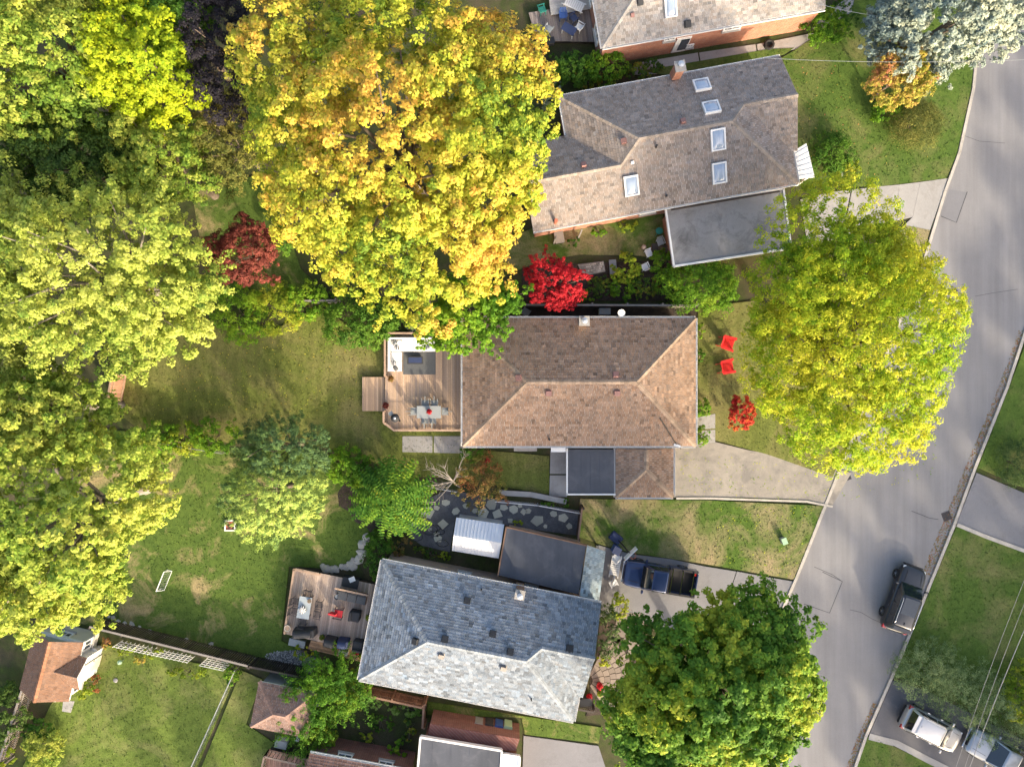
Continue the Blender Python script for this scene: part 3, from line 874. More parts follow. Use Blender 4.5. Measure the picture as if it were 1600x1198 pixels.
def build_roof(root, R, faces, caps, gutters, outline, col, cap_col, fascia='white', var=0.16, name='roof', flash=(), pull=0.0):
    """faces/caps in (u,v,h) with h the run from the eave"""
    R.faces += [[R.pt(*q) for q in f] for f in faces]
    m = MB()
    for f in faces:
        pts = [R.pt(*q) for q in f]
        nrm = (pts[1] - pts[0]).cross(pts[2] - pts[0])
        idx = tuple(range(len(pts))) if nrm.z > 0 else tuple(reversed(range(len(pts))))
        m.add(pts, [idx])
    ol = inset_poly([tuple(R.pt(u, v)[:2]) for u, v in outline], 0.02)
    m.prism(ol, R.ze - 0.17, R.ze - 0.012)
    roof = m.build(name, M[fascia], root)
    sm = MB()
    for f in faces:
        shingle_face(sm, [R.pt(*q) for q in f], col, var=var)
    sm.build('shingles', M['shingle'], roof, kind='stuff')
    for (a, b) in caps:
        A = R.pt(*a); B = R.pt(*b)
        cm = MB()
        L_ = (B - A).length; k = max(1, int(L_ / 0.25))
        for i in range(k):
            t = 1 + RS.gauss(0, 0.12)
            q0 = A.lerp(B, i / k); q1 = A.lerp(B, (i + 1.12) / k)
            z0 = Vector((0, 0, 0.018)); z1 = Vector((0, 0, 0.034))
            d = (B - A).normalized(); sd = Vector((-d.y, d.x, 0)).normalized() * 0.15
            dz = Vector((0, 0, -0.15 * R.p * 0.75))
            cm.add([q0 + sd + z1 + dz, q0 + z1 + Vector((0, 0, 0.02)), q0 - sd + z1 + dz, q1 + sd + z0 + dz, q1 + z0 + Vector((0, 0, 0.02)), q1 - sd + z0 + dz], [(0, 1, 4, 3), (1, 2, 5, 4)], tuple(c * t for c in cap_col))
        cm.build('ridge_cap', M['shingle'], roof, kind='stuff')
    for (a, b) in gutters:
        A = R.pt(*a) + Vector((0, 0, -0.07)); B = R.pt(*b) + Vector((0, 0, -0.07))
        d = (B - A).normalized(); o_ = Vector((d.y, -d.x, 0))
        cen = R.pt(sum(q[0] for q in outline) / len(outline), sum(q[1] for q in outline) / len(outline))
        if (A + o_ - cen).length < (A - o_ - cen).length: o_ = -o_
        gm = MB()
        gm.bar(A + o_ * 0.115, B + o_ * 0.115, 0.015, 0.12)
        gm.bar(A + o_ * 0.055 - Vector((0, 0, 0.055)), B + o_ * 0.055 - Vector((0, 0, 0.055)), 0.11, 0.012)
        k = int((B - A).length / 0.9)
        for i in range(1, k):
            q = A.lerp(B, i / k)
            gm.bar(q + Vector((0, 0, 0.05)), q + o_ * 0.11 + Vector((0, 0, 0.05)), 0.025, 0.012)
        gm.build('gutter', M['white_vinyl'], roof)
    return roof

def vent(root, R, px, py, mat, s=0.30, h=0.2):
    q, n = R.hit(px, py)
    F = R.frame(q, n)
    m = MB()
    F2 = F.copy(); F2.translation = q + n * (h / 2 + 0.01)
    m.obox(F2, (s, s, h))
    F3 = F.copy(); F3.translation = q + n * 0.035
    m.obox(F3, (s * 1.35, s * 1.35, 0.012))
    F4 = F.copy(); F4.translation = q + n * (h + 0.03)
    m.obox(F4, (s * 1.12, s * 1.12, 0.03))
    m.build('roof_vent', M[mat], root)

def pipe_vent(root, R, px, py, mat='black', r=0.07, h=0.35):
    q, n = R.hit(px, py)
    m = MB(); m.tube([q - Vector((0, 0, 0.1)), q + Vector((0, 0, h))], r, 10)
    m.build('vent_pipe', M[mat], root)

def skylight(root, R, px, py, w, l):
    q, n = R.hit(px, py)
    F = R.frame(q, n)
    m = MB()
    for sx, sy, bx, by in ((-1, 0, 0.1, l), (1, 0, 0.1, l), (0, -1, w - 0.2, 0.1), (0, 1, w - 0.2, 0.1)):
        G = F.copy(); G.translation = F @ Vector((sx * (w / 2 - 0.05), sy * (l / 2 - 0.05), 0.1))
        m.obox(G, (bx, by, 0.24))
    f = m.build('skylight', M['white_vinyl'], root)
    # domed pane
    d = MB(); N_ = 6
    vs = []; fs = []
    for j in range(N_ + 1):
        for i in range(N_ + 1):
            x = -1 + 2 * i / N_; y = -1 + 2 * j / N_
            z = 0.16 + 0.13 * (1 - x ** 4) * (1 - y ** 4)
            vs.append(F @ Vector((x * (w / 2 - 0.09), y * (l / 2 - 0.09), z)))
    for j in range(N_):
        for i in range(N_):
            k = j * (N_ + 1) + i
            fs.append((k, k + 1, k + N_ + 2, k + N_ + 1))
    d.add(vs, fs)
    d.build('pane', M['sky_glass'], f, True)

def chimney(root, R, px, py, w, d, h, brick, flue='metal', zdrop=1.2, yaw=None):
    q, n = R.hit(px, py)
    yw = R.yaw if yaw is None else yaw
    c = MB(); c.box((q.x, q.y, q.z + (h - zdrop) / 2), (w, d, h + zdrop), yw)
    ch = c.build('chimney', M[brick], root)
    MB().box((q.x, q.y, q.z + h + 0.05), (w + 0.14, d + 0.14, 0.1), yw).build('cap', M['concrete'], ch)
    MB().lathe((q.x, q.y, q.z + h + 0.1), [(0.13, 0), (0.13, 0.25), (0.2, 0.27), (0.2, 0.31), (0.05, 0.36)], 12).build('flue', M[flue], ch)

def window(root, pos, along, w, h, z, frame='white', name='window'):
    """opening piece set on a wall; pos xy on wall face, along unit vector, outward is along rotated -90"""
    al = Vector((along[0], along[1], 0)).normalized(); out = Vector((al.y, -al.x, 0))
    c = Vector((pos[0], pos[1], z))
    def bx(m, a, zz, o, sa, so, sz):
        Mx = Matrix(((al.x, out.x, 0, 0), (al.y, out.y, 0, 0), (0, 0, 1, 0), (0, 0, 0, 1)))
        Mx.translation = c + al * a + out * o + Vector((0, 0, zz)); m.obox(Mx, (sa, so, sz))
    f = MB()
    bx(f, -w / 2 + 0.04, 0, 0.03, 0.08, 0.1, h); bx(f, w / 2 - 0.04, 0, 0.03, 0.08, 0.1, h)
    bx(f, 0, h / 2 - 0.04, 0.03, w - 0.16, 0.1, 0.08); bx(f, 0, -h / 2 + 0.04, 0.03, w - 0.16, 0.1, 0.08)
    bx(f, 0, 0, 0.03, 0.05, 0.08, h - 0.16)
    fo = f.build(name, M[frame], root)
    p = MB(); bx(p, 0, 0, 0.012, w - 0.1, 0.012, h - 0.1); p.build('pane', M['glass'], fo)
    s = MB(); bx(s, 0, -h / 2 - 0.05, 0.08, w + 0.12, 0.2, 0.07); s.build('sill', M['concrete'], fo)
    return fo

def door(root, pos, along, w, h, mat, z0=0.15):
    al = Vector((along[0], along[1], 0)).normalized(); out = Vector((al.y, -al.x, 0))
    Mx = Matrix(((al.x, out.x, 0, 0), (al.y, out.y, 0, 0), (0, 0, 1, 0), (0, 0, 0, 1)))
    Mx.translation = Vector((pos[0], pos[1], z0 + h / 2)) + out * 0.03
    d = MB().obox(Mx, (w, 0.08, h)).build('door', M[mat], root)
    My = Mx.copy(); My.translation = Mx.translation + al * (w * 0.38) + out * 0.06
    MB().obox(My, (0.05, 0.06, 0.14)).build('handle', M['metal'], d)

def walls(root, R, outline, mat, inset=0.45, z1=None):
    pts = inset_poly([tuple(R.pt(u, v)[:2]) for u, v in outline], inset)
    MB().prism(pts, 0.0, (z1 if z1 else R.ze - 0.16)).build('wall', M[mat], root)
    return pts

def wall_window(root, R, u0, v0, u1, v1, t, inset, w, h, z, **k):
    """window on the wall below the eave edge (u0,v0)->(u1,v1) at fraction t; the edge runs so that outside is on its right"""
    A = R.pt(u0, v0); B = R.pt(u1, v1)
    d = (B - A).normalized(); out = Vector((d.y, -d.x, 0))
    q = A.lerp(B, t) - out * inset
    return window(root, (q.x, q.y), (d.x, d.y), w, h, z, **k)

# ---- brown hip-roofed house in the middle
hA = thing('brown_roof_house', 'brown hip roofed bungalow in the middle with cedar deck behind', 'house', P(905, 597, 0))
RA = Roof(P(723, 497, 2.9), (1, 0), (0, -1), 2.9, 0.42)
W, D = 15.43, 8.46; hd = D / 2
BROWN = (0.265, 0.182, 0.132)
fa = [[(0, 0, 0), (W, 0, 0), (W - hd, hd, hd), (hd, hd, hd)], [(0, D, 0), (hd, hd, hd), (W - hd, hd, hd), (W, D, 0)],
      [(0, 0, 0), (hd, hd, hd), (0, D, 0)], [(W, 0, 0), (W, D, 0), (W - hd, hd, hd)]]
OL = [(0, 0), (W, 0), (W, D), (0, D)]
build_roof(hA, RA, fa, [((0, 0, 0), (hd, hd, hd)), ((0, D, 0), (hd, hd, hd)), ((W, 0, 0), (W - hd, hd, hd)), ((W, D, 0), (W - hd, hd, hd)), ((hd, hd, hd), (W - hd, hd, hd))],
           [((0, 0, 0), (W, 0, 0)), ((W, 0, 0), (W, D, 0)), ((W, D, 0), (0, D, 0)), ((0, D, 0), (0, 0, 0))], OL, BROWN, (0.31, 0.23, 0.17))
walls(hA, RA, OL, 'brick_brown')
for (x, y) in ((811, 590), (962, 586), (857, 613), (964, 613)): vent(hA, RA, x, y, 'vent_brown', 0.3, 0.16)
pipe_vent(hA, RA, 858, 686)
chimney(hA, RA, 911, 503, 0.55, 0.5, 0.75, 'cream', 'metal', 0.5)
# service mast and conduit at the lower right corner of the roof
m = MB(); q0, n0 = RA.hit(1031, 653); q1, _ = RA.hit(1056, 693)
m.tube([q0 + Vector((0, 0, 0.06)), q1 + Vector((0, 0, 0.06)), P(1064, 701, 2.8)], 0.035, 6); m.build('conduit', M['black'], hA)
m = MB(); m.box(P(1058, 696, 2.98), (0.45, 0.16, 0.1), -0.3); m.build('service_bracket', M['white_vinyl'], hA)
# rear gutters end with leaders
for (px, py) in ((727, 695), (1083, 695), (1083, 500)):
    b = P(px, py, 2.8); c_ = Vector((0.0 + P(905, 597, 0).x, P(905, 597, 0).y, 0)); 
    dx = -0.35 if px > 900 else 0.35; dy = 0.35 if py > 600 else -0.35
    MB().bar((b.x + dx, b.y + dy, 0.1), (b.x + dx, b.y + dy, 2.7), 0.08, 0.06).build('downspout', M['white_vinyl'], hA)
for t in (0.2, 0.45, 0.75): wall_window(hA, RA, W, 0, 0, 0, t, 0.448, 1.2, 0.9, 1.7)
for t in (0.25, 0.7): wall_window(hA, RA, W, D, W, 0, t, 0.448, 1.9, 1.2, 1.55)
wall_window(hA, RA, 0, D, W, D, 0.18, 0.448, 1.2, 0.9, 1.7)
wall_window(hA, RA, 0, 0, 0, D, 0.75, 0.448, 1.8, 1.9, 1.55, name='patio_door')
fd = RA.pt(W - 0.448, D * 0.86); door(hA, (fd.x, fd.y), (0, 1), 0.95, 2.05, 'wood_brown')
# attached garage: shingled front, membrane behind
RG = Roof(P(962, 700.5, 2.15), (1, 0), (0, -1), 2.15, 0.33)
gw, gd = 3.88, 3.28
build_roof(hA, RG, [[(0, 0, 0), (gw / 2, 0, gw / 2), (gw / 2, gd - gw / 2, gw / 2), (0, gd, 0)], [(gw / 2, 0, gw / 2), (gw, 0, 0), (gw, gd, 0), (gw / 2, gd - gw / 2, gw / 2)], [(0, gd, 0), (gw / 2, gd - gw / 2, gw / 2), (gw, gd, 0)]],
           [((gw / 2, 0.05, gw / 2), (gw / 2, gd - gw / 2, gw / 2)), ((0, gd, 0), (gw / 2, gd - gw / 2, gw / 2)), ((gw, gd, 0), (gw / 2, gd - gw / 2, gw / 2))],
           [((gw, 0, 0), (gw, gd, 0)), ((gw, gd, 0), (0, gd, 0)), ((0, gd, 0), (0, 0, 0))], [(0, 0), (gw, 0), (gw, gd), (0, gd)], BROWN, (0.31, 0.23, 0.17), name='garage_roof')
walls(hA, RG, [(0, -0.2), (gw, -0.2), (gw, gd), (0, gd)], 'brick_brown', 0.28)
gq = RG.pt(gw - 0.27, gd * 0.52); 
gdm = MB()
for i in range(4): gdm.box((gq.x + 0.02, gq.y, 0.3 + 0.5 * i), (0.06, 2.5, 0.47))
gdm.build('garage_door', M['white'], hA)
fl = [P2(886, 700.5, 2.25), P2(961, 700.5, 2.25), P2(961, 772, 2.25), P2(886, 772, 2.25)]
MB().prism(inset_poly(fl, 0.06), 2.06, 2.25).build('flat_roof', M['flat_roof'], hA)
fm = MB()
xs0, xs1 = fl[0][0], fl[1][0]; ys0, ys1 = fl[0][1], fl[2][1]
for i in range(5):
    fm.box((xs0 + 0.35 + i * 0.62, (ys0 + ys1) / 2, 2.256), (0.03, ys0 - ys1 - 0.2, 0.008))
fm.build('membrane_seam', M['flat_roof'], hA)
tr = MB(); tr.bar((xs0, ys0, 2.2), (xs0, ys1, 2.2), 0.1, 0.2); tr.bar((xs0 - 0.05, ys1, 2.2), (xs1 + 0.03, ys1, 2.2), 0.1, 0.2)
tr.build('white_edge_trim', M['white_vinyl'], hA)
MB().prism(inset_poly(fl, 0.3), 0, 2.05).build('wall', M['brick_brown'], hA)
MB().prism([P2(861, 698.5, 2.5), P2(884, 698.5, 2.5), P2(884, 706, 2.5), P2(861, 706, 2.5)], 2.42, 2.5).build('door_canopy', M['white_vinyl'], hA)
MB().prism([P2(803, 697, 1.0), P2(839, 697, 1.0), P2(839, 705, 1.0), P2(803, 705, 1.0)], 0.1, 0.9).build('window_well', M['concrete'], hA)

# ---- the two long neighbours share one plan: hip roof with a gabled wing at one end
def long_house(root, O, U, V, ze, pitch, s, L, Dm, wing, Lw, col, cap, ext=None, wall='brick_red', inset=0.45, var=0.16):
    R = Roof(O, U, V, ze, pitch)
    d2 = Dm / 2 * s; D_ = Dm * s; L_ = L * s; w2 = wing / 2 * s; w_ = wing * s; X = Lw * s
    F = []
    F.append([(0, 0, 0), (X, 0, 0), (X, w2, w2), (w2, w2, w2)])
    F.append([(w2, w2, w2), (L_ - w2, w2, w2), (L_ - d2, d2, d2), (d2, d2, d2)])
    F.append([(0, D_, 0), (d2, d2, d2), (L_ - d2, d2, d2), (L_, D_, 0)])
    F.append([(L_ - d2, d2, d2), (L_ - w2, w2, w2), (L_, w_, 0), (L_, D_, 0)])
    F.append([(L_ - w2, w2, w2), (X, w2, w2), (X, w_, 0), (L_, w_, 0)])
    caps = [((d2, d2, d2), (L_ - d2, d2, d2)), ((0, 0, 0), (d2, d2, d2)), ((L_ - d2, d2, d2), (L_ - w2, w2, w2)), ((L_ - w2, w2, w2), (X, w2, w2)), ((L_, D_, 0), (L_ - d2, d2, d2))]
    gut = [((0, 0, 0), (X, 0, 0)), ((L_, D_, 0), (L_, w_, 0))]
    ol = [(0, 0), (X, 0), (X, w_), (L_, w_), (L_, D_), (0, D_)]
    if ext is None:
        F.append([(0, 0, 0), (d2, d2, d2), (0, D_, 0)])
        caps.append(((0, D_, 0), (d2, d2, d2)))
        gut += [((0, D_, 0), (0, 0, 0)), ((0, D_, 0), (L_, D_, 0))]
    else:
        e0, xe = ext[0] * s, ext[1] * s         # second wing at the near end, from e0 to D_
        eh = (D_ - e0) / 2; em = e0 + eh
        F[2] = [(eh, em, eh), (d2, d2, d2), (L_ - d2, d2, d2), (L_, D_, 0), (0, D_, 0)]
        F.append([(0, 0, 0), (d2, d2, d2), (eh, em, eh), (0, e0, 0)])
        F.append([(xe, e0, 0), (0, e0, 0), (eh, em, eh), (xe, em, eh)])
        F.append([(xe, em, eh), (eh, em, eh), (0, D_, 0), (xe, D_, 0)])
        caps += [((eh, em, eh), (d2, d2, d2)), ((xe, em, eh), (eh, em, eh))]
        gut += [((0, 0, 0), (0, e0, 0)), ((xe, D_, 0), (L_, D_, 0))]
        ol = [(0, 0), (X, 0), (X, w_), (L_, w_), (L_, D_), (xe, D_), (xe, e0), (0, e0)]
    build_roof(root, R, F, caps, gut, ol, col, cap, var=var)
    walls(root, R, ol, wall, inset)
    # gable end of the wing
    A = R.pt(X - inset, inset); B = R.pt(X - inset, w_ - inset); T = R.pt(X - inset, w2, w2 - 0.02)
    A.z = B.z = ze - 0.165
    A2, B2, T2 = (q - R.U * 0.2 for q in (A, B, T))
    MB().add([A, B, T, A2, B2, T2], [(0, 1, 2), (5, 4, 3), (0, 3, 4, 1), (1, 4, 5, 2), (2, 5, 3, 0)]).build('gable', M['white_vinyl'], root)
    # barge boards
    bb = MB()
    for v_ in (0.0, w_):
        bb.bar(R.pt(X - 0.02, v_, 0) + Vector((0, 0, -0.09)), R.pt(X - 0.02, w2, w2) + Vector((0, 0, -0.09)), 0.04, 0.16)
    bb.build('barge_board', M['white_vinyl'], root)
    if ext is not None:
        A = R.pt(xe + inset, e0 + inset); B = R.pt(xe + inset, D_ - inset); T = R.pt(xe + inset, em, eh - 0.02)
        A.z = B.z = ze - 0.165
        A2, B2, T2 = (q + R.U * 0.2 for q in (A, B, T))
        MB().add([A, B, T, A2, B2, T2], [(2, 1, 0), (3, 4, 5), (1, 4, 3, 0), (2, 5, 4, 1), (0, 3, 5, 2)]).build('gable', M['white_vinyl'], root)
    return R

S = 47.0 / FPX
def axes(a, b):
    d = Vector((b[0] - a[0], -(b[1] - a[1]))).normalized()
    return d
# grey slate-coloured house (bottom middle)
hD = thing('grey_roof_house', 'blue grey shingled hip roofed bungalow at bottom middle', 'house', P(750, 1000, 0))
U_ = axes((597, 875), (940, 942)); V_ = Vector((U_.y, -U_.x))
RD = long_house(hD, P(597, 875, 3.0), U_, V_, 3.0, 0.46, S, 342, 190, 150, 349, (0.19, 0.218, 0.255), (0.24, 0.268, 0.30), None, 'tan', 0.2, 0.2)
for (x, y) in ((730, 938), (770, 990), (695, 998), (797, 1018), (650, 1001)): vent(hD, RD, x, y, 'charcoal', 0.32, 0.2)
vent(hD, RD, 890, 1013, 'charcoal', 0.36, 0.2)
for (x, y) in ((690, 1023), (787, 1042)): vent(hD, RD, x, y, 'wood_grey', 0.3, 0.14)
pipe_vent(hD, RD, 830, 1091, 'black', 0.05, 0.3); pipe_vent(hD, RD, 752, 920, 'black', 0.05, 0.3)
chimney(hD, RD, 812, 921, 0.5, 0.5, 1.1, 'brick_brown', 'metal', 0.8)
wall_window(hD, RD, 342 * S, 0, 0, 0, 0.62, 0.198, 0.9, 0.6, 1.9); wall_window(hD, RD, 342 * S, 0, 0, 0, 0.3, 0.198, 0.9, 0.6, 1.9)
wall_window(hD, RD, 0, 190 * S, 342 * S, 190 * S, 0.3, 0.198, 1.2, 0.9, 1.7); wall_window(hD, RD, 0, 190 * S, 342 * S, 190 * S, 0.7, 0.198, 1.2, 0.9, 1.7)
wall_window(hD, RD, 0, 0, 0, 190 * S, 0.45, 0.198, 1.8, 1.9, 1.55, name='patio_door'); wall_window(hD, RD, 349 * S, 150 * S, 349 * S, 0, 0.5, 0.198, 2.0, 1.3, 1.6)
# carport with membrane roof and shingled lip on its north side
def flat_block(root, pts_px, z, mat, trim='white_vinyl', inset=0.25, wallmat=None, thick=0.2, seams=0, edge=None, tw=0.12):
    pts = [P2(x, y, z) for x, y in pts_px]
    MB().prism(inset_poly(pts, 0.05), z - thick, z).build('flat_roof', M[mat], root)
    n = len(pts)
    for i in range(n):
        if edge is not None and i not in edge: continue
        a = pts[i]; b = pts[(i + 1) % n]
        MB().bar((a[0], a[1], z - thick * 0.35), (b[0], b[1], z - thick * 0.35), tw, thick + 0.05).build('edge_trim', M[trim], root)
    if wallmat: MB().prism(inset_poly(pts, inset), 0, z - thick - 0.003).build('wall', M[wallmat], root)
    for i in range(seams):
        t = (i + 0.7) / (seams + 0.4)
        a = Vector(pts[0]).lerp(Vector(pts[1]), t); b = Vector(pts[3]).lerp(Vector(pts[2]), t)
        MB().bar((a.x, a.y, z + 0.004), (b.x, b.y, z + 0.004), 0.04, 0.012).build('membrane_seam', M[mat], root)
flat_block(hD, [(791, 823), (917, 852), (905, 930), (778, 899)], 2.45, 'flat_roof', 'wood_brown', 0.25, 'tan', 0.2, 5, (0, 3), 0.08)
lip = [P(917.5, 852, 2.5), P(946, 861, 2.05), P(936, 938, 2.05), P(905.5, 930.5, 2.5)]
lm = MB(); lm.add([lip[0], lip[1], lip[2], lip[3]] + [q - Vector((0, 0, 0.12)) for q in lip], [(3, 2, 1, 0), (4, 5, 6, 7), (0, 1, 5, 4), (1, 2, 6, 5), (2, 3, 7, 6), (3, 0, 4, 7)])
lipo = lm.build('carport_lip', M['white_vinyl'], hD)
sm = MB(); shingle_face(sm, lip, (0.27, 0.33, 0.36), var=0.2); sm.build('shingles', M['shingle'], lipo, kind='stuff')
for (px, py) in ((938, 864), (929, 930)):
    b = P(px, py, 2.0); MB().box((b.x, b.y, 1.0), (0.14, 0.14, 2.0)).build('post', M['white_vinyl'], hD)

# upper house with the skylights
hB = thing('skylight_house', 'grey brown shingled bungalow with five white skylights', 'house', P(1060, 230, 0))
U_ = axes((874, 151), (1219, 88)); V_ = Vector((U_.y, -U_.x))
RB = long_house(hB, P(874, 151, 3.0), U_, V_, 3.0, 0.45, S, 343, 200, 150, 351, (0.235, 0.2, 0.18), (0.29, 0.245, 0.21), (62, -78), 'brick_red', 0.2, 0.15)
for (x, y, w, l) in ((1096, 135, 1.05, 0.95), (1111, 170, 1.05, 0.95), (1121, 218, 0.95, 1.35), (1123, 270, 0.95, 1.35), (986, 290, 0.95, 1.3)): skylight(hB, RB, x, y, w, l)
for (x, y) in ((1067, 191), (975, 221), (912, 259)): vent(hB, RB, x, y, 'vent_brown', 0.28, 0.16)
vent(hB, RB, 988, 254, 'white_vinyl', 0.16, 0.08); pipe_vent(hB, RB, 1025, 230); pipe_vent(hB, RB, 1041, 307, 'black', 0.06, 0.25); pipe_vent(hB, RB, 868, 348, 'terracotta', 0.12, 0.7)
chimney(hB, RB, 1054, 120, 0.55, 0.55, 1.5, 'brick_red', 'metal', 1.5)
wall_window(hB, RB, -78 * S, 200 * S, 343 * S, 200 * S, 0.45, 0.198, 1.1, 0.8, 1.8); wall_window(hB, RB, 351 * S, 150 * S, 351 * S, 0, 0.5, 0.198, 2.0, 1.3, 1.6)
flat_block(hB, [(1040, 325), (1224, 295), (1236, 388), (1053, 416)], 2.5, 'flat_grey', 'white_vinyl', 0.25, 'brick_red', 0.22, 0, None, 0.12)
MB().prism([P2(1048, 326, 2.56), P2(1218, 298, 2.56), P2(1219, 300, 2.56), P2(1049, 329, 2.56)], 2.5, 2.57).build('flashing', M['wood_dark'], hB)
MB().prism([P2(1240, 236, 2.5), P2(1260, 224, 2.5), P2(1273, 277, 2.5), P2(1247, 280, 2.5)], 2.42, 2.5).build('porch_roof', M['white_vinyl'], hB)
for i in range(6):
    a = P(1243 + i * 0.5, 241 + i * 7, 2.515); b = P(1262 + i * 1.9, 229 + i * 8.5, 2.515)
    MB().bar(a, b, 0.03, 0.03).build('porch_roof_rib', M['white_vinyl'], hB)
for (px, py) in ((1260, 230), (1270, 274)):
    b = P(px, py, 2.4); MB().box((b.x - 0.15, b.y, 1.2), (0.12, 0.12, 2.4)).build('post', M['white_vinyl'], hB)
for (px, py) in ((909, 357), (869, 366)):
    b = P(px, py, 2.8); MB().bar((b.x, b.y - 0.1, 0.1), (b.x, b.y - 0.1, 2.8), 0.1, 0.1).build('downspout', M['wood_grey'], hB)

# house at the top edge, orange brick
hC = thing('orange_brick_house', 'orange brick bungalow with pale grey roof at the top edge', 'house', P(1120, -40, 0))
U_ = axes((941, 75), (1290, 14)); V_ = Vector((-U_.y, U_.x))
RC = Roof(P(941, 75, 3.0), U_, V_, 3.0, 0.42)
Lc, Dc = 354 * S, 190 * S; dc = Dc / 2
OLC = [(0, 0), (Lc, 0), (Lc, Dc), (0, Dc)]
build_roof(hC, RC, [[(0, 0, 0), (Lc, 0, 0), (Lc, dc, dc), (dc, dc, dc)], [(0, Dc, 0), (dc, dc, dc), (Lc, dc, dc), (Lc, Dc, 0)], [(0, 0, 0), (dc, dc, dc), (0, Dc, 0)]],
           [((0, 0, 0), (dc, dc, dc)), ((0, Dc, 0), (dc, dc, dc)), ((dc, dc, dc), (Lc, dc, dc))], [((0, 0, 0), (Lc, 0, 0)), ((0, Dc, 0), (0, 0, 0)), ((0, Dc, 0), (Lc, Dc, 0))], OLC, (0.30, 0.275, 0.255), (0.33, 0.31, 0.29))
walls(hC, RC, OLC, 'brick_red', 0.12)
A = RC.pt(Lc - 0.12, 0.12); B = RC.pt(Lc - 0.12, Dc - 0.12); T = RC.pt(Lc - 0.12, dc, dc - 0.02); A.z = B.z = 2.84
MB().add([A, B, T] + [q - RC.U * 0.2 for q in (A, B, T)], [(0, 1, 2), (5, 4, 3), (0, 3, 4, 1), (1, 4, 5, 2), (2, 5, 3, 0)]).build('gable', M['brick_red'], hC)
skylight(hC, RC, 1047, 8, 0.8, 1.5)
vent(hC, RC, 1000, 4, 'charcoal', 0.3, 0.2); vent(hC, RC, 1074, 38, 'charcoal', 0.34, 0.2); vent(hC, RC, 988, 24, 'vent_brown', 0.2, 0.1)
def cw(px, w, h, z, **k):
    t = (px - 941) / 349.0
    wall_window(hC, RC, 0, 0, Lc, 0, t, 0.118, w, h, z, **k)
cw(1050, 0.8, 0.55, 2.45); cw(1149, 1.2, 0.6, 2.45); cw(1092, 0.5, 0.4, 0.75)
a_ = RC.pt((1075 - 941) / 349.0 * Lc, 0.11); door(hC, (a_.x, a_.y), (U_.x, U_.y), 1.0, 2.0, 'white', 0.2)
ds = RC.pt((1078 - 941) / 349.0 * Lc, 0.05); MB().box((ds.x, ds.y, 1.25), (0.6, 0.08, 1.5), RC.yaw).build('door_glass', M['glass'], hC)
MB().bar(RC.pt(0, 0) + Vector((0.1, 0.35, -2.8)), RC.pt(0, 0) + Vector((0.1, 0.35, -0.2)), 0.09, 0.07).build('downspout', M['white_vinyl'], hC)
for t, w in ((0.2, 1.2), (0.55, 1.5)): wall_window(hC, RC, 0, Dc, 0, 0, 1 - t, 0.118, w, 1.1, 1.7)

# houses cut by the bottom edge
hE = thing('red_brick_house', 'dark red brick house cut by the bottom edge with membrane carport roof', 'house', P(735, 1180, 0))
flat_block(hE, [(657, 1151), (784, 1172), (777, 1290), (647, 1270)], 2.7, 'flat_roof', 'white_vinyl', 0.25, 'brick_dark', 0.25, 4, None, 0.13)
MB().prism([P2(672, 1130, 2.2), P2(812, 1154, 2.2), P2(806, 1172, 2.2), P2(790, 1172, 2.2), P2(668, 1150, 2.2)], 0, 2.2).build('wall', M['brick_dark'], hE)
flat_block(hE, [(786, 1178), (812, 1182), (806, 1290), (780, 1286)], 2.5, 'sheet', 'white_vinyl', 0.2, 'brick_dark', 0.2, 0, None, 0.16)
hE2 = thing('brown_shingle_house', 'brown shingled roof just entering at the bottom edge', 'house', P(560, 1230, 0))
RE = Roof(P(484, 1176, 2.9), axes((484, 1176), (648, 1206)), Vector((axes((484, 1176), (648, 1206)).y, -axes((484, 1176), (648, 1206)).x)), 2.9, 0.42)
le, de = 165 * S, 190 * S
build_roof(hE2, RE, [[(0, 0, 0), (le, 0, 0), (le, de / 2, de / 2), (0, de / 2, de / 2)], [(0, de, 0), (0, de / 2, de / 2), (le, de / 2, de / 2), (le, de, 0)]], [((0, de / 2, de / 2), (le, de / 2, de / 2))],
           [((0, 0, 0), (le, 0, 0))], [(0, 0), (le, 0), (le, de), (0, de)], (0.2, 0.12, 0.095), (0.24, 0.15, 0.12))
walls(hE2, RE, [(0, 0), (le, 0), (le, de), (0, de)], 'brick_dark', 0.2)
for t in (0.32, 0.72): wall_window(hE2, RE, le, 0, 0, 0, 1 - t, 0.198, 1.0, 0.5, 2.2)
for x0, s_ in ((0.2, -1), (le - 0.2, 1)):
    A = RE.pt(x0, 0.2); B = RE.pt(x0, de - 0.2); T = RE.pt(x0, de / 2, de / 2 - 0.02); A.z = B.z = 2.74
    MB().add([A, B, T] + [q - RE.U * 0.15 * s_ for q in (A, B, T)], [(0, 1, 2), (5, 4, 3), (0, 3, 4, 1), (1, 4, 5, 2), (2, 5, 3, 0)]).build('gable', M['brick_dark'], hE2)

# ---- cottage shed, bottom left
hF = thing('cottage_shed', 'little cream cottage shed with brown roof and front gable', 'shed', P(95, 1050, 0))
ax = axes((81, 1002), (57, 1096))                # along the ridge, down the picture
RF = Roof(P(131, 1003, 2.3), ax, Vector((ax.y, -ax.x)), 2.3, 0.62)
lf, wf = 4.1, 3.4
RUST = (0.21, 0.125, 0.085)
fc = lf * 0.5
gwid = 0.85
build_roof(hF, RF, [[(0, 0, 0), (lf, 0, 0), (lf, wf / 2, wf / 2), (0, wf / 2, wf / 2)], [(0, wf, 0), (0, wf / 2, wf / 2), (lf, wf / 2, wf / 2), (lf, wf, 0)]], [((0, wf / 2, wf / 2), (lf, wf / 2, wf / 2))],
           [], [(0, 0), (lf, 0), (lf, wf), (0, wf)], RUST, (0.3, 0.15, 0.09), var=0.1)
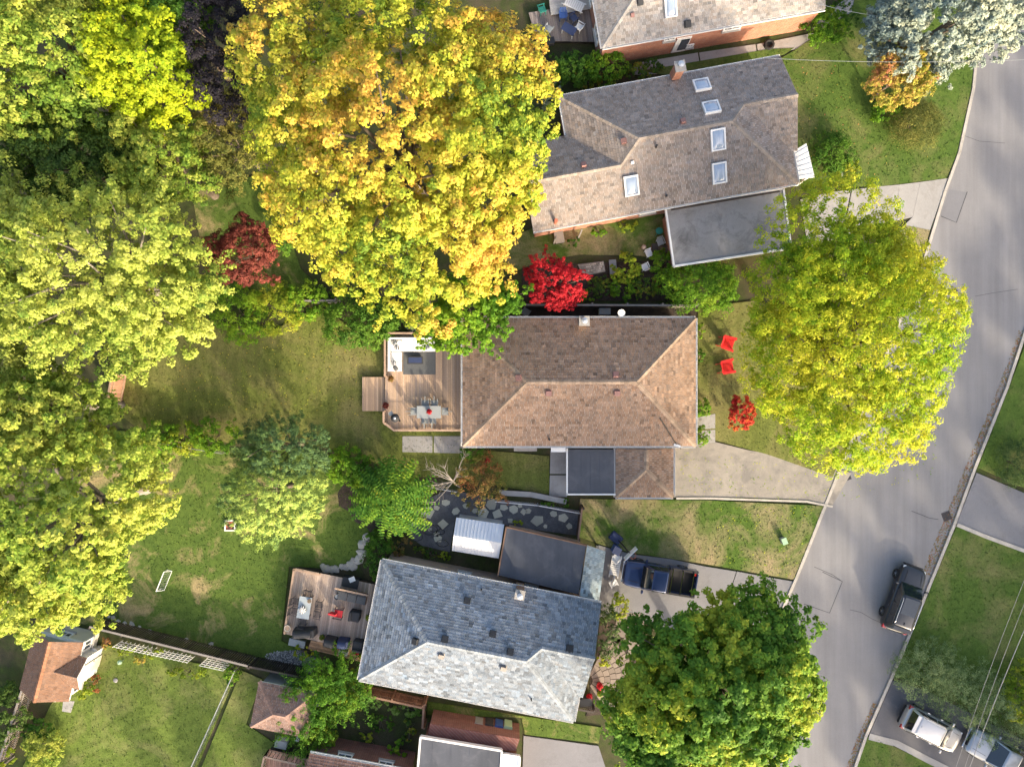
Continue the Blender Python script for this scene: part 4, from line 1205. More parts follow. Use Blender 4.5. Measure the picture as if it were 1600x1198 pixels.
# front gable: a small cross roof
gh = 1.1
FG = [[(fc, -0.5, gh), (fc + gh, -0.5, 0), (fc + gh, 0.0, 0), (fc, gh, gh)], [(fc - gh, -0.5, 0), (fc, -0.5, gh), (fc, gh, gh), (fc - gh, 0.0, 0)]]
RF2 = Roof(P(131, 1003, 2.33), ax, Vector((ax.y, -ax.x)), 2.33, 0.62)
gm = MB()
for f in FG:
    p_ = [RF2.pt(*q) for q in f]
    nn = (p_[1] - p_[0]).cross(p_[2] - p_[0])
    q_ = [x - Vector((0, 0, 0.1)) for x in p_]
    gm.add(p_ + q_, [(0, 1, 2, 3) if nn.z > 0 else (3, 2, 1, 0), (4, 5, 6, 7), (0, 1, 5, 4), (1, 2, 6, 5), (2, 3, 7, 6), (3, 0, 4, 7)])
go = gm.build('gable_roof', M['white'], hF)
sg = MB()
for f in FG: shingle_face(sg, [RF2.pt(*q) for q in f], RUST, var=0.1)
sg.build('shingles', M['shingle'], go, kind='stuff')
wp = walls(hF, RF, [(0, 0), (lf, 0), (lf, wf), (0, wf)], 'cream', 0.22)
gq = [RF.pt(fc - gh + 0.2, -0.3), RF.pt(fc + gh - 0.2, -0.3), RF.pt(fc + gh - 0.2, 0.3), RF.pt(fc - gh + 0.2, 0.3)]
MB().prism([(q.x, q.y) for q in gq], 0, 2.2).build('porch_wall', M['white'], hF)
A = RF.pt(fc - gh + 0.2, -0.3); B = RF.pt(fc + gh - 0.2, -0.3); T = RF.pt(fc, -0.3, gh - 0.25); A.z = B.z = 2.2
vo = Vector((RF.V.x, RF.V.y, 0)) * 0.3
MB().add([A, B, T, A + vo, B + vo, T + vo], [(0, 1, 2), (5, 4, 3), (0, 3, 4, 1), (1, 4, 5, 2), (2, 5, 3, 0)]).build('gable', M['white'], hF)
for x0, s_, nm in ((0.22, 1, 'cream_shaded'), (lf - 0.22, -1, 'cream')):  # north gable takes the siding colour darkened for shade
    A = RF.pt(x0, 0.22); B = RF.pt(x0, wf - 0.22); T = RF.pt(x0, wf / 2, wf / 2 - 0.05); A.z = B.z = 2.14
    MB().add([A, B, T] + [q + RF.U * 0.12 * s_ for q in (A, B, T)], [(0, 1, 2), (5, 4, 3), (0, 3, 4, 1), (1, 4, 5, 2), (2, 5, 3, 0)]).build('gable', M[nm], hF)
for u in (0.55, lf - 0.6):
    q = RF.pt(u, 0.215); window(hF, (q.x, q.y), (ax.x * -1, ax.y * -1), 0.75, 0.9, 1.35)
q = RF.pt(0.215, wf / 2); window(hF, (q.x, q.y), (RF.V.x, RF.V.y), 0.8, 0.7, 1.5)
q = RF.pt(fc, -0.305); door(hF, (q.x, q.y), (ax.x * -1, ax.y * -1), 0.85, 1.95, 'cream', 0.1)
# ---- hip-roofed shed
hG = thing('brown_hip_shed', 'small shed with brown hipped roof beside the leafy vine', 'shed', P(430, 1100, 0))
ax = axes((405, 1064), (482, 1079))
RGs = Roof(P(405, 1064, 2.3), ax, Vector((ax.y, -ax.x)), 2.3, 0.55)
ls, ds_ = 3.9, 3.1; h_ = ds_ / 2
build_roof(hG, RGs, [[(0, 0, 0), (ls, 0, 0), (ls - h_, h_, h_), (h_, h_, h_)], [(0, ds_, 0), (h_, h_, h_), (ls - h_, h_, h_), (ls, ds_, 0)], [(0, 0, 0), (h_, h_, h_), (0, ds_, 0)], [(ls, 0, 0), (ls, ds_, 0), (ls - h_, h_, h_)]],
           [((0, 0, 0), (h_, h_, h_)), ((0, ds_, 0), (h_, h_, h_)), ((ls, 0, 0), (ls - h_, h_, h_)), ((ls, ds_, 0), (ls - h_, h_, h_)), ((h_, h_, h_), (ls - h_, h_, h_))], [], [(0, 0), (ls, 0), (ls, ds_), (0, ds_)], (0.21, 0.14, 0.115), (0.26, 0.17, 0.14))
walls(hG, RGs, [(0, 0), (ls, 0), (ls, ds_), (0, ds_)], 'pale_grey', 0.15)
q = RGs.pt(ls - 0.15, ds_ * 0.5); door(hG, (q.x, q.y), (-RGs.V.x, -RGs.V.y), 0.9, 1.9, 'white')

# ---- steel garden shed behind the grey house
hM = thing('steel_garden_shed', 'ribbed white and grey steel garden shed on the flagstone patio', 'shed', P(748, 840, 0))
tl, trr, br, bl_ = P(713, 808, 2.0), P(788, 819, 2.0), P(779, 872, 2.0), P(706, 860, 2.0)
rl = tl.lerp(bl_, 0.5) + Vector((0, 0, 0.45)); rr = trr.lerp(br, 0.5) + Vector((0, 0, 0.45))
for (a, b, c, d, nm, mm) in ((tl, trr, rr, rl, 'roof_panel', 'sheet'), (rl, rr, br, bl_, 'roof_panel', 'sheet_white')):
    pm = MB()
    k = 14
    for i in range(k):
        t0, t1 = i / k, (i + 1) / k
        for (s0, s1, dz) in ((t0, t0 + 0.75 / k, 0.0), (t0 + 0.75 / k, t1, 0.03)):
            z = Vector((0, 0, dz))
            q = [a.lerp(b, s0) + z, a.lerp(b, s1) + z, d.lerp(c, s1) + z, d.lerp(c, s0) + z]
            w_ = [x - Vector((0, 0, 0.03 + dz)) for x in q]
            pm.add(q + w_, [(3, 2, 1, 0), (4, 5, 6, 7), (0, 1, 5, 4), (1, 2, 6, 5), (2, 3, 7, 6), (3, 0, 4, 7)])
    pm.build(nm, M[mm], hM)
MB().prism(inset_poly([(q.x, q.y) for q in (tl, trr, br, bl_)], 0.12), 0.05, 1.93).build('wall', M['sheet'], hM)
for (e0, e1, r_, s_) in ((tl, bl_, rl, 1), (trr, br, rr, -1)):
    ind = (trr - tl).normalized() * 0.12 * s_
    A, B, T = e0 + ind, e1 + ind, r_ + ind - Vector((0, 0, 0.08)); A.z = B.z = 1.93
    A = A.lerp(B, 0.06); B = B.lerp(A, 0.06)
    MB().add([A, B, T, A + ind * 0.5, B + ind * 0.5, T + ind * 0.5], [(0, 1, 2), (5, 4, 3), (0, 3, 4, 1), (1, 4, 5, 2), (2, 5, 3, 0)]).build('gable', M['sheet'], hM)
q = tl.lerp(bl_, 0.5); dd = (bl_ - tl).normalized(); ind = (trr - tl).normalized() * 0.115
door(hM, (q.x + ind.x, q.y + ind.y), (-dd.x * -1, -dd.y * -1), 1.1, 1.7, 'white_vinyl', 0.1)
# ------------------------------------------------------------------ trees
tree('maple_tree', 'huge golden yellow maple with orange tips filling the top middle', 'tree', 622, 232, 235, 245, 11.0, 6.0, 165000, 0.090, 'maple_yellow',
     clump=0.74, per=62, depth=0.3, lob=0.13, trunk=0.42, extra=[(622, 240, 170, 175, 9.5, 4.8), (480, 120, 105, 130, 10, 5), (660, 400, 160, 95, 9.5, 4.6), (760, 180, 110, 150, 10.5, 5)], bias=0.54, patch=0.34, spread=0.28, freq=0.42, limbs=26, up=0.10, low=-0.2)
tree('ash_tree', 'bright lime yellow tree overhanging the road and driveway on the right', 'tree', 1325, 540, 155, 195, 8.5, 4.8, 150000, 0.074, 'ash_yellow',
     clump=0.68, per=52, depth=0.28, lob=0.10, trunk=0.34, extra=[(1330, 530, 115, 140, 7.2, 3.6), (1335, 430, 110, 90, 7.6, 3.8), (1288, 358, 105, 82, 7.4, 3.6), (1235, 470, 75, 90, 7.0, 3.4), (1215, 560, 60, 90, 6.6, 3.2), (1390, 500, 98, 125, 8.5, 4.2), (1330, 665, 120, 75, 7.5, 3.8)], bias=0.62, patch=0.24, freq=0.5, limbs=24, narrow=0.45, low=-0.2)
tree('street_maple', 'dark green maple with yellow tips beside the lower driveway', 'tree', 1112, 1080, 162, 150, 8.0, 4.8, 130000, 0.108, 'maple_green',
     clump=0.68, per=58, depth=0.34, lob=0.24, trunk=0.34, extra=[(1112, 1080, 120, 108, 6.8, 3.6), (1175, 1005, 88, 78, 8, 4), (1030, 1125, 85, 85, 7, 3.6)], bias=0.56, patch=0.34, spread=0.2, freq=0.7, limbs=22, low=-0.2)
# the wood on the left, tree by tree
LG = 'trees massed along the left edge'
tree('ash_tree', 'yellow green tree in the top left corner', 'tree', 70, 100, 125, 135, 10.5, 5.5, 55080, 0.085, 'left_green', clump=0.70, trunk=0.3, bias=0.62, limbs=16, group=LG)
tree('maple_tree', 'bright lemon green tree crown near the dark purple tree', 'tree', 235, 105, 80, 110, 9.5, 5.0, 36720, 0.081, 'bright_yellow', clump=0.61, trunk=0.28, bias=0.5, limbs=12, group=LG)
tree('linden_tree', 'mid green rounded tree touching the top edge', 'tree', 270, 28, 55, 60, 8.5, 4.0, 18360, 0.081, 'green', clump=0.61, trunk=0.25, bias=0.6, group=LG)
tree('elm_tree', 'dark green tree deep between the pale crowns on the left', 'tree', 125, 245, 120, 80, 8.0, 4.0, 32129, 0.081, 'left_dark', clump=0.70, trunk=0.28, bias=0.5, group=LG)
tree('linden_tree', 'olive green tree beside the shaded garden below the purple tree', 'tree', 255, 255, 72, 75, 7.5, 4.2, 27540, 0.077, 'left_green', clump=0.57, trunk=0.25, bias=0.42, group=LG)
tree('honey_locust', 'pale yellow green feathery tree on the left with spreading sprays', 'tree', 160, 430, 172, 140, 10.0, 5.2, 78029, 0.081, 'left_lime', clump=0.74, per=60, elong=2.2, depth=0.35, lob=0.3, trunk=0.36, bias=0.64, limbs=26, bark='bark_pale', extra=[(240, 475, 95, 80, 8.5, 4)], group=LG)
tree('honey_locust', 'pale yellowish tree at the left edge above the lower crown', 'tree', 20, 420, 80, 150, 9.5, 5.0, 36720, 0.081, 'left_lime', clump=0.74, per=55, elong=1.8, trunk=0.34, bias=0.64, bark='bark_pale', limbs=20, group=LG)
tree('norway_maple', 'large yellow green tree over the lawn at lower left', 'tree', 95, 800, 155, 150, 9.5, 5.4, 97536, 0.090, 'left_yellow', clump=0.65, per=50, elong=1.5, depth=0.35, lob=0.26, trunk=0.4, bias=0.58, limbs=26, bark='bark_pale', extra=[(60, 915, 112, 66, 9, 4.2)], group=LG)
tree('norway_maple', 'yellow green tree between the wooden fence and left edge', 'tree', 55, 640, 112, 66, 9.0, 4.2, 35800, 0.087, 'left_yellow', clump=0.65, per=50, elong=1.5, trunk=0.3, bias=0.58, bark='bark_pale', group=LG)
tree('purple_maple', 'almost black purple leaved tree beside the golden maple', 'tree', 352, 85, 46, 120, 7.5, 4.0, 29834, 0.059, 'purple', clump=0.5, trunk=0.22)
tree('weeping_willow', 'thin olive tree between the purple tree and the red plum', 'tree', 362, 225, 48, 75, 5.5, 2.8, 14916, 0.058, 'olive', clump=0.6, per=40, elong=2.0, trunk=0.16, bias=0.55)
tree('purple_plum', 'dark red purple leaved plum tree by the back hedge', 'tree', 383, 396, 52, 50, 4.6, 2.4, 20654, 0.055, 'plum', clump=0.42, per=45, trunk=0.13, bias=0.45, lob=0.3)
tree('catalpa_tree', 'bright green broad leaved tree overhanging the deck and roof corner', 'tree', 738, 492, 72, 52, 4.9, 1.9, 16064, 0.087, 'bright', clump=0.5, per=34, trunk=0.14, bias=0.42, lob=0.34, elong=1.6, extra=[(700, 522, 44, 32, 4.6, 1.4), (780, 470, 38, 30, 4.6, 1.4)])
tree('japanese_maple', 'vivid crimson maple beside the garden fence', 'tree', 866, 440, 45, 40, 3.2, 1.5, 19506, 0.047, 'red', clump=0.34, per=40, trunk=0.09, bias=0.5, lob=0.32, elong=1.5, extra=[(883, 465, 22, 20, 2.6, 1.0)])
tree('blue_spruce', 'big silvery blue spruce at the top right corner', 'tree', 1475, 30, 120, 92, 6.5, 6.0, 66000, 0.099, 'blue_spruce', clump=0.55, per=55, elong=1.7, depth=0.35, lob=0.2, cone=0.55, trunk=0.3, mat='needle', bias=0.5, narrow=0.45, low=-0.6, extra=[(1400, 40, 48, 60, 3.5, 2.6), (1450, 95, 60, 30, 3.0, 2.0), (1540, 40, 65, 60, 4.5, 3)], drop=True)
tree('cedar_tree', 'rounded yellow green cedar standing on the lower lawn edge', 'tree', 425, 772, 88, 74, 4.2, 3.0, 39014, 0.055, 'cedar', clump=0.45, per=50, elong=1.8, depth=0.35, lob=0.2, cone=0.25, trunk=0.16, mat='needle', bias=0.52, narrow=0.4, drop=True, low=-0.5)
tree('cedar_tree', 'dark blue green cedar behind the yellow green cedar', 'tree', 445, 700, 78, 50, 4.0, 3.0, 29834, 0.055, 'cedar_dark', clump=0.45, per=50, elong=1.8, depth=0.35, lob=0.2, cone=0.2, trunk=0.16, mat='needle', bias=0.55, narrow=0.35, drop=True, low=-0.5)
tree('crab_apple', 'small orange and yellow autumn tree beneath the blue spruce', 'tree', 1405, 122, 46, 44, 3.6, 1.8, 14916, 0.063, 'autumn', clump=0.4, per=36, trunk=0.1, bias=0.36, depth=0.3, lob=0.34)

def frond_tree(name, label, px, py, r, h, nf, pal, seed):
    """sumac: long arching compound leaves radiating from the stem tips"""
    rng = np.random.default_rng(seed)
    c = P(px, py, h * 0.7)
    root = thing(name, label, 'tree', (c.x, c.y, 0))
    rr = r * (CAM_H - h * 0.7) / FPX
    C = []; Nn = []; U = []; DR = []
    tips = []
    for s in range(5):
        a = s * 1.257 + rng.uniform(-0.3, 0.3)
        q = np.array([c.x + math.cos(a) * rr * 0.28, c.y + math.sin(a) * rr * 0.28, h * rng.uniform(0.8, 1.0)])
        tips.append(q)
    tips.append(np.array([c.x, c.y, h]))
    for f in range(nf):
        t = tips[rng.integers(0, len(tips))]
        a = rng.uniform(0, 6.283)
        if rng.random() < 0.7:
            d0 = t[:2] - np.array([c.x, c.y]); a = math.atan2(d0[1], d0[0]) + rng.normal() * 0.7 if np.linalg.norm(d0) > 0.01 else a
        L_ = rr * rng.uniform(0.55, 0.85)
        d = np.array([math.cos(a), math.sin(a), 0]); sd = np.array([-d[1], d[0], 0])
        k = 11; uu = rng.normal() * 0.16
        for i in range(k):
            s_ = (i + 1) / k
            p = t + d * L_ * s_ + np.array([0, 0, 0.35 * math.sin(s_ * 2.2) - 0.95 * s_ * s_ * 0.8])
            for sg in (-1, 1):
                w = 0.17 * math.sin(min(3.0, s_ * 2.6 + 0.35))
                for q in (0.45, 1.0):
                    C.append(p + sd * sg * w * q + rng.normal(size=3) * 0.015); DR.append(sd * sg + d * 0.35)
                    Nn.append(np.array([0, 0, 1.0]) + d * 0.2 + rng.normal(size=3) * 0.22); U.append(uu)
    C = np.array(C); Nn = np.array(Nn); Nn /= np.linalg.norm(Nn, axis=1)[:, None]
    keep = C[:, 2] > 0.1
    u = 0.42 + np.array(U) + rng.normal(size=len(C)) * 0.08
    col = pal_pick(pal, u) * (1 + rng.normal(size=(len(C), 1)) * 0.1)
    branches(root, (c.x, c.y, 0), tips, 0.08, (c.x, c.y, h * 0.4), rng, M['bark'])
    leaf_mesh('crown', C[keep], Nn[keep], 0.10, col[keep], M['leaf'], root, rng, 0.55, None, np.array(DR)[keep])
frond_tree('sumac_tree', 'fern like sumac with long arching green fronds beside the patio', 615, 780, 64, 3.2, 230, [(0.045, 0.14, 0.02), (0.09, 0.23, 0.025), (0.20, 0.34, 0.03), (0.42, 0.42, 0.04)], 31)

# ------------------------------------------------------------------ shrubs and garden plants
def row(items):
    for it in items: shrub(*it[:10], **(it[10] if len(it) > 10 else {}))
HG = 'shrubs along the back hedge'
row([
 ('hedge_shrub', 'lime green hedge shrub left of the back hedge gap', 374, 490, 42, 40, 2.2, 6254, 0.050, 'bright', dict(bias=0.55, group=HG)),
 ('hedge_shrub', 'yellow green hedge shrub under the dark red plum', 434, 486, 44, 40, 2.0, 5668, 0.050, 'lime', dict(bias=0.45, group=HG)),
 ('hedge_shrub', 'light green shrub between hedge and golden maple', 480, 470, 40, 28, 1.9, 4692, 0.050, 'bright', dict(bias=0.6, group=HG)),
 ('hedge_shrub', 'deep green shrub beneath the golden maple beside the deck', 566, 502, 58, 38, 2.4, 11933, 0.052, 'green', dict(bias=0.55, group=HG)),
 ('hedge_shrub', 'small fresh green shrub tucked under the dark red plum', 447, 372, 22, 24, 2.2, 3322, 0.052, 'green', dict(bias=0.6)),
 ('hedge_shrub', 'low shrub at the lawn edge beside the plum', 487, 497, 10, 7, 0.7, 401, 0.049, 'bright'),
 ('hedge_shrub', 'blue green shrub hidden behind the deck corner', 660, 510, 22, 18, 1.8, 2540, 0.047, 'grey_shrub'),
 ('boundary_shrub', 'leafy green shrub at the fence end of the back lawn', 242, 688, 40, 28, 1.7, 4692, 0.050, 'bright', dict(bias=0.35)),
 ('boundary_shrub', 'light green shrub in the middle of the lawn boundary', 290, 686, 36, 24, 1.6, 3713, 0.047, 'lime', dict(bias=0.35)),
 ('boundary_shrub', 'bushy green shrub against the dark cedar', 336, 682, 36, 28, 1.9, 4300, 0.050, 'bright', dict(bias=0.4)),
 ('boundary_shrub', 'fresh green shrub between dark cedar and sumac', 545, 730, 32, 30, 2.0, 4496, 0.054, 'bright', dict(bias=0.42)),
 ('boundary_shrub', 'small green shrub behind the sumac fronds', 572, 745, 22, 20, 1.6, 2736, 0.050, 'green', dict(bias=0.5)),
 ('garden_shrub', 'rusty green shrub beside the bare tree', 752, 752, 34, 38, 2.2, 5082, 0.044, 'rust', dict(bias=0.42, elong=1.5)),
 ('garden_shrub', 'dark green shrub against the brown house wall', 738, 707, 22, 14, 1.6, 2345, 0.047, 'green'),
 ('garden_shrub', 'crimson leaved plant at the house corner', 757, 719, 8, 8, 1.1, 481, 0.049, 'red'),
 ('garden_shrub', 'dense green bush between stone edge and grey house', 593, 868, 24, 38, 1.9, 7036, 0.041, 'green', dict(bias=0.5)),
 ('garden_shrub', 'brown green shrub at the patio edge by the steel shed', 626, 850, 18, 16, 1.1, 1034, 0.049, 'rust', dict(bias=0.3)),
 ('round_shrub', 'upper clipped round green shrub by the front walk', 1097, 637, 12, 13, 1.1, 3322, 0.029, 'bright', dict(lob=0.05, depth=0.2, bias=0.5)),
 ('round_shrub', 'lower clipped round green shrub by the front walk', 1095, 680, 12, 15, 1.1, 3713, 0.029, 'bright', dict(lob=0.05, depth=0.2, bias=0.5)),
 ('garden_shrub', 'thin leafy plant at the right gable of the brown house', 1093, 518, 7, 12, 1.0, 574, 0.049, 'bright'),
 ('garden_shrub', 'small leafy plant lower along the front wall', 1094, 555, 5, 12, 0.8, 436, 0.049, 'green'),
 ('burning_bush', 'red and orange shrub below the bright yellow tree', 1157, 646, 20, 24, 1.9, 4300, 0.047, 'red_orange', dict(bias=0.3)),
 ('garden_shrub', 'large green shrub with pale tips beside the gravelled roof', 1092, 446, 56, 40, 2.8, 14228, 0.052, 'bright', dict(bias=0.4, clump=0.36)),
 ('garden_shrub', 'yellow flowering shrub in the middle of the side garden', 978, 420, 20, 22, 1.4, 3126, 0.044, 'lime', dict(bias=0.4)),
 ('garden_shrub', 'feathery green clump by the garden fence', 973, 450, 18, 17, 1.1, 2736, 0.044, 'bright', dict(bias=0.45, elong=1.6)),
 ('garden_shrub', 'mottled brown green shrub in the side garden', 1008, 448, 20, 18, 1.1, 2540, 0.041, 'mixed', dict(bias=0.55)),
 ('garden_shrub', 'dark green shrub next to the stone bench', 938, 448, 18, 16, 0.9, 2149, 0.041, 'mixed', dict(bias=0.25)),
 ('garden_shrub', 'bright green shrub behind the white garden chair', 1037, 415, 22, 20, 1.5, 3126, 0.047, 'bright', dict(bias=0.45)),
 ('garden_shrub', 'low green plants under the crimson maple', 918, 462, 12, 10, 0.7, 689, 0.052, 'bright'),
 ('border_plant', 'left low green plant along the orange brick wall', 935, 364, 16, 7, 0.7, 804, 0.049, 'bright'),
 ('border_plant', 'right yellow green plant along the orange brick wall', 978, 353, 20, 8, 0.8, 1034, 0.049, 'lime', dict(bias=0.4)),
 ('border_plant', 'small leafy plant near the maple edge by the brown step', 897, 378, 12, 7, 0.6, 458, 0.049, 'green'),
 ('side_shrub', 'green shrub at the corner of the orange brick house', 893, 110, 30, 26, 2.0, 5082, 0.050, 'green', dict(bias=0.45)),
 ('side_shrub', 'bright green shrub in the middle between the upper houses', 945, 108, 32, 24, 2.0, 5082, 0.050, 'bright', dict(bias=0.4)),
 ('side_shrub', 'mixed brown green shrub beside the upper roof gutter', 915, 122, 26, 16, 1.4, 2932, 0.044, 'mixed', dict(bias=0.55)),
 ('side_shrub', 'dark green shrub next to the brick chimney', 1005, 110, 32, 15, 1.4, 3322, 0.047, 'mixed', dict(bias=0.3)),
 ('side_shrub', 'silver green shrub between golden maple and skylight house', 858, 142, 17, 34, 2.2, 4104, 0.044, 'grey_shrub', dict(bias=0.5)),
 ('side_shrub', 'small dark plant behind the chairs near the golden maple', 850, 85, 12, 12, 1.0, 574, 0.056, 'green'),
 ('front_shrub', 'leafy green shrub at the top beside the brick house', 1287, 42, 34, 26, 1.7, 5277, 0.050, 'bright', dict(bias=0.4)),
 ('front_shrub', 'grassy green clump next to the leafy corner shrub', 1308, 32, 22, 26, 1.2, 3322, 0.047, 'green', dict(elong=1.8, bias=0.55)),
 ('front_shrub', 'olive dome shaped bush on the upper front lawn', 1428, 196, 38, 35, 1.8, 14916, 0.029, 'olive', dict(lob=0.04, depth=0.15, bias=0.35, per=25, clump=0.2)),
 ('front_shrub', 'yellow green shrub beneath the orange autumn tree', 1383, 178, 24, 20, 1.4, 2932, 0.050, 'bright', dict(bias=0.5)),
 ('front_shrub', 'green shrub in front of the white porch roof', 1298, 240, 32, 32, 1.5, 5864, 0.044, 'green', dict(bias=0.5)),
 ('front_shrub', 'yellow green shrub between porch and bright tree', 1322, 268, 20, 16, 1.4, 2345, 0.050, 'lime'),
 ('street_hedge', 'left end shrub of the grey green hedge by the parked vehicles', 1446, 1046, 44, 40, 1.7, 14916, 0.034, 'juniper', dict(mat='needle', narrow=0.42, elong=1.6, lob=0.08, depth=0.2, bias=0.6, group='hedge beside the dark driveway')),
 ('street_hedge', 'middle shrub of the grey green hedge by the parked vehicles', 1504, 1080, 48, 42, 1.7, 16064, 0.032, 'juniper', dict(mat='needle', narrow=0.42, elong=1.6, lob=0.08, depth=0.2, bias=0.6, group='hedge beside the dark driveway')),
 ('street_hedge', 'right end shrub of the grey green hedge by the parked vehicles', 1566, 1116, 48, 44, 1.7, 16064, 0.032, 'juniper', dict(mat='needle', narrow=0.42, elong=1.6, lob=0.08, depth=0.2, bias=0.6, group='hedge beside the dark driveway')),
 ('garden_shrub', 'lemon green leafy shrub at the lower right edge', 1596, 1082, 28, 38, 2.4, 5082, 0.063, 'lime', dict(bias=0.3)),
 ('yew_bush', 'dark evergreen bush at the right edge above the drive', 1584, 722, 30, 34, 1.7, 8796, 0.034, 'yew', dict(mat='needle', narrow=0.35, bias=0.35, lob=0.1)),
 ('yew_bush', 'dark evergreen hedge bush in front of the grey house', 950, 985, 16, 42, 1.5, 8210, 0.034, 'yew', dict(mat='needle', narrow=0.4, bias=0.35, lob=0.12)),
 ('euonymus_shrub', 'yellow variegated shrub at the grey house front corner', 967, 946, 13, 20, 1.3, 3322, 0.034, 'lime', dict(bias=0.6, lob=0.12)),
 ('garden_shrub', 'small lime plant beside the round paved terrace', 944, 1032, 10, 8, 0.7, 574, 0.049, 'lime'),
 ('garden_shrub', 'yellow shrub beside the gravel at the lower deck', 474, 1018, 15, 11, 0.9, 1034, 0.049, 'lime', dict(bias=0.7)),
 ('vine', 'left lobe of the dense green vine over the shed', 482, 1115, 34, 52, 2.7, 11933, 0.044, 'vine', dict(bias=0.35, elong=2.4, clump=0.42, cat='vine', group='vine beside the hip roofed shed')),
 ('vine', 'upper lobe of the dense green vine by the lower deck', 522, 1068, 50, 42, 2.8, 14916, 0.044, 'vine', dict(bias=0.3, elong=2.4, clump=0.42, cat='vine', group='vine beside the hip roofed shed')),
 ('vine', 'yellowish lower lobe of the vine toward the garden bed', 497, 1143, 26, 24, 2.0, 5082, 0.044, 'lime', dict(bias=0.3, elong=1.8, clump=0.3, cat='vine', group='vine beside the hip roofed shed')),
 ('vine', 'yellow green right lobe of the vine at the house corner', 545, 1082, 22, 30, 1.9, 5082, 0.044, 'lime', dict(bias=0.25, elong=1.8, clump=0.3, cat='vine', group='vine beside the hip roofed shed')),
 ('corner_shrub', 'dark green shrub in the bottom left corner behind the fence', 14, 1110, 28, 46, 2.2, 5864, 0.054, 'left_dark', dict(bias=0.5)),
 ('corner_shrub', 'pale green shrub at the bottom left beside the picket fence', 70, 1168, 28, 30, 2.0, 5082, 0.054, 'left_green', dict(bias=0.7)),
 ('corner_shrub', 'dark shrub between cottage shed and picket fence', 60, 1138, 20, 18, 1.4, 2149, 0.050, 'green', dict(bias=0.3)),
 ('corner_shrub', 'yellow green shrub in the very bottom left corner', 12, 1178, 16, 16, 1.6, 1034, 0.077, 'lime'),
 ('flower_bed_plant', 'light green plant in front of the cottage shed door', 132, 1076, 16, 13, 0.9, 2149, 0.038, 'lime', dict(bias=0.5)),
 ('flower_bed_plant', 'rust coloured plant beside the cottage shed door', 150, 1064, 8, 14, 0.7, 689, 0.045, 'rust', dict(bias=0.85)),
 ('flower_bed_plant', 'orange flowering plant at the cottage shed corner', 167, 1004, 6, 8, 0.8, 516, 0.041, 'autumn', dict(bias=0.8)),
 ('flower_bed_plant', 'yellow flower clump in front of the white trellis', 218, 1030, 8, 7, 0.7, 516, 0.045, 'autumn', dict(bias=0.35)),
 ('flower_bed_plant', 'sprawling green plant at the left trellis', 195, 1012, 18, 10, 0.9, 1034, 0.049, 'lime'),
 ('flower_bed_plant', 'green plant in the middle of the trellis', 240, 1018, 16, 9, 0.9, 804, 0.049, 'lime', dict(bias=0.4)),
 ('flower_bed_plant', 'long leafy plant below the trellis', 295, 1050, 32, 9, 0.8, 2540, 0.034, 'lime', dict(bias=0.3)),
 ('flower_bed_plant', 'bright green bush at the right end of the trellis', 364, 1050, 11, 18, 1.3, 2540, 0.038, 'vine', dict(bias=0.7)),
 ('hosta', 'pale variegated hosta row behind the grey house left half', 585, 1094, 26, 10, 0.6, 2932, 0.044, 'hosta', dict(bias=0.6)),
 ('hosta', 'pale variegated hosta row behind the grey house right half', 637, 1108, 28, 10, 0.6, 3126, 0.044, 'hosta', dict(bias=0.6)),
 ('garden_plant', 'dark leafy plant left in the bottom garden', 500, 1165, 14, 10, 0.7, 804, 0.052, 'green'),
 ('garden_plant', 'orange flower plant in the bottom garden', 521, 1160, 10, 8, 0.6, 516, 0.045, 'rust', dict(bias=0.7)),
 ('garden_plant', 'green plant in the middle of the bottom garden', 595, 1128, 20, 14, 0.7, 1953, 0.038, 'green', dict(bias=0.6)),
 ('garden_plant', 'low green plant by the basement window at the bottom', 555, 1172, 14, 8, 0.7, 689, 0.052, 'mixed', dict(bias=0.3)),
 ('garden_plant', 'yellow flower plant right of the bottom garden centre', 573, 1150, 12, 8, 0.6, 574, 0.045, 'lime'),
 ('garden_plant', 'tall green plant beside the white edged roof at the bottom', 622, 1172, 14, 16, 1.1, 1034, 0.060, 'bright', dict(bias=0.4)),
 ('garden_plant', 'dark green plants along the white edged roof', 640, 1140, 12, 20, 0.9, 1034, 0.056, 'mixed', dict(bias=0.3)),
 ('bed_plant', 'green plant strip behind the flagstone patio', 870, 785, 24, 6, 0.6, 918, 0.049, 'green', dict(bias=0.5)),
 ('bed_plant', 'small plant left of the steel shed on the patio edge', 655, 858, 9, 7, 0.5, 401, 0.045, 'mixed'),
 ('bed_plant', 'small yellow plant beside the tan house wall', 694, 868, 8, 7, 0.5, 401, 0.045, 'lime'),
 ('bed_plant', 'dark low plant beside the tan house wall', 672, 864, 12, 8, 0.5, 516, 0.045, 'mixed', dict(bias=0.3)),
 ('bed_plant', 'lime potted clump on the right flagstones', 811, 815, 8, 5, 0.5, 401, 0.041, 'lime', dict(bias=0.5)),
])

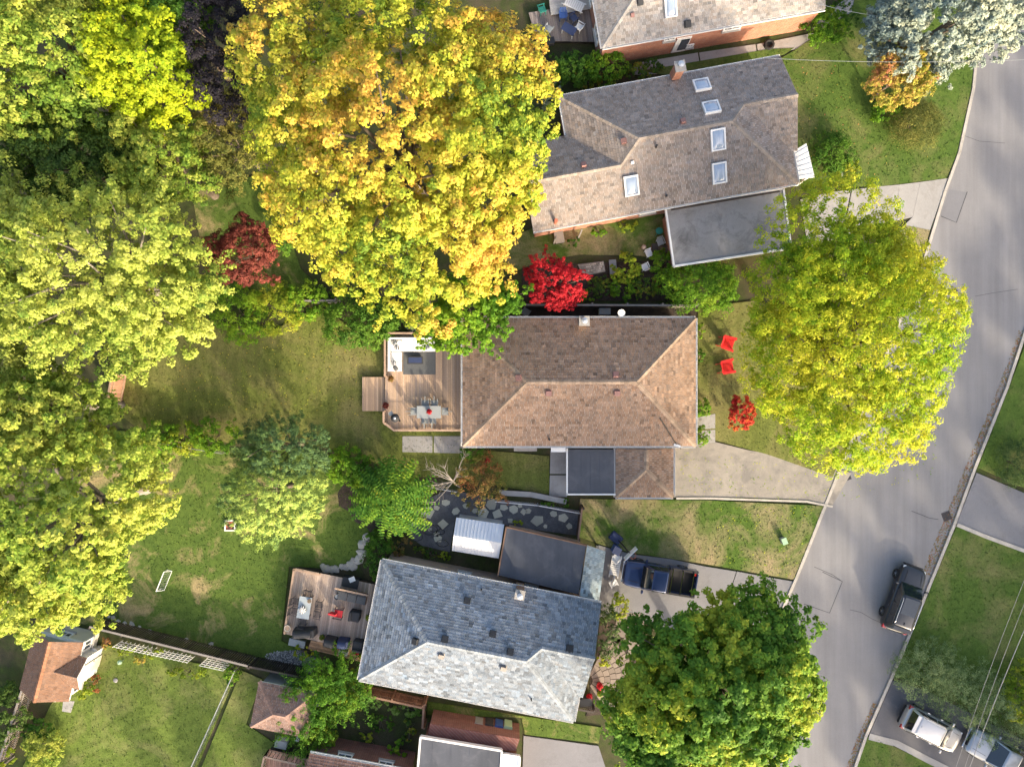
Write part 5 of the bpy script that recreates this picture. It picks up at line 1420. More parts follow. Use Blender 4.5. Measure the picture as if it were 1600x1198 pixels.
# bare branched shrub by the patio
def bare_tree(px, py):
    rng = np.random.default_rng(77)
    c = P(px, py, 0)
    root = thing('bare_tree', 'leafless pale branched small tree between patio and house', 'tree', (c.x, c.y, 0))
    m = MB()
    m.tube([c, c + Vector((-0.15, 0.25, 0.9)), c + Vector((-0.3, 0.6, 1.7))], [0.09, 0.07, 0.06], 6)
    s = c + Vector((-0.3, 0.6, 1.7))
    m.build('trunk', M['bark_pale'], root)
    for i in range(13):
        a = rng.uniform(0.6, 4.2)
        L_ = rng.uniform(1.0, 2.3)
        d = Vector((math.cos(a), math.sin(a), rng.uniform(0.05, 0.5)))
        t = s + d * L_
        k = s.lerp(t, 0.5) + Vector((rng.normal() * 0.1, rng.normal() * 0.1, 0.15))
        b = MB(); b.tube([s, k, t], [0.038, 0.025, 0.008], 5)
        for j in range(5):
            f = rng.uniform(0.3, 0.95); q = s.lerp(t, f) + Vector((0, 0, 0.12 * math.sin(f * 3.1)))
            aa = a + rng.choice([-1, 1]) * rng.uniform(0.4, 0.9)
            b.tube([q, q + Vector((math.cos(aa), math.sin(aa), 0.2)) * rng.uniform(0.3, 0.8)], [0.014, 0.005], 4)
        b.build('branch', M['bark_pale'], root)
bare_tree(718, 760)

# ------------------------------------------------------------------ unseen trees out of frame, added to shade the road, deck and lawns
def off_frame_shade_trees():
    rng = np.random.default_rng(5)
    spots = [(44, -25, 13, 5.6), (48, -17, 13, 6.2), (50.5, -8, 13, 6.2), (39.5, -33.5, 12.5, 5.2), (53, 1, 13, 6.2), (55, 10, 13, 6.2), (58, 19, 13, 6.2), (61, 28, 13, 6.2), (43, -42, 13, 5.4), (35.5, -40, 12, 4.6), (-4, -45, 12.5, 4.8), (-14, -44, 12, 4.8), (-25, -46, 11.5, 4.2), (50, -28, 13.5, 5.4), (54, -19, 13.5, 5.4), (57, -10, 13.5, 5.4), (59, 0, 13.5, 5.4), (61, 10, 13.5, 5.4), (64, 20, 13.5, 5.4), (46, -35, 13.5, 5.2)]
    C = []; Nn = []; K = []
    tm = MB()
    for (x, y, h, r) in spots:
        p, nn, ci, cc, out = crown_points([(x, y, h * 0.62, r, r, h * 0.38)], 6000, rng, 0.8, 60)
        C.append(p); Nn.append(nn); K.append(pal_pick('maple_green', colour_u(p, ci, cc, rng, bias=0.45)))
        tm.tube([(x, y, 0), (x, y, h * 0.55)], [0.3, 0.18], 6)
    o = leaf_mesh('shade_trees', np.vstack(C), np.vstack(Nn), 0.42, np.vstack(K), M['leaf'], None, rng, kind='stuff')
    tag(o, 'unseen green trees beyond the frame, added to shade the road and lawns', 'shade_trees')
    tag(tm.build('shade_tree_trunks', M['bark'], o, kind='stuff'))
off_frame_shade_trees()

# ------------------------------------------------------------------ grass blades and fallen leaves
def grass():
    rng = np.random.default_rng(9)
    by = {}
    for poly, mat, z, dens in LAWNS:
        a = np.array(poly); x0, y0 = a.min(0); x1, y1 = a.max(0)
        x0, x1 = max(x0, -40), min(x1, 40); y0, y1 = max(y0, -30), min(y1, 30)
        n = int((x1 - x0) * (y1 - y0) * dens)
        pts = rng.uniform((x0, y0), (x1, y1), (n, 2))
        c = np.zeros(n, bool)
        j = len(poly) - 1
        for i in range(len(poly)):
            xi, yi = poly[i]; xj, yj = poly[j]
            cond = ((yi > pts[:, 1]) != (yj > pts[:, 1]))
            with np.errstate(divide='ignore', invalid='ignore'):
                c ^= cond & (pts[:, 0] < (xj - xi) * (pts[:, 1] - yi) / (yj - yi + 1e-12) + xi)
            j = i
        pts = pts[c]
        by.setdefault(mat, []).append(np.column_stack([pts, np.full(len(pts), z + 0.012)]))
    for mat, L_ in by.items():
        p = np.vstack(L_); n = len(p)
        nn = rng.normal(size=(n, 3)) * 0.55 + np.array([0, 0, 0.75]); nn /= np.linalg.norm(nn, axis=1)[:, None]
        o = leaf_mesh('grass', p, nn, 0.06, np.full((n, 3), 0.1), M[mat], None, rng, 0.5, 'stuff')
        tag(o, 'short grass blades of the ' + M[mat].name.replace('_', ' '), 'grass')
grass()
def litter():
    rng = np.random.default_rng(12)
    C = []; K = []
    def scatter(poly_px, n, pal, z):
        pp = [P2(*q) for q in poly_px]; a = np.array(pp); k = 0
        while k < n:
            x, y = rng.uniform(a.min(0), a.max(0))
            if in_poly(x, y, pp):
                C.append((x, y, z)); K.append(pal_pick(pal, np.array([rng.random()]))[0]); k += 1
    scatter([(1571, 602), (1521, 728), (1488, 818), (1455, 899), (1440, 895), (1480, 800), (1512, 720), (1562, 600)], 1100, 'rust', 0.022)
    scatter([(1599, 517), (1571, 602), (1562, 600), (1592, 515)], 200, 'rust', 0.022)
    scatter([(1372, 1100), (1350, 1148), (1332, 1200), (1322, 1198), (1342, 1145), (1364, 1098)], 350, 'rust', 0.022)
    scatter([(1250, 600), (1420, 420), (1500, 460), (1460, 740), (1330, 780), (1240, 760)], 700, 'ash_yellow', 0.024)
    scatter([(1060, 700), (1300, 740), (1298, 786), (1060, 775)], 220, 'ash_yellow', 0.078)
    scatter([(330, 500), (560, 500), (600, 650), (220, 660)], 420, 'maple_yellow', 0.102)
    scatter([(1230, 100), (1470, 100), (1450, 270), (1260, 280)], 160, 'autumn', 0.102)
    scatter([(1280, 790), (1240, 905), (1120, 880), (1120, 790)], 160, 'ash_yellow', 0.102)
    C = np.array(C); n = len(C)
    nn = rng.normal(size=(n, 3)) * 0.2 + np.array([0, 0, 1.0]); nn /= np.linalg.norm(nn, axis=1)[:, None]
    o = leaf_mesh('fallen_leaves', C, nn, 0.05, np.array(K) * 0.8, M['litter'], None, rng, 0.6, 'stuff')
    tag(o, 'scattered fallen leaves on lawns, gutter and road', 'leaves')
litter()
# ------------------------------------------------------------------ vehicles (local frame: +x forward, z up, origin on the ground)
M['paint_black'] = mat_paint('black_car_paint', (0.018, 0.02, 0.026))
M['paint_blue'] = mat_paint('navy_truck_paint', (0.012, 0.028, 0.095))
M['paint_silver'] = mat_paint('silver_car_paint', (0.50, 0.49, 0.49), 0.5)
M['paint_grey'] = mat_paint('grey_truck_paint', (0.36, 0.38, 0.41), 0.5)
M['chrome'] = mat_plain('chrome', (0.7, 0.7, 0.72), 0.15, 0.03, 2.0, 0, 1.0)
M['lamp_clear'] = mat_glass('headlight_lens', (0.55, 0.58, 0.6), 0.1)
M['lamp_red'] = mat_glass('tail_light_lens', (0.35, 0.01, 0.012), 0.15)
M['car_glass'] = mat_glass('tinted_car_glass', (0.012, 0.018, 0.026), 0.04)

def loft(stations, n=14):
    """body shell: stations (x, half width, z low, z shoulder, z top) -> mesh of rounded sections"""
    m = MB(); vs = []; fs = []
    for (x, w, zl, zs, zt) in stations:
        sec = [(0, zl), (w * 0.82, zl), (w * 0.97, zl + 0.1), (w, (zl + zs) / 2), (w * 0.985, zs - 0.06), (w * 0.93, zs + (zt - zs) * 0.35), (w * 0.8, zs + (zt - zs) * 0.75), (w * 0.45, zt - 0.005), (0, zt)]
        ring = sec + [(-a, b) for a, b in reversed(sec[1:-1])]
        for (y, z) in ring: vs.append((x, y, z))
    k = len(vs) // len(stations)
    for i in range(len(stations) - 1):
        for j in range(k):
            j2 = (j + 1) % k
            fs.append((i * k + j, i * k + j2, (i + 1) * k + j2, (i + 1) * k + j))
    fs.append(tuple(reversed(range(k)))); e = (len(stations) - 1) * k
    fs.append(tuple(range(e, e + k)))
    m.add(vs, fs)
    return m

def frustum(b, t, z0, z1):
    """b,t: (x rear, x front, half width)"""
    m = MB()
    vs = [(b[0], -b[2], z0), (b[1], -b[2] * 0.96, z0), (b[1], b[2] * 0.96, z0), (b[0], b[2], z0), (t[0], -t[2], z1), (t[1], -t[2] * 0.97, z1), (t[1], t[2] * 0.97, z1), (t[0], t[2], z1)]
    m.add(vs, [(3, 2, 1, 0), (4, 5, 6, 7), (0, 1, 5, 4), (1, 2, 6, 5), (2, 3, 7, 6), (3, 0, 4, 7)])
    return m, [Vector(v) for v in vs]

def pane(V, idx, u0, u1, v0, v1, off=0.012):
    a, b, c, d = (V[i] for i in idx)       # a,b bottom; c,d top (b->c up)
    def q(u, v): return a.lerp(b, u).lerp(d.lerp(c, u), v)
    n = (b - a).cross(d - a).normalized()
    pts = [q(u0, v0), q(u1, v0), q(u1, v1), q(u0, v1)]
    m = MB()
    m.add([p + n * off for p in pts] + [p - n * 0.03 for p in pts], [(0, 1, 2, 3), (7, 6, 5, 4), (0, 4, 5, 1), (1, 5, 6, 2), (2, 6, 7, 3), (3, 7, 4, 0)])
    return m

def wheel(root, x, y, r=0.36, w=0.24):
    s = 1 if y > 0 else -1
    m = MB(); vs = []; fs = []; n = 20
    prof = [(r * 0.62, -w / 2), (r * 0.93, -w / 2), (r, -w / 3), (r, w / 3), (r * 0.93, w / 2), (r * 0.62, w / 2)]
    for (rr, o) in prof:
        for k in range(n):
            a = 2 * math.pi * k / n
            vs.append((x + rr * math.cos(a), y + o, r + rr * math.sin(a)))
    for i in range(len(prof)):
        i2 = (i + 1) % len(prof)
        for k in range(n):
            k2 = (k + 1) % n
            fs.append((i * n + k, i * n + k2, i2 * n + k2, i2 * n + k))
    wo = m.add(vs, fs).build('wheel', M['tyre'], root, True)
    h = MB()
    yo = y + s * w * 0.42
    for k in range(5):
        a = 2 * math.pi * k / 5
        h.bar((x, yo, r), (x + r * 0.6 * math.cos(a), yo, r + r * 0.6 * math.sin(a)), 0.03, 0.07, (0, 1, 0))
    h.tube([(x, yo - s * 0.03, r), (x, yo + s * 0.02, r)], r * 0.16, 10)
    h.tube([(x, y - s * 0.02, r), (x, y + s * 0.03, r)], r * 0.6, 16)
    h.build('rim', M['chrome'], wo)

def common(root, L, Wd, paint, zb, mirrors_x, plate=True):
    hw = Wd / 2
    for s in (-1, 1):
        MB().add(*lamp(L / 2 - 0.30, s * (hw - 0.27), zb, 0.3, 0.26, 0.13)).build('headlight', M['lamp_clear'], root, bevel=0.03)
        MB().add(*lamp(-L / 2 + 0.17, s * (hw - 0.21), zb + 0.14, 0.26, 0.3, 0.16)).build('taillight', M['lamp_red'], root, bevel=0.03)
        MB().box((mirrors_x, s * (hw + 0.11), 1.08), (0.16, 0.24, 0.17)).build('mirror', M[paint], root, bevel=0.05)
def lamp(x, y, z, sx, sy, sz):
    m = MB().box((x, y, z), (sx, sy, sz)); return m.v, m.f

def suv(name, label, px, py, yaw, paint, L=4.75, Wd=1.92, z=0.015, roof_mat=None, sunroof=True):
    root = thing(name, label, 'car', (0, 0, 0))
    h = L / 2; w = Wd / 2
    st = [(-h, w * 0.66, 0.44, 0.78, 0.90), (-h + 0.1, w * 0.88, 0.32, 0.86, 1.0), (-h + 0.35, w * 0.985, 0.28, 0.92, 1.06), (-h + 1.2, w, 0.24, 0.92, 1.07), (0.2, w, 0.22, 0.92, 1.06),
          (0.9, w, 0.23, 0.90, 1.05), (1.35, w * 0.985, 0.24, 0.86, 1.0), (h - 0.45, w * 0.955, 0.26, 0.80, 0.93), (h - 0.18, w * 0.82, 0.3, 0.74, 0.84), (h - 0.02, w * 0.54, 0.36, 0.64, 0.70)]
    body = loft(st).build('body', M[paint], root, True)
    sb = body.modifiers.new('sub', 'SUBSURF'); sb.levels = 1; sb.render_levels = 2
    cm, V = frustum((-h + 0.1, 1.15, w * 0.93), (-h + 0.55, 0.30, w * 0.74), 0.98, 1.68)
    cm.build('cabin', M[paint], root, True, bevel=0.18)
    pane(V, (1, 2, 6, 5), 0.06, 0.94, 0.08, 0.93).build('windshield', M['car_glass'], root)
    pane(V, (3, 0, 4, 7), 0.1, 0.9, 0.18, 0.92).build('rear_window', M['car_glass'], root)
    for idx in ((0, 1, 5, 4), (2, 3, 7, 6)):
        for (u0, u1) in ((0.07, 0.28), (0.31, 0.58), (0.61, 0.9)):
            if idx[0] == 2: u0, u1 = 1 - u1, 1 - u0
            pane(V, idx, u0, u1, 0.14, 0.86).build('side_window', M['car_glass'], root)
    for s in (-1, 1):
        rl = MB(); rl.tube([(-h + 0.75, s * w * 0.69, 1.70), (-h + 0.85, s * w * 0.69, 1.745), (0.05, s * w * 0.69, 1.745), (0.15, s * w * 0.69, 1.70)], 0.022, 6)
        rl.build('roof_rail', M['chrome'], root)
    if sunroof: MB().box((-0.35, 0, 1.688), (1.15, 1.02, 0.014)).build('sunroof', M['car_glass'], root)
    MB().add(*lamp(-h + 0.85, 0, 1.71, 0.16, 0.05, 0.06)).build('antenna', M[paint], root)
    # rear spoiler, bumpers, wipers, door handles, panel gaps
    MB().box((-h + 0.42, 0, 1.665), (0.26, w * 1.35, 0.04)).build('spoiler', M[paint], root, bevel=0.015)
    MB().box((-h + 0.05, 0, 0.46), (0.14, Wd * 0.72, 0.2)).build('bumper', M['black'], root, bevel=0.05)
    MB().box((h - 0.06, 0, 0.42), (0.12, Wd * 0.74, 0.2)).build('bumper', M['black'], root, bevel=0.05)
    MB().box((h - 0.05, 0, 0.64), (0.08, Wd * 0.42, 0.14)).build('grille', M['dark_metal'], root, bevel=0.02)
    for s in (-1, 1):
        MB().bar((1.08, s * 0.1, 1.06), (0.98, s * 0.6, 1.10), 0.025, 0.02).build('wiper', M['black'], root)
        MB().bar((1.2, s * w * 0.62, 1.045), (h - 0.42, s * w * 0.55, 0.925), 0.02, 0.014).build('hood_crease', M['black'], root)
        for dx in (0.25, -0.75): MB().box((dx, s * (w + 0.005), 0.86), (0.18, 0.035, 0.035)).build('door_handle', M['chrome'], root)
        for dx in (L * 0.30, -L * 0.29): wheel(root, dx, s * (w - 0.10))
        for dx in (0.95, -0.1, -1.1): MB().box((dx, s * (w - 0.003), 0.62), (0.014, 0.02, 0.5)).build('door_gap', M['black'], root)
    common(root, L, Wd, paint, 0.70, 0.92)
    root.location = P(px, py, z); root.rotation_euler.z = yaw
    return root

def pickup(name, label, px, py, yaw, paint, L=5.6, Wd=1.98, z=0.075, cover=False, rack=True):
    root = thing(name, label, 'truck', (0, 0, 0))
    h = L / 2; w = Wd / 2; bx = -0.55            # cab ends, bed begins
    st = [(bx, w, 0.32, 1.0, 1.12), (0.2, w, 0.3, 1.0, 1.12), (1.0, w, 0.3, 1.0, 1.14), (1.5, w * 0.985, 0.3, 0.96, 1.12), (h - 0.4, w * 0.96, 0.32, 0.90, 1.04), (h - 0.12, w * 0.88, 0.36, 0.84, 0.95), (h, w * 0.72, 0.44, 0.74, 0.80)]
    b = loft(st).build('body', M[paint], root, True); sb = b.modifiers.new('sub', 'SUBSURF'); sb.levels = 1; sb.render_levels = 2
    cm, V = frustum((bx + 0.02, 1.35, w * 0.93), (bx + 0.2, 0.62, w * 0.76), 1.05, 1.82)
    cm.build('cabin', M[paint], root, True, bevel=0.12)
    pane(V, (1, 2, 6, 5), 0.06, 0.94, 0.08, 0.93).build('windshield', M['car_glass'], root)
    pane(V, (3, 0, 4, 7), 0.1, 0.9, 0.2, 0.9).build('rear_window', M['car_glass'], root)
    for idx in ((0, 1, 5, 4), (2, 3, 7, 6)):
        for (u0, u1) in ((0.08, 0.45), (0.49, 0.88)):
            if idx[0] == 2: u0, u1 = 1 - u1, 1 - u0
            pane(V, idx, u0, u1, 0.14, 0.86).build('side_window', M['car_glass'], root)
    bl = h + bx
    for s in (-1, 1):
        MB().box((-h + bl / 2, s * (w - 0.1), 0.74), (bl - 0.02, 0.18, 0.72)).build('bed_side', M[paint], root, bevel=0.05)
        MB().box((-h + bl / 2, s * (w - 0.1), 1.115), (bl - 0.1, 0.13, 0.02)).build('bed_rail', M['black'], root)
    MB().box((-h + 0.05, 0, 0.76), (0.1, Wd - 0.42, 0.66)).build('tailgate', M[paint], root, bevel=0.03)
    MB().box((-h + bl / 2, 0, 0.56), (bl - 0.05, Wd - 0.38, 0.1)).build('bed_floor', M['black'], root)
    MB().box((bx - 0.05, 0, 0.85), (0.08, Wd - 0.38, 0.5)).build('bed_front', M['black'], root)
    if cover: MB().box((-h + bl / 2, 0, 1.09), (bl - 0.15, Wd - 0.4, 0.05)).build('bed_cover', M['charcoal'], root)
    if rack:
        for dx in (-h + 0.35, -h + bl * 0.55, bx - 0.2):
            MB().bar((dx, -w + 0.12, 1.15), (dx, w - 0.12, 1.15), 0.06, 0.05).build('bed_crossbar', M['chrome'], root)
    MB().box((-h - 0.06, 0, 0.5), (0.16, Wd * 0.9, 0.2)).build('bumper', M['chrome'], root, bevel=0.04)
    MB().box((h - 0.03, 0, 0.48), (0.14, Wd * 0.8, 0.22)).build('bumper', M['chrome'], root, bevel=0.04)
    MB().box((h - 0.03, 0, 0.74), (0.08, Wd * 0.5, 0.22)).build('grille', M['dark_metal'], root, bevel=0.02)
    for s in (-1, 1):
        for dx in (L * 0.31, -L * 0.30): wheel(root, dx, s * (w - 0.11), 0.39, 0.26)
        MB().bar((1.3, s * 0.1, 1.13), (1.2, s * 0.6, 1.17), 0.025, 0.02).build('wiper', M['black'], root)
        MB().bar((1.45, s * w * 0.5, 1.125), (h - 0.35, s * w * 0.46, 1.02), 0.02, 0.014).build('hood_crease', M['black'], root)
        for dx in (0.35, -0.4): MB().box((dx, s * (w + 0.003), 0.92), (0.18, 0.035, 0.035)).build('door_handle', M['chrome'], root)
    common(root, L, Wd, paint, 0.80, 1.12)
    root.location = P(px, py, z); root.rotation_euler.z = yaw
    return root

suv('parked_car', 'black station wagon parked on the road by the right kerb', 1404, 930, math.radians(70), 'paint_black', 4.75, 1.9)
suv('parked_car', 'silver hatchback with red tail lights on the dark driveway', 1446, 1131, math.radians(-27), 'paint_silver', 4.35, 1.82, 0.075, None, False)
pickup('pickup_truck', 'grey pickup truck cut by the bottom right corner', 1557, 1173, math.radians(152), 'paint_grey', 5.5, 1.95, 0.075, True, False)
pickup('pickup_truck', 'dark blue pickup truck with open bed beside the grey house', 1027, 898, math.radians(170.5), 'paint_blue', 5.1, 1.9)

# ------------------------------------------------------------------ decks
def deck(name, label, polys, z, yaw_vec, mat_cols, edge=None, bw=0.145, skirt='wood', rails=(), seed=1, zmeasure=None):
    """polys: convex pixel polygons; boards run along yaw_vec"""
    rs = random.Random(seed)
    a = Vector(yaw_vec).normalized(); n = Vector((-a.y, a.x))
    c0 = P(*polys[0][0], 0)
    root = thing(name, label, 'deck', (c0.x, c0.y, 0))
    for poly in polys:
        pts = [P2(x, y, z) for x, y in poly]
        if area2(pts) < 0: pts = list(reversed(pts))
        ins = inset_poly(pts, 0.05)
        MB().prism(ins, 0.0, z - 0.045).build('frame', M['wood_dark'], root)
        us = [Vector(q).dot(a) for q in pts]; vs = [Vector(q).dot(n) for q in pts]
        v = min(vs)
        while v < max(vs):
            q = [a * (min(us) - 1) + n * (v + 0.005), a * (max(us) + 1) + n * (v + 0.005), a * (max(us) + 1) + n * (v + bw - 0.006), a * (min(us) - 1) + n * (v + bw - 0.006)]
            c = clip_convex([(p.x, p.y) for p in q], pts)
            if c:
                t = 1 + rs.gauss(0, 0.12); hcol = mat_cols[rs.randrange(len(mat_cols))]
                MB().prism(c, z - 0.035, z + rs.uniform(-0.002, 0.002), tuple(x * t for x in hcol)).build('board', M['wood_piece'], root)
            v += bw
    for path, hgt, bal in rails:
        pts = [P(x, y, z) for x, y in path]
        for i in range(len(pts) - 1):
            A, B = pts[i], pts[i + 1]; L_ = (B - A).length; d = (B - A) / L_
            k = max(1, round(L_ / 1.8))
            MB().bar(A + Vector((0, 0, hgt)), B + Vector((0, 0, hgt)), 0.13, 0.04).build('handrail', M[skirt], root)
            MB().bar(A + Vector((0, 0, 0.12)), B + Vector((0, 0, 0.12)), 0.05, 0.05).build('bottom_rail', M[skirt], root)
            for j in range(k + (1 if i == len(pts) - 2 else 0)):
                q = A + d * (L_ * j / k); MB().box((q.x, q.y, z + hgt / 2 - 0.01), (0.09, 0.09, hgt - 0.025)).build('post', M[skirt], root)
            nb = int(L_ / bal)
            for j in range(1, nb):
                q = A + d * (L_ * j / nb); MB().box((q.x, q.y, z + hgt / 2), (0.035, 0.035, hgt - 0.1)).build('baluster', M[skirt], root)
    return root
CED = [(0.46, 0.325, 0.225), (0.41, 0.29, 0.21), (0.50, 0.36, 0.26), (0.37, 0.275, 0.215)]
DZ = 0.7
deck('cedar_deck', 'pale cedar deck with railing behind the brown roofed house', [[(603, 521), (730, 521), (730, 673), (618, 673), (601, 659), (601, 640)]], DZ, (0, 1), CED,
     rails=[([(665, 522), (605, 522), (605, 588)], 0.9, 0.2), ([(603, 642), (603, 659), (619, 671), (722, 671)], 0.9, 0.2)], seed=3)
deck('deck_landing', 'lower cedar landing stepping down from the deck to the lawn', [[(566, 589), (601, 589), (601, 642), (566, 642)]], 0.45, (0, 1), CED, seed=4)
WD = [(0.40, 0.31, 0.25), (0.36, 0.28, 0.23), (0.44, 0.35, 0.29)]
dv = axes((458, 886), (443, 980))
deck('tan_deck', 'tan board deck with dark outdoor furniture behind the grey house', [[(461, 887), (592, 914), (574, 1020), (446, 990)]], 0.75, dv, WD, seed=5, rails=[([(460, 888), (500, 896)], 0.25, 9), ([(461, 888), (446, 988)], 0.25, 9)])
deck('deck_bench', 'brown lower deck strip along the bottom of the tan deck', [[(486, 1000), (574, 1019), (566, 1034), (481, 1013)]], 0.7, axes((486, 1000), (574, 1019)), [(0.26, 0.16, 0.10), (0.30, 0.19, 0.12)], seed=6)
deck('grey_deck', 'grey weathered deck with chairs beside the orange brick house', [[(826, 20), (930, 4), (938, 66), (838, 64)]], 0.4, axes((836, 18), (842, 62)), [(0.20, 0.17, 0.16), (0.17, 0.15, 0.145), (0.23, 0.2, 0.18)], seed=8)
deck('brown_deck', 'reddish wooden deck at the bottom edge with pergola rail', [[(420, 1170), (484, 1186), (478, 1260), (405, 1245)]], 0.9, axes((484, 1185), (478, 1260)), [(0.34, 0.2, 0.15), (0.3, 0.18, 0.13)], seed=9, rails=[([(420, 1171), (484, 1186)], 0.9, 0.25), ([(420, 1171), (412, 1205)], 0.9, 0.25)])
deck('white_platform', 'pale raised platform on the grey deck at the top', [[(858, 0), (918, -8), (924, 14), (861, 24)]], 0.62, axes((858, 0), (918, -8)), [(0.42, 0.41, 0.4), (0.38, 0.37, 0.36)], seed=10)

# ------------------------------------------------------------------ fences and walls
def board_fence(name, label, a, b, h, bw, gap, mat, cols=None, posts=2.4, seed=1, side=1, cat='fence', rail_mat=None):
    rs = random.Random(seed)
    A = P(*a); B = P(*b); d = (B - A); L_ = d.length; d /= L_; nn = Vector((-d.y, d.x, 0)) * side
    root = thing(name, label, cat, (A.x, A.y, 0))
    yaw = math.atan2(d.y, d.x)
    x = 0.0
    while x < L_ - bw * 0.5:
        q = A + d * (x + bw / 2)
        t = 1 + rs.gauss(0, 0.13); hh = h + rs.uniform(-0.02, 0.02)
        base = cols[rs.randrange(len(cols))] if cols else (0.2, 0.18, 0.16)
        MB().box((q.x, q.y, hh / 2), (bw, 0.025, hh), yaw, tuple(c * t for c in base)).build('board', M['wood_piece'], root)
        x += bw + gap
    for z in (0.35, h - 0.3):
        o = nn * 0.045
        MB().bar(A + o + Vector((0, 0, z)), B + o + Vector((0, 0, z)), 0.05, 0.09).build('rail', M[rail_mat or mat], root)
    k = max(1, round(L_ / posts))
    for i in range(k + 1):
        q = A + d * (L_ * i / k) + nn * 0.11
        MB().box((q.x, q.y, (h + 0.06) / 2), (0.1, 0.1, h + 0.06), yaw).build('post', M[mat], root)
    MB().bar(A + Vector((0, 0, h + 0.04)), B + Vector((0, 0, h + 0.04)), 0.13, 0.035).build('top_rail', M[rail_mat or mat], root)
    return root
board_fence('board_fence', 'dark slatted fence with shade painted into its boards, between the green lawn and cottage garden', (164, 965), (402, 1024), 1.8, 0.12, 0.035, 'wood_dark', [(0.02, 0.017, 0.016), (0.03, 0.025, 0.022)], seed=2, side=-1, rail_mat='wood_grey')  # near-black boards: shade of the north face put into the colour
board_fence('board_fence', 'dark slatted fence end with shade painted into its boards, beside the hip roofed shed', (404, 1025), (478, 1040), 1.8, 0.12, 0.03, 'wood_dark', [(0.02, 0.017, 0.016), (0.03, 0.025, 0.022)], seed=12, side=-1, rail_mat='wood_dark')  # boards blackened for shade like the longer run
board_fence('picket_fence', 'weathered grey picket fence running to the bottom left corner', (58, 1062), (20, 1180), 1.5, 0.09, 0.09, 'wood_grey', [(0.24, 0.2, 0.17), (0.3, 0.25, 0.21)], seed=3)
board_fence('cedar_fence', 'reddish cedar board fence at the left end of the lawn', (199, 585), (189, 642), 1.9, 0.14, 0.008, 'wood', [(0.36, 0.2, 0.13), (0.42, 0.25, 0.17), (0.33, 0.18, 0.12)], seed=4)
board_fence('garden_fence', 'grey topped garden fence above the brown roof', (815, 480), (1082, 481), 1.5, 0.14, 0.006, 'wood_grey', [(0.13, 0.12, 0.11), (0.16, 0.145, 0.13)], seed=5, rail_mat='wood_grey')
board_fence('garden_fence', 'grey fence piece between hedge and golden maple', (482, 474), (532, 473), 1.4, 0.14, 0.01, 'wood_grey', [(0.22, 0.22, 0.23), (0.26, 0.26, 0.27)], seed=6)
board_fence('garden_fence', 'dark fence panel between flagstone patio and front lawn', (906, 788), (900, 836), 1.6, 0.14, 0.006, 'wood_dark', [(0.09, 0.06, 0.05), (0.11, 0.075, 0.06)], seed=7, rail_mat='wood_brown')
board_fence('garden_fence', 'brown fence piece below the grey house gutter', (572, 1070), (664, 1090), 1.5, 0.14, 0.02, 'wood_brown', [(0.17, 0.09, 0.065), (0.2, 0.11, 0.08)], seed=8)
board_fence('garden_fence', 'short brown fence beside the bottom garden', (666, 1086), (664, 1122), 1.4, 0.14, 0.01, 'wood_brown', [(0.2, 0.12, 0.09), (0.23, 0.14, 0.1)], seed=9)
def wall_strip(name, label, pts, w, h, mat, cat='wall'):
    A = P(*pts[0])
    root = thing(name, label, cat, (A.x, A.y, 0))
    for i in range(len(pts) - 1):
        a = P(*pts[i]); b = P(*pts[i + 1])
        MB().bar(a + Vector((0, 0, h / 2)), b + Vector((0, 0, h / 2)), w, h).build('wall_block', M[mat], root)
        MB().bar(a + Vector((0, 0, h + 0.03)), b + Vector((0, 0, h + 0.03)), w + 0.06, 0.06).build('coping', M['concrete'], root)
    return root
wall_strip('garden_wall', 'low grey retaining wall above the flagstone patio', [(780, 768), (830, 771), (884, 782)], 0.3, 0.4, 'wood_grey')
def wire_fence(name, label, pts, h, mat):
    A = P(*pts[0]); root = thing(name, label, 'fence', (A.x, A.y, 0))
    for i in range(len(pts) - 1):
        a = P(*pts[i]); b = P(*pts[i + 1]); L_ = (b - a).length; k = max(1, round(L_ / 2.4))
        MB().tube([a + Vector((0, 0, h)), b + Vector((0, 0, h))], 0.03, 6).build('top_rail', M[mat], root)
        for j in range(k + 1):
            q = a.lerp(b, j / k); MB().tube([q, q + Vector((0, 0, h + 0.05))], 0.032, 6).build('post', M[mat], root)
        n = int(L_ / 0.16)
        w = MB()
        for j in range(n):
            q = a.lerp(b, j / n); q2 = a.lerp(b, min(1, (j + 3) / n))
            w.tube([q + Vector((0, 0, 0.05)), q2 + Vector((0, 0, h))], 0.006, 3, False); w.tube([q2 + Vector((0, 0, 0.05)), q + Vector((0, 0, h))], 0.006, 3, False)
        w.build('wire_mesh', M[mat], root, kind='stuff')
wire_fence('wire_fence', 'pale chain link fence between mown lawn and grass strip', [(376, 1038), (298, 1210)], 1.1, 'metal')
wire_fence('wire_fence', 'pale chain link fence along the lawn boundary shrubs', [(262, 690), (300, 697), (356, 706)], 1.1, 'metal')
wire_fence('wire_fence', 'pale wire fence below the bare tree on the patio', [(655, 755), (715, 765)], 1.0, 'metal')
wire_fence('wire_fence', 'white rail fence along the top of the flagstone patio', [(775, 780), (840, 786), (904, 798)], 1.0, 'white_vinyl')

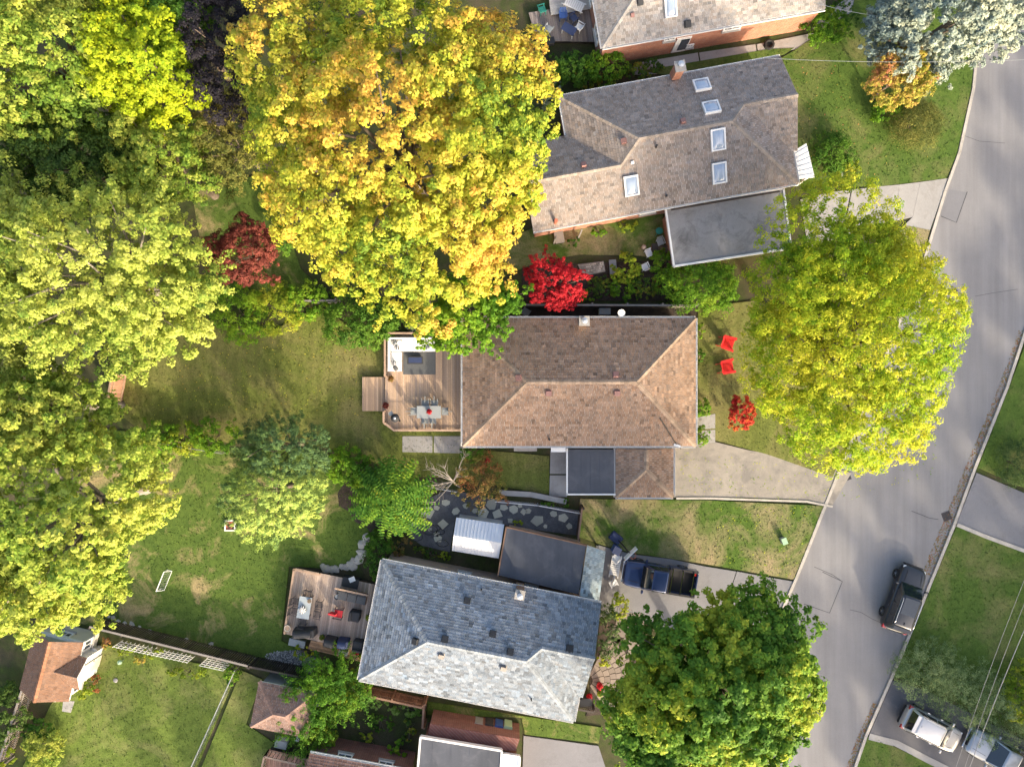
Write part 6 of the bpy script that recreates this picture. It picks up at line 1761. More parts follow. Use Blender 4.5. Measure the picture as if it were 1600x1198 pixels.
# trellis
def trellis(label, a, b, h):
    A = P(*a); B = P(*b); L_ = (B - A).length; d = (B - A) / L_
    root = thing('trellis', label, 'trellis', (A.x, A.y, 0))
    k = int(L_ / 0.3)
    for i in range(k + 1):
        q = A + d * (L_ * i / k); MB().bar(q + Vector((0, 0, 0)), q + Vector((0, 0, h)), 0.04, 0.025).build('upright', M['white'], root)
    for j in range(1, int(h / 0.3) + 1):
        MB().bar(A + Vector((0, 0, 0.3 * j)), B + Vector((0, 0, 0.3 * j)), 0.025, 0.04).build('slat', M['white'], root)
trellis('white lattice trellis in front of the dark fence, left piece', (192, 1000), (305, 1024), 1.3)
trellis('white lattice trellis by the bright green bush, right piece', (326, 1026), (362, 1034), 1.5)

# ------------------------------------------------------------------ stones and paving
def rock_mesh(seed):
    rs = random.Random(seed); bm = bmesh.new(); bmesh.ops.create_icosphere(bm, subdivisions=1, radius=1.0)
    for v in bm.verts: v.co *= rs.uniform(0.78, 1.15)
    me = bpy.data.meshes.new('stone'); bm.to_mesh(me); bm.free()
    at = me.attributes.new('Col', 'FLOAT_COLOR', 'POINT'); c = rs.uniform(0.28, 0.46)
    at.data.foreach_set('color', [c, c * 0.95, c * 0.87, 1.0] * len(me.vertices)); me.materials.append(M['stone']); return me
ROCKS = [rock_mesh(i) for i in range(6)]
def stone_edge(label, pts, n, r, seed):
    rs = random.Random(seed); A = P(*pts[0])
    root = thing('stone_edging', label, 'edging', (A.x, A.y, 0))
    for i in range(n):
        t = i / (n - 1) * (len(pts) - 1); k = min(int(t), len(pts) - 2)
        q = P(*pts[k]).lerp(P(*pts[k + 1]), t - k)
        o = link(bpy.data.objects.new('stone', ROCKS[rs.randrange(6)])); o.parent = root
        s = r * rs.uniform(0.7, 1.3)
        o.location = (q.x - A.x + rs.uniform(-.1, .1), q.y - A.y + rs.uniform(-.1, .1), s * 0.35); o.scale = (s * rs.uniform(0.9, 1.4), s, s * 0.55); o.rotation_euler.z = rs.uniform(0, 6.28)
stone_edge('pale boulder edging curving round the green bush by the tan deck', [(575, 840), (566, 850), (563, 872), (546, 883), (520, 888), (504, 886)], 17, 0.30, 3)
stone_edge('scattered pale stones along the dark slatted fence', [(170, 962), (185, 970), (212, 975), (250, 990), (330, 1003)], 10, 0.16, 4)
def pebbles():
    rng = np.random.default_rng(3); pp = [P2(*q) for q in [(412, 1022), (432, 1016), (470, 1014), (500, 1030), (486, 1050), (440, 1044)]]
    m = MB(); a = np.array(pp); k = 0
    while k < 900:
        x, y = rng.uniform(a.min(0), a.max(0))
        if in_poly(x, y, pp):
            s = rng.uniform(0.03, 0.075); t = rng.uniform(0.2, 0.6)
            m.box((x, y, 0.1 + s * 0.3), (s, s * rng.uniform(0.7, 1.3), s), rng.uniform(0, 3), (t, t, t * 1.03), 0.6); k += 1
    tag(m.build('gravel', M['stone'], kind='stuff'), 'loose grey gravel beside the lower deck', 'gravel')
pebbles()
# flagstone patio
pt = sheet('patio', [(636, 812), (655, 785), (700, 764), (775, 779), (905, 797), (902, 836), (800, 822), (712, 806), (703, 862), (660, 852), (640, 838)], 0.06, M['gravel'], label='dark gravel patio with pale flagstones')
rs = random.Random(21)
for (x, y, r) in [(669, 798, 9), (697, 785, 5), (682, 793, 4), (692, 818, 6), (712, 799, 5), (641, 815, 6), (684, 841, 5), (682, 834, 4), (755, 801, 8), (768, 788, 7), (742, 798, 4), (776, 803, 7), (787, 793, 5), (803, 795, 6), (818, 799, 5), (840, 812, 8), (865, 803, 5), (880, 809, 6), (826, 798, 4), (852, 822, 3), (890, 822, 4), (660, 815, 4), (672, 826, 3), (812, 790, 3), (797, 813, 4), (728, 790, 4)]:
    c = P(x, y, 0.07); k = rs.choice((4, 5, 5, 6)); rr = r * 0.058; a0 = rs.uniform(0, 6)
    pts = [(c.x + rr * rs.uniform(0.8, 1.2) * math.cos(a0 + 6.283 * i / k), c.y + rr * rs.uniform(0.7, 1.15) * math.sin(a0 + 6.283 * i / k)) for i in range(k)]
    t = rs.uniform(0.85, 1.15)
    MB().prism(pts, 0.04, 0.095, (0.46 * t, 0.44 * t, 0.36 * t)).build('flagstone', M['stone'], pt)
# round terrace of pavers in front of the grey house
pv = sheet('terrace', [(922, 1100), (922, 1045), (950, 1010), (965, 975), (985, 965), (1000, 1040), (965, 1090), (940, 1115), (915, 1118)], 0.05, M['mulch'], label='curved terrace of grey brown pavers before the grey house')
c0 = P(916, 1062, 0)
for ring in range(1, 8):
    r0, r1 = 0.42 * ring, 0.42 * (ring + 1); n = max(5, int(r0 * 3.0 / 0.5))
    for i in range(n):
        a0 = -1.0 + 2.1 * i / n; a1 = -1.0 + 2.1 * (i + 1) / n; ga = 0.025 / r1
        pts = [(c0.x + r * math.cos(a), c0.y + r * math.sin(a)) for r, a in ((r0 + 0.025, a0 + ga), (r1, a0 + ga), (r1, (a0 + a1) / 2), (r1, a1 - ga), (r0 + 0.025, a1 - ga))]
        t = rs.uniform(0.85, 1.15)
        MB().prism(pts, 0.03, 0.085, (0.22 * t, 0.185 * t, 0.16 * t)).build('paver', M['stone'], pv)
k = 0
for j in range(9):
    for i in range(4):
        q = P(966 + i * 11 - j * 2.2 + (j % 2) * 4, 962 + j * 9.5, 0)
        t = rs.uniform(0.88, 1.12)
        if (Vector((q.x, q.y)) - Vector((c0.x, c0.y))).length > 3.65:
            MB().box((q.x, q.y, 0.055), (0.49, 0.42, 0.06), -0.2, (0.22 * t, 0.19 * t, 0.165 * t)).build('paver', M['stone'], pv)

# ------------------------------------------------------------------ furniture builders (local frame)
def place(o, px, py, z, yaw=0.0, label=None, group=None):
    o.location = P(px, py, z); o.rotation_euler.z = yaw
    if label: o['label'] = label
    if group: o['group'] = group
    return o
def dup(o, px, py, z, yaw, label, group=None):
    return place(copy_tree(o), px, py, z, yaw, label, group)

def muskoka(label):
    t = thing('adirondack_chair', label, 'chair', (0, 0, 0), 0, 'red chairs on the front lawn')
    for i in range(6):
        MB().box((0.28 - i * 0.1, 0, 0.36 - i * 0.022), (0.096, 0.62, 0.022)).build('seat_slat', M['red'], t)
    for i in range(5):
        y = -0.24 + 0.12 * i; top = 0.98 - 0.05 * abs(i - 2)
        MB().bar((-0.26, y * 0.85, 0.26), (-0.52, y * 1.1, top), 0.105, 0.022, (1, 0, 0)).build('back_slat', M['red'], t)
    for s in (-1, 1):
        MB().box((0.0, s * 0.36, 0.56), (0.78, 0.14, 0.026), s * 0.05).build('armrest', M['red'], t)
        MB().box((0.32, s * 0.31, 0.28), (0.1, 0.03, 0.55)).build('front_leg', M['red'], t)
        MB().bar((0.34, s * 0.27, 0.34), (-0.62, s * 0.27, 0.06), 0.03, 0.12).build('rear_leg', M['red'], t)
    return t
mk = muskoka('upper red plastic lawn chair beside the bright tree')
mk.scale = (1.15, 1.15, 1.1)
place(mk, 1135, 537, 0.09, math.radians(-17)); dup(mk, 1134, 573, 0.09, math.radians(12), 'lower red plastic lawn chair beside the bright tree')

def dining_chair(name, label, mat, group, metal='dark_metal', wire=False):
    t = thing(name, label, 'chair', (0, 0, 0), 0, group)
    if wire:
        for i in range(6): MB().bar((0.22 - 0.08 * i, -0.23, 0.44), (0.22 - 0.08 * i, 0.23, 0.44), 0.035, 0.015).build('seat_bar', M[mat], t)
        for i in range(5): MB().bar((-0.24 - 0.02 * i, -0.22, 0.56 + 0.09 * i), (-0.24 - 0.02 * i, 0.22, 0.56 + 0.09 * i), 0.03, 0.02).build('back_bar', M[mat], t)
    else:
        MB().box((0, 0, 0.44), (0.46, 0.46, 0.04)).build('seat', M[mat], t, bevel=0.01)
        MB().bar((-0.23, 0, 0.5), (-0.33, 0, 0.95), 0.44, 0.03, (0, 1, 0)).build('backrest', M[mat], t)
    for sx in (-1, 1):
        for sy in (-1, 1): MB().bar((sx * 0.2, sy * 0.21, 0), (sx * 0.2, sy * 0.21, 0.43), 0.03, 0.03).build('leg', M[metal], t)
    for s in (-1, 1):
        MB().tube([(0.2, s * 0.25, 0.43), (0.2, s * 0.25, 0.64), (-0.24, s * 0.25, 0.66)], 0.016, 5).build('armrest', M[metal], t)
        MB().tube([(-0.2, s * 0.23, 0.43), (-0.34, s * 0.23, 0.96)], 0.016, 5).build('back_post', M[metal], t)
    return t
def table(name, label, L_, W_, h, top, leg, cat='table'):
    t = thing(name, label, cat, (0, 0, 0))
    MB().box((0, 0, h - 0.02), (L_, W_, 0.04)).build('tabletop', M[top], t, bevel=0.01)
    for sx in (-1, 1):
        for sy in (-1, 1): MB().bar((sx * (L_ / 2 - 0.1), sy * (W_ / 2 - 0.1), 0), (sx * (L_ / 2 - 0.1), sy * (W_ / 2 - 0.1), h - 0.04), 0.05, 0.05).build('leg', M[leg], t)
    for s in (-1, 1):
        MB().box((0, s * (W_ / 2 - 0.06), h - 0.075), (L_ - 0.2, 0.03, 0.06)).build('apron', M[leg], t)
    return t
# --- cedar deck furniture
place(table('dining_table', 'pale grey dining table on the cedar deck', 1.65, 0.85, 0.74, 'pale_grey', 'pale_grey'), 672, 643, DZ, 0)
CG = 'chairs round the pale grey dining table'
dc = dining_chair('dining_chair', 'upper left chair at the pale grey dining table', 'pale_grey', CG, 'pale_grey')
place(dc, 666, 630, DZ, math.radians(-90))
dup(dc, 680, 630, DZ, math.radians(-90), 'upper right chair at the pale grey dining table')
dup(dc, 665, 656, DZ, math.radians(90), 'lower left chair at the pale grey dining table')
dup(dc, 677, 656, DZ, math.radians(90), 'lower right chair at the pale grey dining table')
dup(dc, 648, 642, DZ, 0, 'left end chair at the pale grey dining table')
dup(dc, 696, 642, DZ, math.pi, 'right end chair at the pale grey dining table')
def pot(name, label, px, py, z, r, h, mat, fill=None, plant=None):
    t = thing(name, label, 'pot', P(px, py, z)); b = P(px, py, z)
    MB().lathe(b, [(r * 0.7, 0), (r * 0.95, h * 0.8), (r, h * 0.82), (r, h), (r * 0.85, h), (r * 0.8, h * 0.85)], 18).build('pot', M[mat], t, True)
    MB().lathe((b.x, b.y, b.z + h * 0.84), [(r * 0.82, 0), (r * 0.82, 0.02)], 16).build('filling', M[fill or 'soil'], t)
    if plant:
        rng = np.random.default_rng(int(px)); n = 260
        d = rng.normal(size=(n, 3)); d[:, 2] = abs(d[:, 2]) + 0.3; d /= np.linalg.norm(d, axis=1)[:, None]
        p = np.array(b) + np.array([0, 0, h * 0.9]) + d * rng.uniform(0.05, r * 1.35, n)[:, None]
        leaf_mesh('plant', p, d, 0.06, pal_pick(plant, rng.random(n)), M['leaf'], t, rng, 0.45)
pot('flower_bowl', 'red flower bowl in the middle of the dining table', 671, 643, DZ + 0.742, 0.16, 0.16, 'red', None, 'red')
pot('planter', 'round red planter at the deck corner', 604, 633, 0.47, 0.2, 0.42, 'red', None, 'plum')
pot('planter', 'dark bronze leaved plant at the end of the sofa', 612, 592, DZ, 0.18, 0.3, 'wood_brown', None, 'rust')
def sofa():
    t = thing('sectional_sofa', 'white L shaped sectional sofa on the cedar deck', 'sofa', P(630, 560, DZ))
    k = (CAM_H - DZ - 0.4) / FPX
    def box_px(x0, y0, x1, y1, z0, z1, nm, mat, bev=0.03):
        a = P(x0, y0, DZ + 0.4); b = P(x1, y1, DZ + 0.4)
        MB().box(((a.x + b.x) / 2, (a.y + b.y) / 2, DZ + (z0 + z1) / 2), (abs(b.x - a.x), abs(a.y - b.y), z1 - z0)).build(nm, M[mat], t, bevel=bev)
    box_px(609, 529, 680, 549, 0.05, 0.28, 'base', 'grey_cloth'); box_px(609, 549.5, 628, 580, 0.05, 0.28, 'base', 'grey_cloth')
    for i, (x0, x1) in enumerate(((628, 645), (645.4, 662), (662.4, 680))): box_px(x0, 531, x1, 549, 0.285, 0.44, 'seat_cushion', 'cushion', 0.05)
    box_px(611, 532, 627.6, 549, 0.285, 0.44, 'seat_cushion', 'cushion', 0.05)
    for (y0, y1) in ((549.4, 564), (564.4, 580)): box_px(611, y0, 627.6, y1, 0.285, 0.44, 'seat_cushion', 'cushion', 0.05)
    box_px(608, 527, 680, 530.5, 0.1, 0.72, 'back', 'cushion', 0.05); box_px(606.5, 528, 610.3, 580, 0.1, 0.72, 'back', 'cushion', 0.05)
sofa()
def cushion(label, px, py, z, yaw, mat, s=0.42, tilt=0.9):
    t = thing('pillow', label, 'pillow', P(px, py, z)); b = P(px, py, z)
    m = MB(); N_ = 7; vs = []; fs = []
    Rm = Matrix.Rotation(yaw, 3, 'Z') @ Matrix.Rotation(-tilt, 3, 'Y')
    for sgn in (1, -1):
        for j in range(N_):
            for i in range(N_):
                x = -1 + 2 * i / (N_ - 1); y = -1 + 2 * j / (N_ - 1)
                zz = sgn * 0.10 * ((1 - x ** 4) * (1 - y ** 4)) ** 0.6
                v = Rm @ Vector((x * s / 2 * (1 - 0.06 * y * y), y * s / 2 * (1 - 0.06 * x * x), zz))
                vs.append(Vector((b.x, b.y, b.z)) + v)
    for k in range(2):
        for j in range(N_ - 1):
            for i in range(N_ - 1):
                q = k * N_ * N_ + j * N_ + i; f = (q, q + 1, q + N_ + 1, q + N_)
                fs.append(f if k == 0 else tuple(reversed(f)))
    m.add(vs, fs).build('cover', M[mat], t, True)
PG = 'pillows on the white sofa'
for lab, x, y, yw, mt in (('printed pillow in the sofa corner', 617, 535, -0.8, 'cushion_bw'), ('printed pillow below the sofa corner', 620, 543, 0.2, 'cushion_bw'), ('printed pillow at the right end of the sofa', 661, 535, -1.4, 'cushion_bw'), ('grey printed pillow at the right sofa end', 668, 542, -1.0, 'cushion_bw'), ('printed pillow at the lower end of the sofa', 616, 568, 0.3, 'cushion_bw'), ('pale pillow at the lower end of the sofa', 618, 575, 0.6, 'grey_cloth')):
    cushion(lab, x, y, DZ + 0.62, yw, mt)
tag(MB().prism([P2(x, y, DZ) for x, y in ((630, 548.5), (680.5, 548.5), (680.5, 585), (630, 585))], DZ + 0.004, DZ + 0.016).build('rug', M['grey_cloth']), 'flat grey outdoor rug inside the L of the sofa', 'rug')
def fire_table():
    t = thing('fire_table', 'grey coffee table with dark top on the grey rug', 'table', P(650, 563, DZ + 0.017)); b = P(650, 563, DZ + 0.017)
    MB().box((b.x, b.y, b.z + 0.2), (0.85, 0.4, 0.38)).build('base', M['charcoal'], t, bevel=0.02)
    MB().box((b.x, b.y, b.z + 0.41), (1.08, 0.52, 0.04)).build('tabletop', M['charcoal'], t, bevel=0.01)
    MB().box((b.x, b.y, b.z + 0.436), (0.9, 0.36, 0.008)).build('inset_tray', M['navy'], t)
fire_table()
def kettle():
    b = P(620, 652, DZ); t = thing('kettle_barbecue', 'round black kettle barbecue at the deck corner', 'barbecue', b)
    MB().lathe((b.x, b.y, b.z + 0.55), [(0.06, 0), (0.2, 0.05), (0.29, 0.2)], 20).build('bowl', M['black'], t, True)
    MB().lathe((b.x, b.y, b.z + 0.755), [(0.295, 0), (0.28, 0.07), (0.2, 0.16), (0.09, 0.2), (0.02, 0.205)], 20).build('lid', M['charcoal'], t, True)
    MB().lathe((b.x, b.y, b.z + 0.955), [(0.08, 0), (0.09, 0.03), (0.05, 0.05)], 12).build('lid_handle', M['metal'], t)
    for i in range(3):
        a = 2.1 * i + 0.4; MB().tube([(b.x + 0.12 * math.cos(a), b.y + 0.12 * math.sin(a), b.z + 0.6), (b.x + 0.27 * math.cos(a), b.y + 0.27 * math.sin(a), b.z)], 0.014, 6).build('leg', M['metal'], t)
    MB().box((b.x - 0.3, b.y + 0.3, b.z + 0.7), (0.3, 0.26, 0.025), 0.6).build('side_shelf', M['pale_grey'], t)
    for s in (-1, 1): MB().lathe((b.x + s * 0.2, b.y - 0.22, b.z + 0.0), [(0.07, 0), (0.07, 0.04)], 10).build('wheel', M['black'], t)
kettle()
# --- tan deck furniture behind the grey house
T2 = 0.755; YD = math.atan2(dv.y, dv.x)
place(table('glass_table', 'glass patio table on the tan deck', 1.5, 0.85, 0.72, 'frost_glass', 'dark_metal'), 480, 944, T2, YD)
WG = 'wire chairs round the glass table'
wc = dining_chair('wire_chair', 'upper left wire chair at the glass table', 'dark_metal', WG, 'dark_metal', True)
place(wc, 465, 936, T2, YD + math.pi / 2); dup(wc, 463, 951, T2, YD + math.pi / 2, 'lower left wire chair at the glass table')
dup(wc, 501, 941, T2, YD - math.pi / 2, 'upper right wire chair at the glass table'); dup(wc, 498, 956, T2, YD - math.pi / 2, 'lower right wire chair at the glass table')
dup(wc, 484, 924, T2, YD, 'top end wire chair at the glass table'); dup(wc, 476, 968, T2, YD + math.pi, 'bottom end wire chair at the glass table')
cushion('striped black and white cloth on the glass table', 472, 952, T2 + 0.80, 0.7, 'cushion_bw', 0.5, 0.15)
pot('candle_bowl', 'brown bowl on the glass table', 484, 938, T2 + 0.722, 0.14, 0.12, 'wood_brown')
def lounge(label, px, py, yaw, seat, frame, cover=False, name='lounge_chair'):
    t = thing(name, label, 'chair', (0, 0, 0))
    if cover:
        MB().box((0, 0, 0.40), (0.74, 0.70, 0.72)).build('cover', M['charcoal'], t, bevel=0.09)
        MB().box((-0.28, 0, 0.80), (0.2, 0.66, 0.2)).build('back_hump', M['charcoal'], t, bevel=0.07)
    else:
        MB().box((0, 0, 0.4), (0.56, 0.54, 0.14)).build('seat', M[seat], t, bevel=0.04)
        MB().bar((-0.26, 0, 0.46), (-0.36, 0, 0.92), 0.52, 0.12, (0, 1, 0)).build('backrest', M[seat], t)
    for sy in (-1, 1):
        MB().bar((0.3, sy * 0.33, 0.58), (-0.34, sy * 0.33, 0.6), 0.07, 0.04).build('armrest', M[frame], t)
        for sx in (-1, 1): MB().bar((sx * 0.27, sy * 0.31, 0), (sx * 0.27, sy * 0.31, 0.56), 0.04, 0.04).build('leg', M[frame], t)
    return place(t, px, py, T2, yaw)
lounge('red cushioned armchair on the tan deck', 531, 955, YD + 1.55, 'red_cloth', 'dark_metal')
lounge('black covered armchair right of the red armchair', 557, 958, YD + 1.55, 'charcoal', 'dark_metal', True, 'covered_chair')
def barbecue(label, px, py, yaw, L_, z, cov=True, mat='charcoal'):
    t = thing('covered_barbecue', label, 'barbecue', (0, 0, 0))
    if cov:
        MB().box((0, 0, 0.45), (L_, 0.58, 0.9), 0, None, 0.93).build('cover', M[mat], t, bevel=0.1)
        m = MB(); k = 10; vs = []; fs = []
        for i in range(k + 1):
            a = math.pi * i / k
            for x in (-L_ * 0.34, L_ * 0.34): vs.append((x, 0.26 * math.cos(a), 0.88 + 0.24 * math.sin(a)))
        for i in range(k): fs.append((2 * i, 2 * i + 1, 2 * i + 3, 2 * i + 2))
        fs += [tuple(range(0, 2 * k + 2, 2)), tuple(reversed(range(1, 2 * k + 2, 2)))]
        m.add(vs, fs).build('hood', M[mat], t)
    for sx in (-1, 1):
        MB().box((sx * L_ * 0.38, 0, 0.03), (0.1, 0.5, 0.06)).build('foot', M['black'], t)
    return place(t, px, py, z, yaw)
AD = axes((486, 1000), (574, 1019)); YA = math.atan2(AD.y, AD.x)
barbecue('long black covered barbecue at the lower left of the tan deck', 479, 984, YA + 0.25, 1.6, T2)
barbecue('black covered grill left in the bottom row of the tan deck', 519, 998, YA, 0.85, T2)
barbecue('dark navy covered grill in the middle of the bottom row', 539, 1000, YA + 0.1, 0.8, T2, True, 'navy')
lounge('dark covered chair at the right end of the bottom row', 562, 1004, YA + 1.6, 'charcoal', 'black', True, 'covered_chair')
pot('planter', 'red flower pot at the right end of the bottom row', 559, 1016, 0.71, 0.16, 0.3, 'red_cloth', None, 'red')
pot('planter', 'dark round planter beside the long covered barbecue', 505, 993, T2, 0.17, 0.3, 'black', None, 'mixed')
pot('planter', 'square pale planter box at the lower left deck corner', 451, 979, T2, 0.22, 0.3, 'cream', 'wood')
pot('planter', 'lime green potted plant against the grey roof edge', 577, 962, T2, 0.18, 0.3, 'black', None, 'lime')
pot('planter', 'yellow green potted plant near the deck bottom corner', 565, 1022, 0.71, 0.16, 0.25, 'black', None, 'lime')
MB_side = thing('storage_box', 'white storage box beside the bottom row of grills', 'box', P(538, 1017, 0.71)); b = P(538, 1017, 0.71)
MB().box((b.x, b.y, 0.71 + 0.18), (0.6, 0.3, 0.36), YA).build('box', M['white_vinyl'], MB_side, bevel=0.02); MB().box((b.x, b.y, 0.71 + 0.375), (0.64, 0.33, 0.03), YA).build('lid', M['pale_grey'], MB_side)
def bench_sofa():
    b = P(552, 930, T2); t = thing('corner_sofa', 'long grey cushioned bench along the top of the tan deck', 'sofa', b)
    d = Vector((AD.x, AD.y, 0)); n = Vector((-d.y, d.x, 0))
    MB().box((b.x, b.y, T2 + 0.18), (2.0, 0.7, 0.34), YA).build('base', M['wood_brown'], t)
    for i in (-1, 0, 1):
        q = b + d * (i * 0.66); MB().box((q.x, q.y, T2 + 0.41), (0.64, 0.66, 0.13), YA).build('seat_cushion', M['grey_cloth'], t, bevel=0.04)
        q = q + n * 0.36; MB().box((q.x, q.y, T2 + 0.62), (0.62, 0.16, 0.5), YA).build('back_cushion', M['charcoal'], t, bevel=0.05)
    q = b + n * 0.5; MB().bar(q - d * 1.2 + Vector((0, 0, 0.85)), q + d * 1.1 + Vector((0, 0, 0.85)), 0.12, 0.05).build('back_rail', M['wood'], t)
bench_sofa()
pot('planter', 'dark glazed pot at the left end of the grey bench', 529, 929, T2, 0.2, 0.45, 'black', 'pale_grey')
def bin_box(name, label, px, py, z, s, yaw, mat, lid, cat='box'):
    t = thing(name, label, cat, P(px, py, z)); b = P(px, py, z)
    MB().box((b.x, b.y, z + s[2] / 2), s, yaw).build('body', M[mat], t, bevel=0.03); MB().box((b.x, b.y, z + s[2] + 0.02), (s[0] + 0.05, s[1] + 0.05, 0.05), yaw).build('lid', M[lid], t, bevel=0.015)
    return t
bin_box('storage_chest', 'dark storage chest with white paper above the bench', 551, 906, 0.1, (1.1, 0.6, 0.7), YA, 'charcoal', 'charcoal', 'chest')
tag(MB().box(P(550, 905, 0.86), (0.42, 0.34, 0.02), YA + 0.6).build('paper_sheet', M['white']), 'white paper lying on the dark storage chest', 'paper')
bin_box('step', 'grey step block at the lower left of the tan deck', 466, 1002, 0.05, (1.1, 0.45, 0.3), YA, 'pale_grey', 'pale_grey', 'step')
# --- hoop, chairs and odds and ends on the blue pickup's driveway
def hoop():
    b = P(962, 840, 0.09); t = thing('basketball_hoop', 'portable basketball hoop with dark blue base on the front lawn', 'hoop', b)
    MB().box((b.x, b.y, 0.18), (0.95, 0.7, 0.2), -0.7, None, 0.85).build('base', M['navy'], t, bevel=0.08)
    e = P(985, 864, 2.9)
    top = Vector((b.x + (e.x - b.x) * 0.72, b.y + (e.y - b.y) * 0.72, 2.6))
    MB().tube([(b.x + 0.2, b.y - 0.15, 0.25), top], 0.05, 8).build('pole', M['black'], t)
    MB().bar(top, (e.x, e.y, 2.9), 0.06, 0.06).build('arm', M['black'], t)
    d = Vector((0.72, 0.69, 0))
    MB().bar(Vector((e.x, e.y, 2.95)) - d * 0.55, Vector((e.x, e.y, 2.95)) + d * 0.55, 0.05, 0.75).build('backboard', M['white_vinyl'], t)
    f = Vector((0.69, -0.72, 0)) * 0.28
    r = MB(); r.tube([Vector((e.x, e.y, 2.7)) + f + Vector((0.22 * math.cos(a * 0.524), 0.22 * math.sin(a * 0.524), 0)) for a in range(13)], 0.014, 5); r.build('rim', M['terracotta'], t)
hoop()
bin_box('recycling_bin', 'blue bin beside the basketball hoop base', 961, 856, 0.08, (0.5, 0.5, 0.85), -0.5, 'blue_plastic', 'navy', 'bin')
def plastic_chair(label, px, py, z, yaw, mat='white_vinyl', group=None):
    t = thing('plastic_chair', label, 'chair', (0, 0, 0), 0, group)
    MB().box((0, 0, 0.42), (0.44, 0.44, 0.035)).build('seat', M[mat], t, bevel=0.012)
    for i in range(4): MB().bar((-0.21, -0.165 + 0.11 * i, 0.46), (-0.33, -0.165 + 0.11 * i, 0.86), 0.085, 0.02, (1, 0, 0)).build('back_slat', M[mat], t)
    for s in (-1, 1):
        MB().box((0.0, s * 0.25, 0.63), (0.46, 0.06, 0.03)).build('armrest', M[mat], t)
        for sx in (-1, 1): MB().bar((sx * 0.19, s * 0.22, 0), (sx * 0.17, s * 0.22, 0.62 if sx > 0 else 0.43), 0.045, 0.045).build('leg', M[mat], t)
    return place(t, px, py, z, yaw)
def lounger(label, px, py, z, yaw):
    t = thing('sun_lounger', label, 'lounger', (0, 0, 0))
    for i in range(9): MB().box((0.75 - 0.15 * i, 0, 0.32), (0.12, 0.58, 0.03)).build('slat', M['white_vinyl'], t)
    MB().bar((-0.62, 0, 0.33), (-1.0, 0, 0.72), 0.56, 0.04, (0, 1, 0)).build('backrest', M['white_vinyl'], t)
    for s in (-1, 1):
        MB().box((0.1, s * 0.31, 0.3), (1.6, 0.05, 0.06)).build('side_rail', M['white_vinyl'], t)
        for sx in (-0.55, 0.75): MB().bar((sx, s * 0.28, 0), (sx, s * 0.28, 0.28), 0.05, 0.05).build('leg', M['white_vinyl'], t)
    return place(t, px, py, z, yaw)
lounger('white slatted lounger on the drive ahead of the blue pickup', 960, 885, 0.075, math.radians(80))
plastic_chair('white plastic chair below the basketball hoop', 962, 868, 0.075, 0.8)
plastic_chair('white plastic chair near the white slatted lounger bottom', 957, 908, 0.075, -1.1)
# --- terrace seats
pot('planter', 'red flower pot against the grey gable', 920, 1084, 0.09, 0.19, 0.35, 'black', None, 'red')
pot('planter', 'red flower pot on the curved terrace', 936, 1068, 0.09, 0.22, 0.4, 'red_cloth', None, 'red')
pot('planter', 'yellow flower planter below the red flower pot on the terrace', 936, 1080, 0.09, 0.2, 0.35, 'black', None, 'lime')
bin_box('storage_chest', 'black chest against the grey gable corner', 914, 1092, 0.09, (0.8, 0.5, 0.5), 0.1, 'charcoal', 'black', 'chest')
board_fence('terrace_railing', 'short brown slatted railing below the grey gable', (900, 1098), (926, 1103), 0.9, 0.05, 0.09, 'wood_dark', [(0.12, 0.08, 0.07), (0.15, 0.1, 0.08)], seed=14, cat='railing')
# --- side garden
tag(MB().prism([P2(x, y, 0.3) for x, y in ((903, 413), (943, 408), (946, 424), (912, 431))], 0.05, 0.3).build('stone_trough', M['stone']), 'long trough of pale mixed stones beside the crimson maple', 'trough')
def trough_stones():
    rs = random.Random(8); o = bpy.data.objects['stone_trough']
    at = o.data.attributes.new('Col', 'FLOAT_COLOR', 'POINT'); at.data.foreach_set('color', [0.3, 0.27, 0.24, 1.0] * len(o.data.vertices))
    pp = [P2(x, y, 0.3) for x, y in ((905, 414), (942, 409.5), (944.5, 423), (913, 429.5))]
    m = MB()
    for i in range(13):
        for j in range(5):
            u = (i + 0.5) / 13; v = (j + 0.5) / 5
            a = Vector(pp[0]).lerp(Vector(pp[1]), u).lerp(Vector(pp[3]).lerp(Vector(pp[2]), u), v)
            t = rs.uniform(0.2, 0.55); m.box((a.x, a.y, 0.33), (0.12, 0.12, 0.1), rs.uniform(0, 3), (t, t * 0.93, t * 0.84), 0.7)
    s = m.build('stones', M['stone'], o, kind='stuff')
trough_stones()
bin_box('garden_slab', 'grey blue slab standing beside the stone trough', 957, 419, 0.05, (0.45, 1.05, 0.25), 0.08, 'pale_grey', 'pale_grey', 'slab')
bin_box('garden_step', 'grey wooden steps below the upper house wall', 873, 372, 0.02, (0.6, 0.8, 0.4), 0.17, 'wood_grey', 'wood_grey', 'steps')
def round_table(px, py):
    t = thing('garden_table', 'round green garden table beside the gravelled roof', 'table', P(px, py, 0.09)); b = P(px, py, 0.09)
    MB().lathe((b.x, b.y, 0.75), [(0.24, 0), (0.25, 0.02), (0.24, 0.035)], 20).build('tabletop', M['green_plastic'], t)
    for i in range(3):
        a = i * 2.09; MB().bar((b.x + 0.06 * math.cos(a), b.y + 0.06 * math.sin(a), 0.75), (b.x + 0.25 * math.cos(a), b.y + 0.25 * math.sin(a), 0.09), 0.04, 0.04).build('leg', M['green_plastic'], t)
round_table(1027, 364)
SG = 'white chairs in the side garden'
plastic_chair('white plastic chair with blue cushion in the side garden', 1012, 397, 0.09, 0.4, 'white_vinyl', SG)
plastic_chair('white plastic chair lower in the side garden', 1006, 418, 0.06, 2.0, 'white_vinyl', SG)
plastic_chair('grey plastic chair beside the gravelled roof', 1030, 380, 0.09, -1.2, 'pale_grey', SG)
